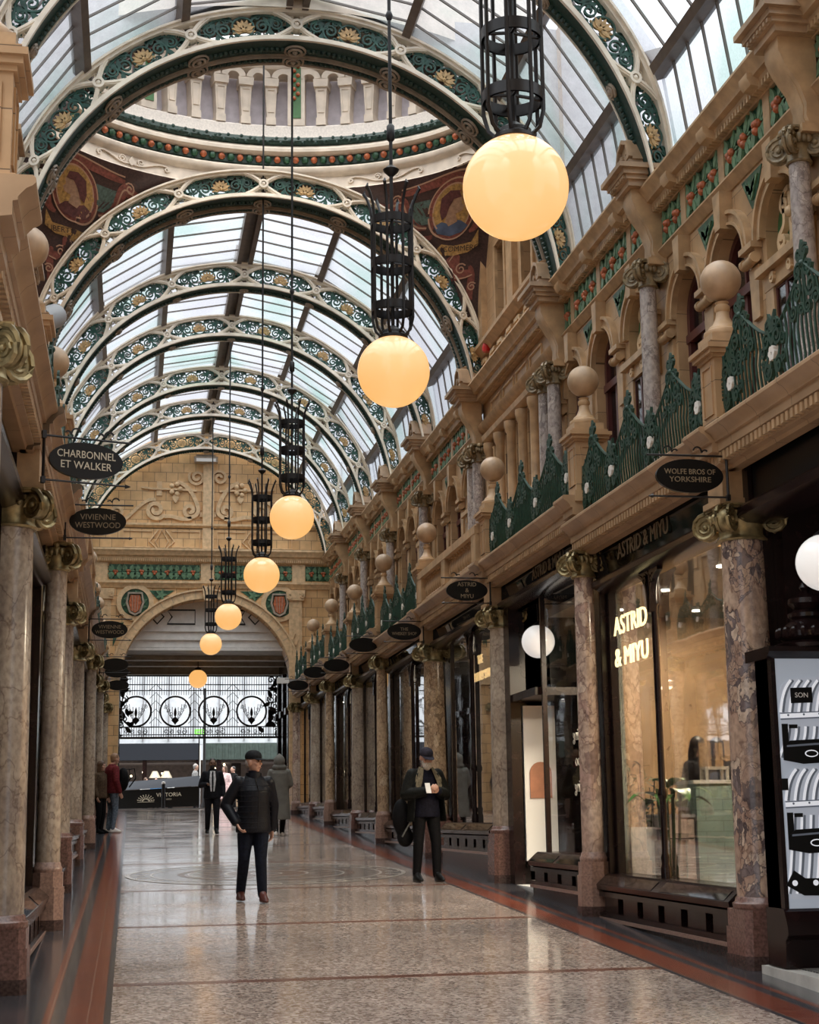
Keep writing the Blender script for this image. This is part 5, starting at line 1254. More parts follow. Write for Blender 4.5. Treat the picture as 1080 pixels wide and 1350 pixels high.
    for a, b in ([] if door else zip(cuts[:-1], cuts[1:])):
        mb = MB(); mb.add([(3.10, a, sill - .02), (3.10, b, sill - .02), (3.10, b, fb), (3.10, a, fb)], [(0, 1, 2, 3)]); obj('window_pane', mb, M['glass'], t, 0)
    return t
SF = {}
M['pale_jamb'] = simple('pale_green_white_panel', (.52, .56, .52), .5, var=.04)
for sg in (1, -1):
    cnt = 0
    for i in range(len(SY) - 1):
        if sg == 1 and i == 0: continue
        y0, y1 = SY[i], SY[i + 1]; L = y1 - y0
        ya, yb, mull, sl = .27, L - .16, [L * .5], 6
        if sg == 1 and i == 1: mull = [2.45]
        if sg == 1 and i == 2: ya, yb, mull, sl = .3, 2.75, [], 4
        if sg == 1 and i == 3: ya, yb, mull, sl = .35, 3.95, [2.25], 6
        lab = f'{ORD[cnt]} dark mahogany shopfront on the {SIDE[sg]} side'
        if sg == 1: lab += [', gold letters on its window', ', beside a recessed doorway', ', lit letters behind its glass', '', '', '', '', ''][cnt]
        cnt += 1
        if sg == -1 and i == 0: lab = 'black framed open doorway with gilt fascia moulding, nearest on the left-hand side'
        SF[sg, i] = shopfront(sg, i, y0, y1, ya, yb, mull, lab, slots=sl, door=(sg == -1 and i == 0))
RR = (PI / 2, 0, -PI / 2)
M['lit_letter'] = emit('warm_lit_lettering', (1, .83, .42), 1.0)
M['lit_letter2'] = emit('amber_lit_lettering', (1, .68, .3), 1.6)
t = SF[1, 1]
text('window_lettering', 'ASTRID', .285, M['lit_letter'], t, (3.094, 3.36, 3.68), RR, .002, width=1.1); text('window_lettering', '& MIYU', .285, M['lit_letter'], t, (3.094, 3.36, 3.34), RR, .002, width=1.1)
text('fascia_lettering', 'ASTRID & MIYU', .235, M['dim_letter'], t, (2.995, 2.55, 4.42), RR, .004)
t = SF[1, 2]; text('fascia_lettering', 'ASTRID & MIYU', .22, M['dim_letter'], t, (2.995, 2.0, 4.73), RR, .004)
for k, s_ in enumerate(('rcing', 'loo', 'lding')): text('window_lettering', s_, .2, M['white'], t, (3.12, 1.35, 2.62 - .3 * k), (PI / 2, 0, PI / 2), .002)
text('window_lettering', 'Turn the', .16, M['white'], t, (3.09, .85, 1.95), RR, .002); 
t = SF[1, 3]; text('shop_lettering', 'THE', .2, M['lit_letter2'], t, (3.35, 2.95, 4.12), RR, .01); text('shop_lettering', 'WHISKEY SHOP', .2, M['lit_letter2'], t, (3.35, 2.85, 3.86), RR, .01)
t = SF[1, 4]; text('shop_lettering', 'SHOP', .26, M['lit_letter2'], t, (3.4, 2.4, 3.95), RR, .01); text('shop_lettering', 'SHOP', .26, M['lit_letter2'], t, (3.4, 1.5, 3.75), RR, .01)

# ------------------------------------------------------------ rooms behind the glass
M['tan_wood'] = simple('tan_panelled_wood', (.36, .225, .115), .5, var=.12, scale=2)
M['pale_wall'] = simple('pale_shop_wall', (.45, .42, .37), .6, var=.1)
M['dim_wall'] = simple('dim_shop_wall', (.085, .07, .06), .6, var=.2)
M['spot'] = emit('ceiling_spot', (1, .9, .75), 12)
spotn = [0]
def room(sg, y0, y1, depth, zf, zc, mat, nspot=3, power=60, fm='dim_wall'):
    side = 'right' if sg == 1 else 'left'
    base = struct(link('wall_' + side, None, None, (XC, 0, 0), None, (sg, 1, 1)))
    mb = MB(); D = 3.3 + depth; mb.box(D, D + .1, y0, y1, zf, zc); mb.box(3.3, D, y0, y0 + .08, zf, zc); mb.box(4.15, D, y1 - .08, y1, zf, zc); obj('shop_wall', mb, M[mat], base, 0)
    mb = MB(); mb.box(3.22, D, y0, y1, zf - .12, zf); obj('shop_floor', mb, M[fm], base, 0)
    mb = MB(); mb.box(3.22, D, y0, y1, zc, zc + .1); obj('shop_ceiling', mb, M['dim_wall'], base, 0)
    mb = MB()
    for q in range(nspot):
        for dx in (.6, 1.6): mb.lathe([(.05, 0), (.05, .02)], (3.3 + dx, y0 + (y1 - y0) * (q + .5) / nspot, zc - .022), 10)
    obj('spotlight', mb, M['spot'], base)
    if power:
        for q in range(max(1, nspot // 2)):
            l = bpy.data.lights.new('shop_light', 'AREA'); l.energy = power; l.size = .8; l.color = (1, .84, .62)
            link('shop_light', l, None, (XC + sg * (3.3 + depth * .5), y0 + (y1 - y0) * (q + .5) / max(1, nspot // 2), zc - .05))
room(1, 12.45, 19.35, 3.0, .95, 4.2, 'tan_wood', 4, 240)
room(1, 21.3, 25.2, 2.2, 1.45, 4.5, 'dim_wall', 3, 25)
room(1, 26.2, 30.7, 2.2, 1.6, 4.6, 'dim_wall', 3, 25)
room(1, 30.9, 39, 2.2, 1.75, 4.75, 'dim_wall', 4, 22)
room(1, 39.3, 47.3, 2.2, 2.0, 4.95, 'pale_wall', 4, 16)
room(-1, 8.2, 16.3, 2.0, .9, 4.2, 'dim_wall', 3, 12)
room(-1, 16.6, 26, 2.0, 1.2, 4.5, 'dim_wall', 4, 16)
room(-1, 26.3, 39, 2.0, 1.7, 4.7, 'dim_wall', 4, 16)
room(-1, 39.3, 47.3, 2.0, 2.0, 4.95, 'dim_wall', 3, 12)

# recessed doorway after the second right-hand window
t = thing('shop_doorway', 'recessed dark doorway with white side panel between second and third right shopfronts', 'doorway', (XC, 0, 0))
mb = MB(); mb.box(3.9, 4.0, 19.35, 20.9, .75, 4.5); mb.box(3.1, 4.0, 20.75, 20.85, .75, 4.5); mb.box(2.98, 3.12, 20.55, 20.85, .75, 4.5); mb.box(3.1, 4.0, 19.25, 19.33, .75, 1.2); mb.box(3.0, 4.0, 19.3, 20.9, 3.2, 3.3); mb.box(3.1, 4.0, 19.3, 20.9, 4.46, 4.5); obj('door_frame', mb, M['wood'], t, 0)
mb = MB(); mb.box(3.0, 4.0, 19.4, 20.55, .72, .80); obj('threshold', mb, M['white'], t, 0)
t = thing('display_board', 'white display board with an orange arched niche in the doorway', 'board', (5.42, 20.6, .8))
mb = MB(); mb.box(-.22, .22, -.05, .05, .3, 2.35); obj('board_panel', mb, M['white'], t, 0)
mb = MB(); PD = lambda a, b, h: (a, -.05 - h, b); mb.prism([(-.15, 1.12), (.15, 1.12), (.15, 1.45)] + [(.15 * cos(PI * k / 10), 1.45 + .15 * sin(PI * k / 10)) for k in range(11)], PD, 0, .02); obj('arched_niche', mb, simple('terracotta_niche', (.40, .17, .09), .6), t)
def globe(name, label, loc, R, mat, drop, cat='lamp'):
    t = thing(name, label, cat, loc); mb = MB(); mb.sphere((0, 0, 0), R, 28, 18); obj('globe', mb, mat, t)
    mb = MB(); mb.lathe([(.07, R * .93), (.075, R * .99), (.05, R * 1.08), (.015, R * 1.2)], n=16); obj('gallery', mb, M['iron'], t); mb = MB(); mb.tube([(0, 0, R), (0, 0, drop)], .006, 5); obj('cord', mb, M['iron'], t); return t
M['white_globe'] = emit('white_opal_glass', (1, .97, .93), .32, (.85, .84, .82))
globe('globe_lamp', 'white glass globe lamp hanging in the recessed doorway', (5.27, 19.9, 3.95), .22, M['white_globe'], .5)
globe('globe_lamp', 'white glass globe lamp above the suitcase poster', (5.19, 11.0, 3.56), .22, M['white_globe'], .62)

# ------------------------------------------------------------ nearest right-hand bay: open lobby with a suitcase poster showcase
t = thing('lobby_fascia', 'black fascia over the open lobby beside the suitcase poster', 'fascia', (XC, 0, 0))
mb = MB(); sweep(mb, [(3.2, 4.22), (2.93, 4.22), (2.9, 4.19), (2.9, 4.12), (2.98, 4.08), (3.2, 4.06)], 6, 12.1); mb.box(3.05, 3.2, 6, 12.1, 4.2, 4.64); mb.box(2.98, 3.2, 12.02, 12.14, 4.1, 4.6); obj('fascia_frame', mb, M['wood'], t, 30)
mb = MB(); mb.box(3.02, 3.05, 6, 12.0, 4.24, 4.6); obj('fascia_panel', mb, M['board_black'], t, 0)
lw = struct(link('wall_right', None)); mb = MB(); mb.box(XC + 5.2, XC + 5.3, 4, 12.2, .3, 5); mb.box(XC + 3.1, XC + 5.2, 12.2, 12.3, .45, 4.62); mb.box(XC + 3.24, XC + 3.42, 12.16, 12.4, .45, 4.2); mb.box(XC + 3, XC + 5.3, 4, 12.2, 4.64, 4.7); obj('lobby_wall', mb, M['wood'], lw, 0)
t = thing('door_step', 'pale grey stone doorstep at the nearest left doorway', 'step', (-1.6, 10.2, fz(10.2)))
mb = MB(); mb.box(-.6, .72, -1.6, 1.35, -.2, .16); obj('step_slab', mb, M['grey'], t, 30)
t = thing('lobby_step', 'pale marble threshold with black patterned mat at the lobby', 'step', (0, 0, 0))
mb = MB(); mb.add([(4.88, 6.0, fz(6) - .05), (4.88, 11.93, fz(11.93) - .05), (6.6, 11.93, fz(11.93) - .05), (6.6, 6.0, fz(6) - .05), (4.88, 6, .50), (4.88, 11.93, .525), (6.6, 11.93, .525), (6.6, 6, .5)], [(3, 2, 1, 0), (4, 5, 6, 7), (0, 1, 5, 4), (1, 2, 6, 5), (2, 3, 7, 6), (3, 0, 4, 7)]); obj('marble_threshold', mb, simple('pale_marble_step', (.6, .58, .54), .3, var=.1), t, 0)
mb = MB(); mb.box(5.02, 6.4, 6.2, 11.85, .52, .531); obj('door_mat', mb, tiles('black_and_white_mat', (.03, .03, .03), (.05, .05, .05), (.35, .33, .3), .6, (.05, .05)), t, 0)
t = thing('poster_showcase', 'mahogany showcase with urn finial and lit silver suitcase poster', 'showcase', (5.55, 11.55, 0))
mb = MB(); sweep_x = lambda prof, x0, x1: mb.prism(prof, lambda a, b, h: (h, a, b), x0, x1)
sweep_x([(.4, 2.88), (-.03, 2.88), (-.06, 2.90), (-.10, 2.93), (-.10, 2.97), (.4, 2.97)], -.66, .75); mb.box(-.62, -.585, -.02, .3, .95, 2.9); mb.box(-.62, .7, .05, .3, .53, 2.9); obj('case', mb, M['wood'], t, 30)
mb = MB(); sweep_x([(.3, .97), (-.02, .97), (-.05, .95), (-.10, .84), (-.10, .78), (-.05, .74), (-.03, .53), (.3, .53)], -.64, .75); obj('case_base', mb, M['wood'], t, 30)
mb = MB(); mb.lathe([(.26, 2.97), (.27, 3.0), (.20, 3.03), (.235, 3.06), (.24, 3.1), (.19, 3.15), (.13, 3.2), (.15, 3.22), (.15, 3.25), (.10, 3.28), (.145, 3.33), (.14, 3.37), (.06, 3.41), (.03, 3.43), (.05, 3.46), (.035, 3.5), (.01, 3.52)], (-.24, .1, 0), 22)
for k in range(18): mb.sphere((-.24 + .225 * cos(k * PI / 9), .1 + .225 * sin(k * PI / 9), 3.09), .036, 6, 5, sc=(1, 1, 1.5))
obj('urn_finial', mb, M['wood'], t)
M['poster_bg'] = emit('lit_poster_blue_grey', (.50, .56, .66), .22, (.35, .4, .46)); M['silver'] = emit('poster_silver', (.40, .44, .52), .30, (.36, .39, .44)); M['silver_light'] = emit('poster_highlight', (.80, .83, .9), .36, (.66, .68, .72)); M['silver_dark'] = emit('poster_shade', (.12, .14, .18), .2, (.13, .15, .18))
mb = MB(); mb.box(-.585, .75, -.01, .05, .96, 2.89); pst = obj('poster', mb, M['poster_bg'], t, 0)
PP = lambda a, b, h: (a, -.012 - h, b)
A_, B_, C_2, D_ = MB(), MB(), MB(), MB()      # silver body, light ribs, shaded grooves, black fittings
for zt, zl, zb in ((2.74, 2.43, 2.07), (2.05, 1.75, 1.04)):
    A_.prism([(-.565, zb), (.74, zb), (.74, zt - .02), (-.2, zt), (-.47, zt - .02), (-.54, zt - .07), (-.565, zt - .14)], PP, 0, .003)
    for k in range(16):
        x = -.56 + .075 * k; up = bez((x, zl + .03), (x + .015, zl + .12), (x + .03, zt - .10), (x + .10, zt - .03), 8)
        C_2.ribbon([(u + .022, v) for u, v in up], .02, PP, .003, .004); B_.ribbon(up, .022, PP, .003, .005)
        lo = bez((x + .05, zl - .08), (x + .04, zl - .2), (x + .01, zb + .15), (x - .03, zb + .04), 8)
        C_2.ribbon([(u + .022, v) for u, v in lo], .02, PP, .003, .004); B_.ribbon(lo, .02, PP, .003, .005)
    B_.ribbon([(-.565, zl), (.74, zl + .05)], .034, PP, .005, .007); C_2.ribbon([(-.565, zl - .024), (.74, zl + .026)], .010, PP, .006, .008); C_2.ribbon([(-.565, zl + .022), (.74, zl + .072)], .008, PP, .006, .008)
    for k in range(9): C_2.prism([(-.5 + k * .13 + .009 * cos(q * PI / 4), zl + .008 + k * .005 + .009 * sin(q * PI / 4)) for q in range(8)], PP, .008, .010)
    h = zl - .06
    D_.ribbon([(-.535, h), (-.535, h - .20)], .05, PP, .008, .014); D_.ribbon([(-.50, h - .02), (-.43, h - .02)], .03, PP, .008, .012)
    D_.prism([(-.56, h - .18), (-.50, h - .13), (-.30, h - .12), (.0, h - .11), (.06, h - .2), (.0, h - .29), (-.4, h - .31), (-.56, h - .28)], PP, .008, .016)
    C_2.prism([(-.53, h - .165), (-.30, h - .15), (-.02, h - .14), (-.02, h - .155), (-.3, h - .165), (-.53, h - .18)], PP, .016, .018)
    B_.prism([(-.33 + .055 * cos(k * PI / 8), h - .23 + .028 * sin(k * PI / 8)) for k in range(16)], PP, .016, .019); D_.prism([(-.33 + .046 * cos(k * PI / 8), h - .23 + .02 * sin(k * PI / 8)) for k in range(16)], PP, .019, .020)
D_.prism([(-.47, 2.53), (-.29, 2.535), (-.29, 2.655), (-.47, 2.65)], PP, .006, .010); D_.prism([(-.585, 1.86), (-.535, 1.86), (-.535, 1.95), (-.585, 1.95)], PP, .006, .010)
D_.ribbon([(-.565, 1.20), (-.45, 1.13), (.1, 1.12)], .13, PP, .008, .014); 
for x in (-.53, -.36): B_.prism([(x + .022 * cos(k * PI / 6), 1.16 + .022 * sin(k * PI / 6)) for k in range(12)], PP, .014, .018)
for m_, nm, mt in ((A_, 'printed_suitcases', 'silver'), (B_, 'printed_ribs', 'silver_light'), (C_2, 'printed_grooves', 'silver_dark'), (D_, 'printed_handles', 'board_black')): obj(nm, m_, M[mt], pst, 0)
text('printed_badge', 'SON', .055, M['white'], pst, (-.38, -.0235, 2.592), (PI / 2, 0, 0), .001)

# ------------------------------------------------------------ things inside the gold-lettered shop
t = thing('tiled_counter', 'pale teal tiled counter inside the gold-lettered shop', 'counter', (6.55, 16.8, .95))
mb = MB(); mb.box(-.45, .7, -.3, .3, 0, 1.06); obj('counter_body', mb, stone('pale_teal_tiles', (0, 2), (.30, .44, .40), (.27, .41, .38), .006, .4, .115, .3, (.16, .24, .22)), t, 0); mb = MB(); mb.box(-.48, .73, -.33, .33, 1.06, 1.1); obj('counter_top', mb, M['white'], t, 0)
t = thing('low_cabinet', 'pale pink low cabinet beside the teal counter', 'cabinet', (5.93, 16.85, .95))
mb = MB(); mb.box(-.18, .15, -.3, .3, 0, .70); obj('cabinet_body', mb, simple('pale_pink_panel', (.50, .40, .35), .5, var=.05), t, 0); mb = MB(); mb.box(-.19, .16, -.32, .32, .70, .735); obj('cabinet_top', mb, M['grey'], t, 0)
mb = MB(); mb.box(-.17, .14, -.305, -.295, .47, .48); obj('drawer_gap', mb, M['board_black'], t, 0)
t = thing('wooden_stand', 'small pale wooden display chair on the teal counter', 'stand', (6.42, 16.75, 2.05))
mb = MB(); mb.box(-.14, .14, -.1, .1, .12, .15)
for x in (-.12, .12):
    for y in (-.08, .08): mb.box(x - .015, x + .015, y - .015, y + .015, 0, .12)
obj('stand_seat', mb, M['pale_wall'], t, 0); mb = MB(); mb.box(-.14, .0, .07, .1, .15, .42); mb.box(.05, .14, .07, .1, .15, .42); obj('stand_back', mb, M['tan_wood'], t, 0)
M['plant'] = simple('glossy_leaf_green', (.06, .16, .03), .35, var=.3, scale=8); M['plant2'] = simple('dull_leaf_green', (.05, .085, .03), .4, var=.3, scale=8); M['stem'] = simple('brown_stem', (.06, .045, .02), .6)
def leaf3(mb, base, d, l, w, droop):
    d = Vector(d).normalized(); s = d.cross(Vector((0, 0, 1))); s = s.normalized() if s.length > .01 else Vector((1, 0, 0)); v = []; n = 6
    for k in range(n + 1):
        u = k / n; p = Vector(base) + d * (l * u) + Vector((0, 0, -droop * l * u * u)); ww = w * sin(PI * u ** .8) * .5 + .002
        v += [p + s * ww, p + Vector((0, 0, -.012 * l)), p - s * ww]
    f = []
    for k in range(n):
        for j in (0, 1): f.append((k * 3 + j, k * 3 + j + 1, k * 3 + j + 4, k * 3 + j + 3))
    mb.add(v, f)
rr = random.Random(4)
t = thing('white_planter', 'white planter with thin dark leafy plant behind the gold-lettered window', 'plant', (5.56, 16.95, .95))
mb = MB(); mb.box(-.14, .16, -.2, .2, 0, .6); obj('planter_box', mb, M['white'], t, 0)
sm, lm = MB(), MB()
for k in range(7):
    x, y = -.12 + .05 * k, rr.uniform(-.12, .12); h = rr.uniform(.25, .75) if k > 2 else rr.uniform(.6, .85); sm.tube([(x, y, .58), (x + rr.uniform(-.05, .05), y, .6 + h * .5), (x + rr.uniform(-.08, .08), y, .6 + h)], .007, 5)
    for j in range(9): leaf3(lm, (x + rr.uniform(-.03, .03), y, .62 + h * (j + 1) / 9), (rr.uniform(-1, 1), rr.uniform(-1, 1), .3), rr.uniform(.1, .17), .045, .6)
obj('plant_stem', sm, M['stem'], t); obj('plant_leaves', lm, M['plant2'], t)
t = thing('vase_plant', 'large leafy green plant in a glass vase behind the window mullion', 'plant', (5.52, 15.75, 1.0))
mb = MB(); mb.lathe([(.15, 0), (.17, .1), (.17, .42), (.165, .42), (.165, .02), (.0, .02)], n=20, capped=False); obj('glass_vase', mb, M['glass'], t)
sm, lm = MB(), MB()
for k in range(8):
    a = k * 2.4; x, y = .1 * cos(a), .1 * sin(a); sm.tube([(x * .5, y * .5, .05), (x, y, .45), (x * 1.3, y * 1.3, .95)], .014, 6)
    leaf3(lm, (x * 1.2, y * 1.2, .8 + .05 * (k % 3)), (cos(a), sin(a), .9 - .1 * (k % 4)), .48, .20, .75)
for k in range(4): leaf3(lm, (0, 0, .95), (cos(k * 1.6 + .3), sin(k * 1.6 + .3), 1.3), .42, .16, .6)
obj('plant_stem', sm, M['plant2'], t); obj('plant_leaves', lm, M['plant'], t)

# ------------------------------------------------------------ pendant lamps
M['lamp_glow'] = emit('lit_amber_opal_globe', (1.0, .51, .155), .64, (.40, .31, .26))
def cage():
    mb = MB(); R = .165
    for z in (.55, .94, 1.32): mb.lathe([(R + .012, z - .035), (R + .012, z + .035), (R - .004, z + .035), (R - .004, z - .035)], n=28, capped=False); 
    for z in (.55, .94, 1.32):
        for k in range(4):
            a = k * PI / 4 * 2; mb.tube([(R * cos(a), R * sin(a), z), (0, 0, z + .02)], .010, 4)
    for k in range(8):
        a = k * PI / 4 + PI / 8; c, s_ = cos(a), sin(a)
        prof = [(.10, .31), (.15, .36), (R + .01, .46), (R + .01, .58), (R + .01, 1.35), (R + .02, 1.46), (R + .055, 1.56), (R + .08, 1.60), (R + .07, 1.63)]
        mb.tube([(r * c, r * s_, z) for r, z in prof], [.013] * 7 + [.016, .006], 5)
    return mb.mesh('cage', M['iron'])
CAGE = cage(); mb = MB(); mb.sphere((0, 0, 0), .303, 40, 26); GLOBE = mb.mesh('globe', M['lamp_glow'])
mb = MB(); mb.lathe([(.115, .275), (.125, .285), (.125, .305), (.105, .32), (.10, .345), (.06, .37), (.02, .40)], n=24); COLLAR = mb.mesh('collar', M['iron'])
LAMPS = [(8.126, 5.22), (12.38, 5.36), (20.85, 5.743), (25.925, 5.729), (35.2, 6.206), (43.13, 6.458), (51.51, 6.234)]
LN = ['largest and nearest of the amber globe lanterns, topmost in view', 'second amber globe lantern, hanging below the painted dome arch', 'third amber globe lantern, hanging under the dome', 'fourth amber globe lantern from the camera, in the far half of the arcade',
      'fifth amber globe lantern from the camera, before the end arch', 'sixth amber globe lantern from the camera, before the end arch', 'smallest amber globe lantern, inside the passage before the gate']
for (y, z), lab in zip(LAMPS, LN):
    t = thing('pendant_lantern', lab, 'lamp', (2.1, y, z), 0, 'amber globe lanterns along the middle')
    link('globe', GLOBE, t); link('collar', COLLAR, t)
    if y < 50:
        link('cage', CAGE, t); top = RZ + RG - .15 + lvl(y) - z; top = 14.9 - z + .9 if 20.4 < y < 26 else top
        mb = MB(); mb.tube([(0, 0, .38), (0, 0, top)], .016, 8)
        mb.lathe([(.02, 1.74), (.06, 1.78), (.07, 1.80), (.02, 1.84)], n=14); mb.lathe([(.018, 2.06), (.035, 2.08), (.035, 2.2), (.018, 2.22)], n=12); mb.lathe([(.02, 3.2), (.035, 3.24), (.02, 3.28)], n=10)
        obj('rod', mb, M['iron'], t)
    else:
        mb = MB(); mb.tube([(0, 0, .38), (0, 0, 6.82 - z)], .014, 6); obj('rod', mb, M['iron'], t)

# ------------------------------------------------------------ oval hanging signs
def sign_meshes():
    bd = MB(); n = 40
    for r_, h0, h1 in ((1.0, -.018, .018),): bd.prism([(.29 * cos(2 * PI * k / n), .142 * sin(2 * PI * k / n)) for k in range(n)], lambda a, b, h: (a, h, b), h0, h1)
    br = MB()    # x grows away from the shopfront
    br.tube([(-.33, 0, .2), (-.33, 0, -.2)], .012, 6); br.tube([(-.33, 0, .175), (.36, 0, .175)], .009, 6); br.tube([(-.33, 0, -.172), (.34, 0, -.172)], .008, 6); br.tube([(.32, 0, -.172), (.36, 0, -.172)], [.018, .002], 6)
    P = lambda a, b, h: (a, h, b)
    for c, e in ((-.10, 1), (.16, 1)): br.ribbon(arc((c - .045, .20), .025, 2.6, 0, 8) + arc((c + .02, .215), .035, PI, .2, 8)[1:], .012, P, -.006, .006)
    br.box(-.345, -.315, -.02, .02, .15, .21); br.box(-.345, -.315, -.02, .02, -.2, -.15)
    return bd.mesh('sign_board', M['board_black']), br.mesh('iron_bracket', M['iron'])
SB, SI = sign_meshes()
SIGNS = [(-1, 12.3, rad(18), ['CHARBONNEL', 'ET WALKER'], .083, 'pale_letter', 'bright pale two-line lettering, nearest on the left'), (-1, 16.5, 0, ['VIVIENNE', 'WESTWOOD'], .084, 'dim_letter', 'dull bronze two-line lettering, second on the left'), (-1, 26.1, 0, ['VIVIENNE', 'WESTWOOD'], .084, 'dim_letter', 'dull bronze two-line lettering, third on the left'),
         (-1, 35.0, 0, [], 0, '', 'no readable letters, fourth on the left'), (-1, 39.2, 0, [], 0, '', 'no readable letters, fifth on the left'), (-1, 43.3, 0, [], 0, '', 'no readable letters, farthest on the left'),
         (1, 12.3, 0, ['WOLFE BROS OF', 'YORKSHIRE'], .064, 'dim_letter', 'faint two-line lettering, nearest on the right'), (1, 21.05, 0, ['ASTRID', '&', 'MIYU'], .08, 'dim_letter', 'faint three-line lettering, second on the right'), (1, 26.1, 0, ['THE', 'WHISKEY SHOP'], .075, 'dim_letter', 'faint two-line lettering, third on the right'),
         (1, 30.8, 0, [], 0, '', 'no readable letters, fourth on the right'), (1, 35.0, 0, [], 0, '', 'no readable letters, fifth on the right'), (1, 39.2, 0, [], 0, '', 'no readable letters, sixth on the right'), (1, 43.3, 0, [], 0, '', 'no readable letters, farthest on the right')]
for sg, y, rz, lines, size, lm, lab in SIGNS:
    z = SHAFT[SY.index(y)][1] + .215
    t = thing('hanging_sign', 'black oval hanging sign with ' + lab, 'sign', (XC + sg * 2.44, y - .36, z - .03), 0, 'oval hanging signs')
    b = link('sign_board', SB, t, None, (0, 0, rz)); br = link('iron_bracket', SI, t, None, (0, 0, rz if sg < 0 else PI))
    for k, s_ in enumerate(lines):
        dz = ((len(lines) - 1) / 2 - k) * size * 1.02; text('lettering', s_, size, M[lm], b, (0, -.02, dz), depth=.003, width={'CHARBONNEL': .46, 'ET WALKER': .4, 'VIVIENNE': .36, 'WESTWOOD': .46, 'WOLFE BROS OF': .44, 'YORKSHIRE': .36, 'WHISKEY SHOP': .42}.get(s_))
# bright glass globes in the shops' porches behind the signs, security camera, fire bell
t = thing('security_camera', 'white security camera at the far end of the right balcony', 'camera', (4.45, 46.6, 5.75))
mb = MB(); mb.box(-.2, .15, -.1, .1, -.08, .08); obj('camera_body', mb, M['white'], t, 0); mb = MB(); mb.box(.1, .5, -.03, .03, -.03, .03); obj('camera_arm', mb, M['grey'], t, 0)
t = thing('red_alarm', 'small red alarm lamp on the stone wall under the dome', 'alarm', (XC + 3.88, 25.3, 9.66))
mb = MB(); mb.lathe([(.07, -.06), (.08, 0), (.06, .08), (.02, .1)], n=12); obj('alarm_dome', mb, simple('red_plastic', (.5, .02, .015), .3, var=0), t)
mb = MB(); mb.box(-.02, .12, -.05, .05, -.05, .02); obj('alarm_bracket', mb, M['grey'], t, 0)
t = thing('spotlight', 'grey cylinder spotlight on the left balcony ledge between two ball finials', 'light', (XC - 2.95, 15.0, 6.35), .5)
mb = MB(); mb.lathe([(.09, -.22), (.12, -.2), (.125, .16), (.11, .16), (.10, .1)], n=20); o = obj('lamp_housing', mb, M['grey'], t); o.rotation_euler = (rad(115), 0, -.9); o.location = (0, 0, .2)
mb = MB(); mb.tube([(0, 0, -1.5), (0, 0, .1)], .02, 6); obj('stand_pole', mb, M['iron'], t)
# ============================================================ people
def solid(mb, name, mat, parent, vox=.014, it=5, **k):
    me = bpy.data.meshes.new(name); me.from_pydata([tuple(p) for p in mb.v], [], mb.f); me.update()
    bm = bmesh.new(); bm.from_mesh(me); bmesh.ops.recalc_face_normals(bm, faces=bm.faces); bm.to_mesh(me); bm.free()
    o = bpy.data.objects.new('tmp', me); COL.objects.link(o)
    m = o.modifiers.new('r', 'REMESH'); m.mode = 'VOXEL'; m.voxel_size = vox; m.use_smooth_shade = True
    if it: s = o.modifiers.new('s', 'SMOOTH'); s.iterations = it; s.factor = .5
    dg = bpy.context.evaluated_depsgraph_get(); r = bpy.data.meshes.new_from_object(o.evaluated_get(dg))
    bpy.data.objects.remove(o); bpy.data.meshes.remove(me); r.name = name; r.materials.clear(); r.materials.append(mat)
    r.polygons.foreach_set('use_smooth', [True] * len(r.polygons)); return link(name, r, parent, **k)
def limb(mb, pts, rs, n=14):
    """rounded tapered limb through joints"""
    P = [Vector(p) for p in pts]; out = []; ro = []
    for i in range(len(P) - 1):
        for q in range(5):
            u = q / 5; out.append(P[i].lerp(P[i + 1], u)); ro.append(rs[i] + (rs[i + 1] - rs[i]) * u)
    out.append(P[-1]); ro.append(rs[-1])
    mb.tube(out, ro, n)
    for p, r in zip(P, rs): mb.sphere(tuple(p), r * .99, n, 8)
def torso(mb, rings, n=24):
    mb.loft([[(cx + rx * cos(2 * PI * k / n), cy + ry * sin(2 * PI * k / n), z) for k in range(n)] for z, rx, ry, cx, cy in rings])
def mid(a, b, t=.5): return tuple(a[k] + (b[k] - a[k]) * t for k in range(3))
SKIN = simple('skin', (.52, .30, .22), .5, var=.08); SKIN_D = simple('brown_skin', (.17, .085, .05), .5, var=.08); EYE = simple('dark_eye', (.02, .014, .012), .2, var=0); LIP = simple('lip', (.33, .12, .10), .5, var=0)
CL = {}
def cloth(name, c, r=.75, var=.25, sc=30):
    if name not in CL: CL[name] = simple(name, c, r, var=var, scale=sc, bump=.15, spec=.12)
    return CL[name]
SLEEVE = cloth('x_', (.1, .1, .1))
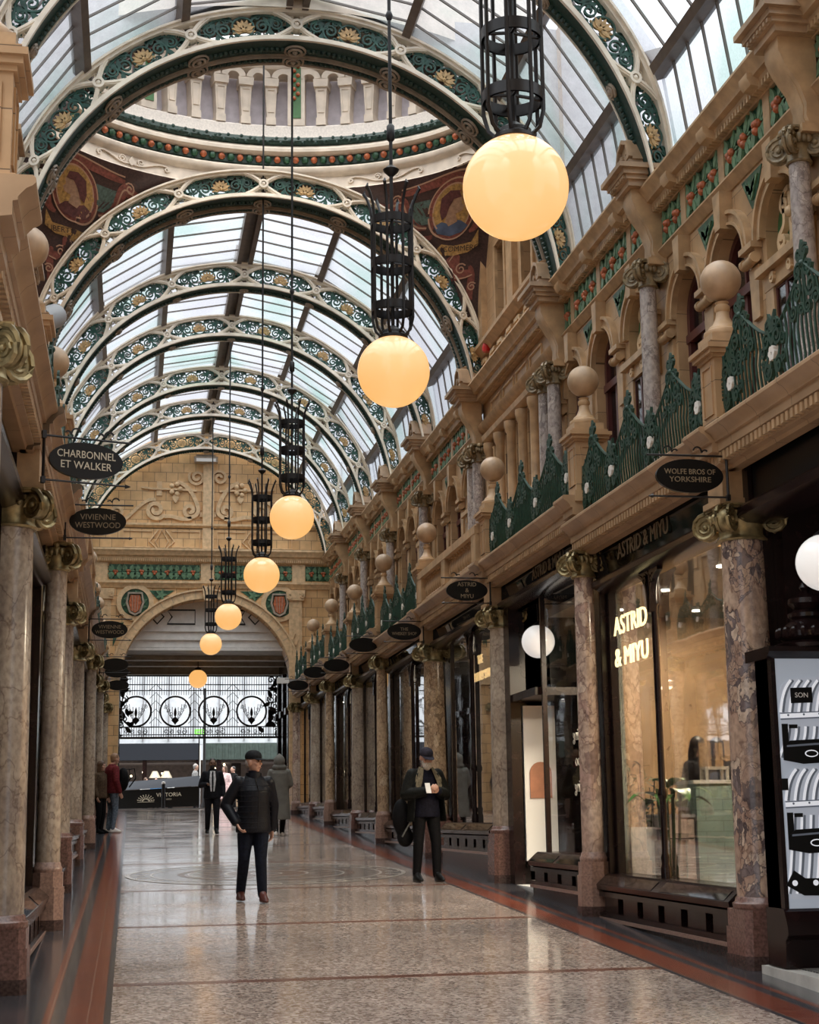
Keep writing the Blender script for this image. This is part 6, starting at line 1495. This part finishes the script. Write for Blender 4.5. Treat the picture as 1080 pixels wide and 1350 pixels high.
def hand(mb, w, d, curl, side, s=1.0):
    """palm with four unequal bent fingers and a thumb leaving its side; d = direction of the fingers, curl = direction they bend to"""
    w = Vector(w); d = Vector(d).normalized(); c = Vector(curl); c = (c - d * c.dot(d)).normalized(); a = d.cross(c) * side
    palm = w + d * .05 * s
    mb.loft([[tuple(w + d * (q * s) + a * (.026 + .012 * min(1, q / .05)) * s * cos(2 * PI * k / 12) + c * (.015 * s * sin(2 * PI * k / 12))) for k in range(12)] for q in (-.01, .03, .06, .095)])
    for j, L_ in enumerate((.072, .082, .076, .06)):
        b = w + d * .09 * s + a * ((j - 1.5) * .0195 * s); m_ = b + d * L_ * .5 * s + c * .014 * s; e = m_ + d * L_ * .28 * s + c * .034 * s
        mb.tube([tuple(b - d * .015 * s), tuple(b), tuple(m_), tuple(e)], [.0098 * s, .0098 * s, .009 * s, .007 * s], 8); mb.sphere(tuple(e), .0072 * s, 8, 6)
    b = w + d * .03 * s - a * .032 * s; m_ = b + d * .03 * s - a * .022 * s + c * .014 * s; e = m_ + d * .03 * s + c * .014 * s
    mb.tube([tuple(b + a * .012 * s), tuple(b), tuple(m_), tuple(e)], [.013 * s, .0125 * s, .0105 * s, .008 * s], 8); mb.sphere(tuple(e), .008 * s, 8, 6)
def head(t, body, hc, yaw, tilt, skin, vox, hair=None, beard=None, cap=None, hood=None, long_hair=None, s=1.0):
    """head built in its own frame (face toward -y) then turned"""
    Rm = Matrix.Translation(Vector(hc)) @ Matrix.Rotation(yaw, 4, 'Z') @ Matrix.Rotation(tilt, 4, 'X')
    tr = lambda p: tuple(Rm @ Vector(p))
    h = MB(); h.sphere((0, .012, .03), .098 * s, 20, 14, sc=(.80, .98, 1.05)); h.sphere((0, -.015, -.035), .07 * s, 16, 12, sc=(.86, .98, 1.15)); h.sphere((0, -.055, -.092), .026, 12, 8, sc=(1.1, .8, .8))
    h.loft([[(w_ * x, y, z) for x in (-1, 1)] + [(w_ * .6, y + .03, z), (-w_ * .6, y + .03, z)] for w_, y, z in ((.008, -.088, .028), (.013, -.104, -.002), (.018, -.112, -.018), (.012, -.085, -.030))])
    h.sphere((0, -.078, .042), .05, 12, 8, sc=(1.15, .35, .22)); h.sphere((.045, -.062, -.012), .024, 10, 8); h.sphere((-.045, -.062, -.012), .024, 10, 8)
    for e in (-1, 1): h.sphere((e * .081, .012, .0), .03, 10, 8, sc=(.35, .7, 1.05))
    h.sphere((0, -.082, -.055), .022, 10, 6, sc=(1.3, .5, .5))
    body.add([tr(p) for p in h.v], h.f)
    e_ = MB()
    for e in (-1, 1): e_.sphere(tr((e * .032, -.081, .018)), .0115, 8, 6)
    obj('eyes', e_, EYE, t)
    if not beard: l = MB(); l.tube([tr((x, -.094 + abs(x) * .35, -.054)) for x in (-.022, -.01, 0, .01, .022)], [.003, .006, .0065, .006, .003], 6); obj('mouth', l, LIP, t)
    def shell(name, mat, parts, it=3):
        m = MB()
        for p in parts: q = MB(); q.sphere(*p[:2], 16, 12, sc=p[2]); m.add([tr(x) for x in q.v], q.f)
        return solid(m, name, mat, t, max(.009, vox), it)
    if hair and cap: shell('hair', hair, [((0, .065, -.005), .068, (1.05, .7, .9))])
    elif hair: shell('hair', hair, [((0, .026, .045), .100 * s, (.86, 1.0, 1.02)), ((0, .058, -.005), .078, (.95, .6, 1.1))])
    if long_hair: shell('hair', long_hair, [((0, .022, .042), .108 * s, (.9, 1.0, 1.02)), ((0, .06, -.08), .1, (1.0, .55, 1.5)), ((.075, .0, -.07), .05, (.5, .8, 2.2)), ((-.075, .0, -.07), .05, (.5, .8, 2.2))])
    if beard: shell('beard', beard, [((0, -.058, -.085), .058, (1.05, .75, 1.15)), ((.05, -.02, -.05), .038, (.5, .9, 1.2)), ((-.05, -.02, -.05), .038, (.5, .9, 1.2)), ((0, -.085, -.042), .03, (1.3, .5, .4))])
    if cap:
        m = MB(); q = MB(); q.lathe([(.086, .040), (.092, .062), (.090, .088), (.080, .115), (.060, .136), (.032, .148), (.003, .152)], (0, .012, 0), 22, sy=1.16); m.add([tr(x) for x in q.v], q.f); obj('cap', m, cap, t)
        m = MB(); q = MB(); pts = [(.088 * cos(rad(200 + 140 * k / 12)), .0 + .1 * sin(rad(200 + 140 * k / 12))) for k in range(13)]; q.loft([[(x * 1.0, y * .95, .052) for x, y in pts], [(x * .86, y * 1.25 - .058, .036) for x, y in pts], [(x * .86, y * 1.25 - .058, .029) for x, y in pts], [(x, y * .95, .045) for x, y in pts]]); m.add([tr(x) for x in q.v], q.f); obj('cap_peak', m, cap, t, 60)
    if hood:
        m = MB(); q = MB(); q.sphere((0, .04, .01), .135, 20, 14, sc=(.95, 1.0, 1.15)); q.sphere((0, .04, -.12), .15, 16, 10, sc=(1.1, .9, .6)); q.sphere((0, .04, .13), .05, 10, 8, sc=(1, 1, 1.2)); m.add([tr(x) for x in q.v], q.f); solid(m, 'hood', hood, t, max(.01, vox), 4)
def person(label, loc, rz, H=1.75, vox=.012, skin=SKIN, top=None, top_mat=None, hem=.80, trousers=None, shoes=None, J=None, look=0, tilt=0, build=1.0, inner=None, open_front=False, skirt=None, hands=(None, None), group=None, **hd):
    """J overrides joints; R is the side at -x, L at +x (the figure faces -y)"""
    t = thing('person', label, 'person', loc, rz, group, (H / 1.75,) * 3)
    j = dict(pel=(0, 0, .95), chest=(0, .0, 1.27), neck=(0, .015, 1.475), head=(0, -.02, 1.625), hipR=(-.09, 0, .93), hipL=(.09, 0, .93), kneeR=(-.10, -.03, .51), kneeL=(.10, -.03, .51), ankR=(-.10, .02, .085), ankL=(.10, .02, .085),
             shR=(-.178, .01, 1.395), shL=(.178, .01, 1.395), elR=(-.25, .03, 1.13), elL=(.25, .03, 1.13), wrR=(-.26, -.06, .89), wrL=(.26, -.06, .89), toeR=None, toeL=None)
    j.update(J or {})
    b = build; body = MB()
    for s_ in 'RL':
        limb(body, [j['hip' + s_], j['knee' + s_], j['ank' + s_]], [.082, .052, .036]); limb(body, [j['sh' + s_], j['el' + s_], j['wr' + s_]], [.05, .038, .026])
        a = j['ank' + s_]; limb(body, [(a[0], a[1], a[2] - .03), (a[0] * 1.1, a[1] - .13, a[2] - .05)], [.034, .03], 10)
    torso(body, [(.86, .12, .10, j['pel'][0], j['pel'][1]), (.98, .145, .105, j['pel'][0], j['pel'][1]), (1.1, .13, .095, j['pel'][0] * .6 + j['chest'][0] * .4, j['chest'][1] * .5), (1.27, .15, .11, j['chest'][0], j['chest'][1]), (1.4, .15, .095, j['neck'][0], j['neck'][1]), (1.46, .09, .07, j['neck'][0], j['neck'][1])])
    hn = j['head']; limb(body, [j['neck'], (hn[0], hn[1] + .02, hn[2] - .06)], [.056, .052])
    head(t, body, hn, look, tilt, skin, vox, **hd)
    for k, s_ in enumerate('RL'):
        e, w = Vector(j['el' + s_]), Vector(j['wr' + s_]); d = (w - e).normalized(); h = hands[k] or {}
        if h is not None: hand(body, tuple(w + d * .01), h.get('d', tuple(d)), h.get('curl', (0, -.6, -.2) if abs(d.z) < .7 else ((1 if s_ == 'R' else -1) * .8, -.3, 0)), 1 if s_ == 'R' else -1, 1.0)
    solid(body, 'body', skin, t, min(vox, .0095) if vox < .011 else vox, 2)
    # legs
    tm = MB()
    for s_ in 'RL':
        a = j['ank' + s_]; limb(tm, [j['hip' + s_], mid(j['hip' + s_], j['knee' + s_], .5), j['knee' + s_], mid(j['knee' + s_], a, .4), (a[0], a[1] + .004, a[2] + .005)], [.108 * b, .09 * b, .072, .066, .056])
    torso(tm, [(.84, .13 * b, .105, j['pel'][0], j['pel'][1]), (.95, .165 * b, .122, j['pel'][0], j['pel'][1]), (1.04, .155 * b, .115, j['pel'][0], j['pel'][1])])
    if trousers: solid(tm, 'trousers', trousers, t, vox, 3)
    for s_ in 'RL':
        a = j['ank' + s_]; m = MB(); tx = a[0] * 1.15; ty = a[1] - .16; lift = max(0, a[2] - .085)
        m.loft([[(cx + rx * cos(2 * PI * k / 14), cy + ry * sin(2 * PI * k / 14), z + lift * .8) for k in range(14)] for z, cx, cy, rx, ry in ((.002, a[0] * 1.08, a[1] - .07, .048, .145), (.03, a[0] * 1.08, a[1] - .07, .052, .15), (.06, a[0] * 1.06, a[1] - .05, .046, .12), (.10, a[0], a[1] - .01, .045, .065), (.135, a[0], a[1] + .005, .042, .05))])
        solid(m, 'shoe', shoes or M['board_black'], t, min(vox, .012), 2)
    if top_mat:
        m = MB(); c, p, n_ = j['chest'], j['pel'], j['neck']; mx = (p[0] + c[0]) / 2
        R_ = [(hem, .205 * b, .155 * b, p[0], p[1]), (hem + .04, .208 * b, .158 * b, p[0], p[1]), (1.0 if hem < 1 else hem + .05, .195 * b, .152 * b, p[0], p[1]), (1.12, .185 * b, .15 * b, mx, (p[1] + c[1]) / 2), (1.28, .192 * b, .148 * b, c[0], c[1]), (1.37, .185 * b, .128 * b, n_[0], n_[1]), (1.425, .15 * b, .11 * b, n_[0], n_[1]), (1.465, .105 * b, .09 * b, n_[0], n_[1]), (1.51, .078, .078, n_[0], n_[1] - .005)]
        if hem < .7: R_[0] = (hem, .235 * b, .19 * b, p[0], p[1]); R_[1] = (hem + .04, .235 * b, .19 * b, p[0], p[1])
        torso(m, R_)
        for s_ in 'RL': limb(m, [mid(j['sh' + s_], (0, j['sh' + s_][1], 1.40), .12), j['sh' + s_], mid(j['sh' + s_], j['el' + s_]), j['el' + s_], mid(j['el' + s_], j['wr' + s_], .94)], [.07 * b, .075 * b, .074 * b, .068 * b, .056])
        solid(m, top or 'jacket', top_mat, t, vox, 3)
    return t, j
BLK = cloth('black_quilted_nylon', (.006, .0068, .011), .42, .2, 60); BLK.node_tree.nodes['Principled BSDF'].inputs['Specular IOR Level'].default_value = .2; JEAN = cloth('dark_indigo_denim', (.006, .008, .016)); WAX = cloth('dark_olive_waxed_cotton', (.009, .0095, .008), .6); NAVY = cloth('navy_knit', (.007, .007, .014)); BTRS = cloth('black_trouser_cloth', (.005, .005, .006))
SUIT = cloth('charcoal_suiting', (.010, .0105, .014)); SHIRT = cloth('white_shirt', (.62, .62, .64)); GREYC = cloth('grey_wool_coat', (.155, .15, .135), .9, .08, 8); MAROON = cloth('maroon_fleece', (.12, .018, .022)); BLUEJ = cloth('washed_blue_denim', (.13, .17, .22)); BROWN = cloth('brown_jacket', (.07, .045, .028)); OLIVE = cloth('olive_lining', (.17, .14, .09))
WHITEH = simple('white_beard', (.55, .50, .45), .8, var=.2, scale=60); DARKH = simple('dark_hair', (.012, .008, .007), .5, var=.2, scale=60); BROWNH = simple('brown_hair', (.07, .035, .018), .5, var=.2, scale=60); GREYH = simple('grey_hair', (.3, .28, .27), .6, var=.2)
CAPB = cloth('black_cap_wool', (.012, .013, .015)); CAPN = cloth('dark_navy_cap_cloth', (.03, .028, .04)); BROWNSHOE = simple('oxblood_leather', (.075, .022, .018), .35, var=.2)
def gz(y): return fz(y) + .002
# man in the quilted jacket walking toward the camera
t, j = person('man in black cap and black quilted jacket walking toward the camera', (1.45, 18.95, gz(18.95)), rad(6), 1.75, .0105, SKIN, 'jacket', BLK, .80, JEAN, BROWNSHOE,
     dict(kneeR=(-.115, -.02, .51), ankR=(-.115, .20, .10), kneeL=(.075, -.08, .50), ankL=(.085, -.14, .085), elR=(-.325, .06, 1.13), wrR=(-.22, -.07, .92), elL=(.26, .10, 1.12), wrL=(.25, .12, .85), chest=(0, -.01, 1.27)), look=rad(50), tilt=rad(2), build=1.03, cap=CAPB, hair=GREYH)
mb = MB()
for z in [.86 + .062 * k for k in range(9)]:
    r1, r2 = .207 + .004 * sin(z * 9), .159; mb.tube([(r1 * cos(a) * (1 if z < 1.3 else .97), r2 * sin(a) - .005, z) for a in [2 * PI * q / 28 for q in range(28)]], .0045, 4, closed=True)
obj('quilt_seams', mb, BLK, t); mb = MB(); mb.tube([(.02, -.158, .82), (.035, -.16, 1.1), (.03, -.155, 1.3), (.0, -.11, 1.44)], .006, 5); obj('zip', mb, M['iron'], t)
mb = MB(); mb.lathe([(.092, 1.42), (.098, 1.47), (.095, 1.505), (.085, 1.505), (.08, 1.44)], (0, .005, 0), 20, sy=1.05, capped=False); obj('collar', mb, BLK, t)
mb = MB(); mb.lathe([(.07, 1.47), (.066, 1.53), (.06, 1.53)], (0, -.005, 0), 16, capped=False); obj('jumper_neck', mb, NAVY, t)
# bearded man reading his phone
t, j = person('bearded man in dark cap and open jacket standing with a phone in both hands', (4.0, 21.4, gz(21.4)), rad(12), 1.79, .0105, SKIN, 'jumper', NAVY, .84, BTRS, M['board_black'],
     dict(ankR=(-.13, .03, .085), kneeR=(-.12, -.02, .51), ankL=(.13, -.05, .085), kneeL=(.12, -.06, .51), elR=(-.28, .0, 1.14), elL=(.28, .0, 1.14), wrR=(-.085, -.25, 1.175), wrL=(.085, -.25, 1.175), head=(0, -.045, 1.615)), look=0, tilt=rad(18), build=.98, cap=CAPN, beard=WHITEH, hair=GREYH,
     hands=({'d': (.55, -.6, .35), 'curl': (.6, .5, .3)}, {'d': (-.55, -.6, .35), 'curl': (-.6, .5, .3)}))
m = MB()
for s_ in 'RL': limb(m, [mid(j['sh' + s_], (0, .01, 1.41), .2), j['sh' + s_], mid(j['sh' + s_], j['el' + s_]), j['el' + s_], mid(j['el' + s_], j['wr' + s_], .86)], [.085, .096, .092, .086, .07])
for e in (-1, 1): m.loft([[(e * (x0 + .02 * cos(q * PI / 4)), y0 + dy * sin(q * PI / 4), z) for q in range(8)] for z, x0, y0, dy in ((.78, .235, -.02, .15), (1.0, .215, -.02, .15), (1.25, .20, -.01, .14), (1.42, .14, 0, .11))])
m.loft([[(w_ * cos(PI * q / 10), .02 + d_ * sin(PI * q / 10), z) for q in range(11)] + [(w_ * .92 * cos(PI * q / 10), .0 + d_ * .8 * sin(PI * q / 10), z) for q in range(10, -1, -1)] for z, w_, d_ in ((.78, .255, .17), (1.0, .235, .165), (1.25, .22, .155), (1.44, .15, .11), (1.5, .09, .08))])
solid(m, 'open_jacket', WAX, t, .0105, 3)
mb = MB()
for e in (-1, 1): mb.loft([[(e * .15, -.155, z0), (e * .21, -.13, z0), (e * .20, -.12, z0), (e * .15, -.145, z0)] for z0 in (1.15,)] + [[(e * .10, -.15, 1.32), (e * .185, -.115, 1.36), (e * .18, -.10, 1.36), (e * .1, -.14, 1.32)], [(e * .055, -.09, 1.49), (e * .10, -.03, 1.51), (e * .1, -.02, 1.5), (e * .06, -.08, 1.48)]])
obj('jacket_lining', mb, OLIVE, t, 60)
ph = thing('mobile_phone', 'pale mobile phone held by the bearded man', 'phone', (3.975, 21.06, gz(21.4) + 1.245), rad(12)); mb = MB(); mb.box(-.036, .036, -.005, .005, -.075, .075); o = obj('phone_case', mb, M['white'], ph, 0, rot=(rad(-25), 0, 0)); mb = MB(); mb.box(-.032, .032, .005, .0065, -.07, .07); obj('phone_screen', mb, M['board_black'], ph, 0, rot=(rad(-25), 0, 0))
bag = thing('shoulder_bag', "large black shoulder bag hanging at the bearded man's side", 'bag', (3.68, 21.52, gz(21.4) + .5)); m = MB(); m.sphere((0, 0, .36), .17, 18, 12, sc=(.75, .7, 1.5)); m.sphere((.05, 0, .1), .13, 14, 10, sc=(.9, .7, 1.1)); solid(m, 'bag_body', BTRS, bag, .016, 3); mb = MB(); mb.tube([(.0, -.03, .62), (.09, -.03, .8), (.2, .02, .92)], .018, 6); mb.tube([(-.02, -.16, .1), (.1, -.15, .3), (.12, -.14, .5)], .012, 5); obj('bag_strap', mb, cloth('grey_webbing', (.09, .09, .085)), bag)
# man in the suit
t, j = person('man in dark suit, white shirt and tie walking while holding a phone', (1.80, 35.6, gz(35.6)), rad(0), 1.66, .013, SKIN_D, 'jacket', SUIT, .82, SUIT, M['board_black'],
     dict(ankR=(-.10, .14, .10), kneeR=(-.10, -.02, .51), ankL=(.10, -.12, .085), kneeL=(.10, -.08, .51), elR=(-.27, .02, 1.13), wrR=(-.14, -.22, 1.14), elL=(.25, .05, 1.13)), hair=DARKH, beard=DARKH)
mb = MB(); mb.loft([[(-.045, -.150, .98), (.045, -.150, .98), (.043, -.165, .98), (-.043, -.165, .98)], [(-.078, -.148, 1.25), (.078, -.148, 1.25), (.074, -.161, 1.25), (-.074, -.161, 1.25)], [(-.06, -.10, 1.46), (.06, -.10, 1.46), (.05, -.118, 1.46), (-.05, -.118, 1.46)]]); obj('shirt', mb, SHIRT, t, 0)
mb = MB(); mb.loft([[(-.018, -.158, .98), (.018, -.158, .98), (.016, -.17, .98), (-.016, -.17, .98)], [(-.02, -.16, 1.25), (.02, -.16, 1.25), (.018, -.172, 1.25), (-.018, -.172, 1.25)], [(-.018, -.108, 1.45), (.018, -.108, 1.45), (.014, -.125, 1.45), (-.014, -.125, 1.45)]]); obj('tie', mb, BTRS, t, 0)
# hooded figure seen from behind
t, j = person('person in a long grey hooded coat walking away', (3.17, 34.2, gz(34.2)), PI, 1.70, .013, SKIN, 'coat', GREYC, .36, BTRS, M['pale_board'],
     dict(ankR=(-.07, -.1, .085), ankL=(.08, .12, .11), elR=(-.25, -.03, 1.14), wrR=(-.17, -.2, 1.05), elL=(.25, -.02, 1.14), wrL=(.2, -.18, 1.0)), build=1.1, hood=GREYC)
# couple on the left
t, j = person('man in maroon hooded top and blue jeans facing the left shopfronts', (-.42, 37.0, gz(37.0)), rad(118), 1.80, .013, SKIN, 'hoodie', MAROON, .86, BLUEJ, M['white'], dict(head=(0, -.06, 1.61)), tilt=rad(10), build=1.05, hair=simple('cropped_fair_hair', (.25, .14, .08), .6, var=.2))
bp = thing('backpack', 'black backpack worn by the man in maroon', 'backpack', (-.18, 36.92, gz(37) + 1.02), rad(118)); m = MB(); m.sphere((0, .0, .18), .2, 18, 12, sc=(.95, .6, 1.35)); m.sphere((0, .08, .08), .13, 14, 10, sc=(1, .6, .9)); solid(m, 'bag_body', BTRS, bp, .016, 3)
mb = MB(); mb.tube([(-.12, -.08, .4), (-.13, -.22, .42), (-.13, -.26, .2), (-.12, -.1, 0)], .016, 5); mb.tube([(.12, -.08, .4), (.13, -.22, .42), (.13, -.26, .2), (.12, -.1, 0)], .016, 5); obj('bag_strap', mb, BTRS, bp)
person('long haired woman in brown jacket beside the man in maroon', (-.68, 36.75, gz(36.75)), rad(60), 1.62, .013, SKIN, 'jacket', BROWN, .84, BTRS, BTRS, dict(), long_hair=BROWNH)
# people out in the street
SZ = ST + .002
PINK = cloth('pale_pink_cotton', (.62, .45, .45)); WH = cloth('white_cotton', (.7, .69, .68)); BLU = cloth('bright_blue_cotton', (.08, .25, .5))
person('woman in a pale pink dress walking in the street', (3.42, 58.6, ST - .098), rad(-40), 1.70, .016, SKIN, 'dress', PINK, .5, None, BTRS, dict(ankR=(-.1, .12, .1)), long_hair=BROWNH)
person('dark clothed pedestrian behind the woman in pink', (3.78, 59.4, ST - .098), rad(-60), 1.70, .016, SKIN, 'coat', BTRS, .7, BTRS, BTRS, dict(), hair=DARKH)
person('grey haired pedestrian behind the barrier by the post', (2.28, 57.0, ST + .002), rad(90), 1.62, .016, SKIN, 'jacket', cloth('mid_grey_jacket', (.2, .2, .2)), .8, BTRS, BTRS, dict(), hair=GREYH)
for k, (x, m_, lab) in enumerate(((.55, WH, 'person in white behind the barrier, leftmost of the group'), (.95, BLU, 'person in blue behind the barrier'), (1.50, WH, 'person in white behind the barrier, right of the one in blue'))):
    person(lab, (x, 60.5 + .3 * k, ST - .098), rad(40 - 50 * k), 1.34, .018, SKIN, 'shirt', m_, .84, BTRS, BTRS, dict(), long_hair=BROWNH if k == 0 else None, hair=None if k == 0 else DARKH)
# two customers behind the counter
for k, (x, y, lab) in enumerate(((6.62, 17.8, 'dark haired woman behind the teal counter, nearer the window mullion'), (6.98, 18.1, 'dark haired woman behind the teal counter, nearer the round column'))):
    person(lab, (x, y, .952), rad(35 - 40 * k), 1.62, .016, SKIN, 'jacket', BTRS, .84, BTRS, BTRS, dict(), tilt=rad(12), long_hair=DARKH)
# ============================================================ daylight and camera
w = bpy.data.worlds.new('overcast_sky'); S.world = w; w.use_nodes = True; nt = w.node_tree
bg = nt.nodes['Background']; tc = N(nt, 'ShaderNodeTexCoord'); sp = N(nt, 'ShaderNodeSeparateXYZ'); nt.links.new(tc.outputs['Generated'], sp.inputs[0])
nt.links.new(ramp(nt, sp.outputs['Z'], [(0, (.60, .63, .67)), (.34, (.66, .69, .74)), (.56, (2.0, 2.0, 2.0)), (1, (6.6, 6.5, 6.3))]), bg.inputs['Color']); bg.inputs['Strength'].default_value = 1.0
back = struct(link('wall_back', None)); mb = MB(); mb.box(-2.5, 6.6, -1.2, -1.0, -.5, 13.5); mb.box(-2.5, 6.6, -1.0, 3.9, 12.9, 13.1); mb.box(-2.5, 6.6, 3.8, 3.9, 9.5, 12.9) if False else None; obj('wall_face', mb, M['stone_end'], back, 0)  # unseen end wall and solid roof slab, added to hold back sky light
cam = bpy.data.cameras.new('camera'); co = bpy.data.objects.new('camera', cam); COL.objects.link(co); S.camera = co
cam.sensor_fit = 'HORIZONTAL'; cam.sensor_width = 36; cam.lens = 36 * 2050 / 1080; cam.clip_start = .05; cam.clip_end = 300
yaw, pitch, roll = .1773, .1935, -.0144
fw = Vector((sin(yaw) * cos(pitch), cos(yaw) * cos(pitch), sin(pitch))); r = Vector((cos(yaw), -sin(yaw), 0)); u = r.cross(fw)
r2 = r * cos(roll) + u * sin(roll); u2 = -r * sin(roll) + u * cos(roll)
co.matrix_world = Matrix(((r2.x, u2.x, -fw.x, 0), (r2.y, u2.y, -fw.y, 0), (r2.z, u2.z, -fw.z, 1.70), (0, 0, 0, 1)))
S.view_settings.view_transform = 'Standard'; S.view_settings.look = 'None'; S.view_settings.gamma = 1; S.view_settings.use_curve_mapping = False; S.view_settings.exposure = .55
cy = S.cycles; cy.use_denoising = True; cy.max_bounces = 10; cy.diffuse_bounces = 5; cy.glossy_bounces = 5; cy.transparent_max_bounces = 16; cy.transmission_bounces = 6; cy.sample_clamp_indirect = 6; cy.caustics_reflective = False; cy.caustics_refractive = False; cy.blur_glossy = .5
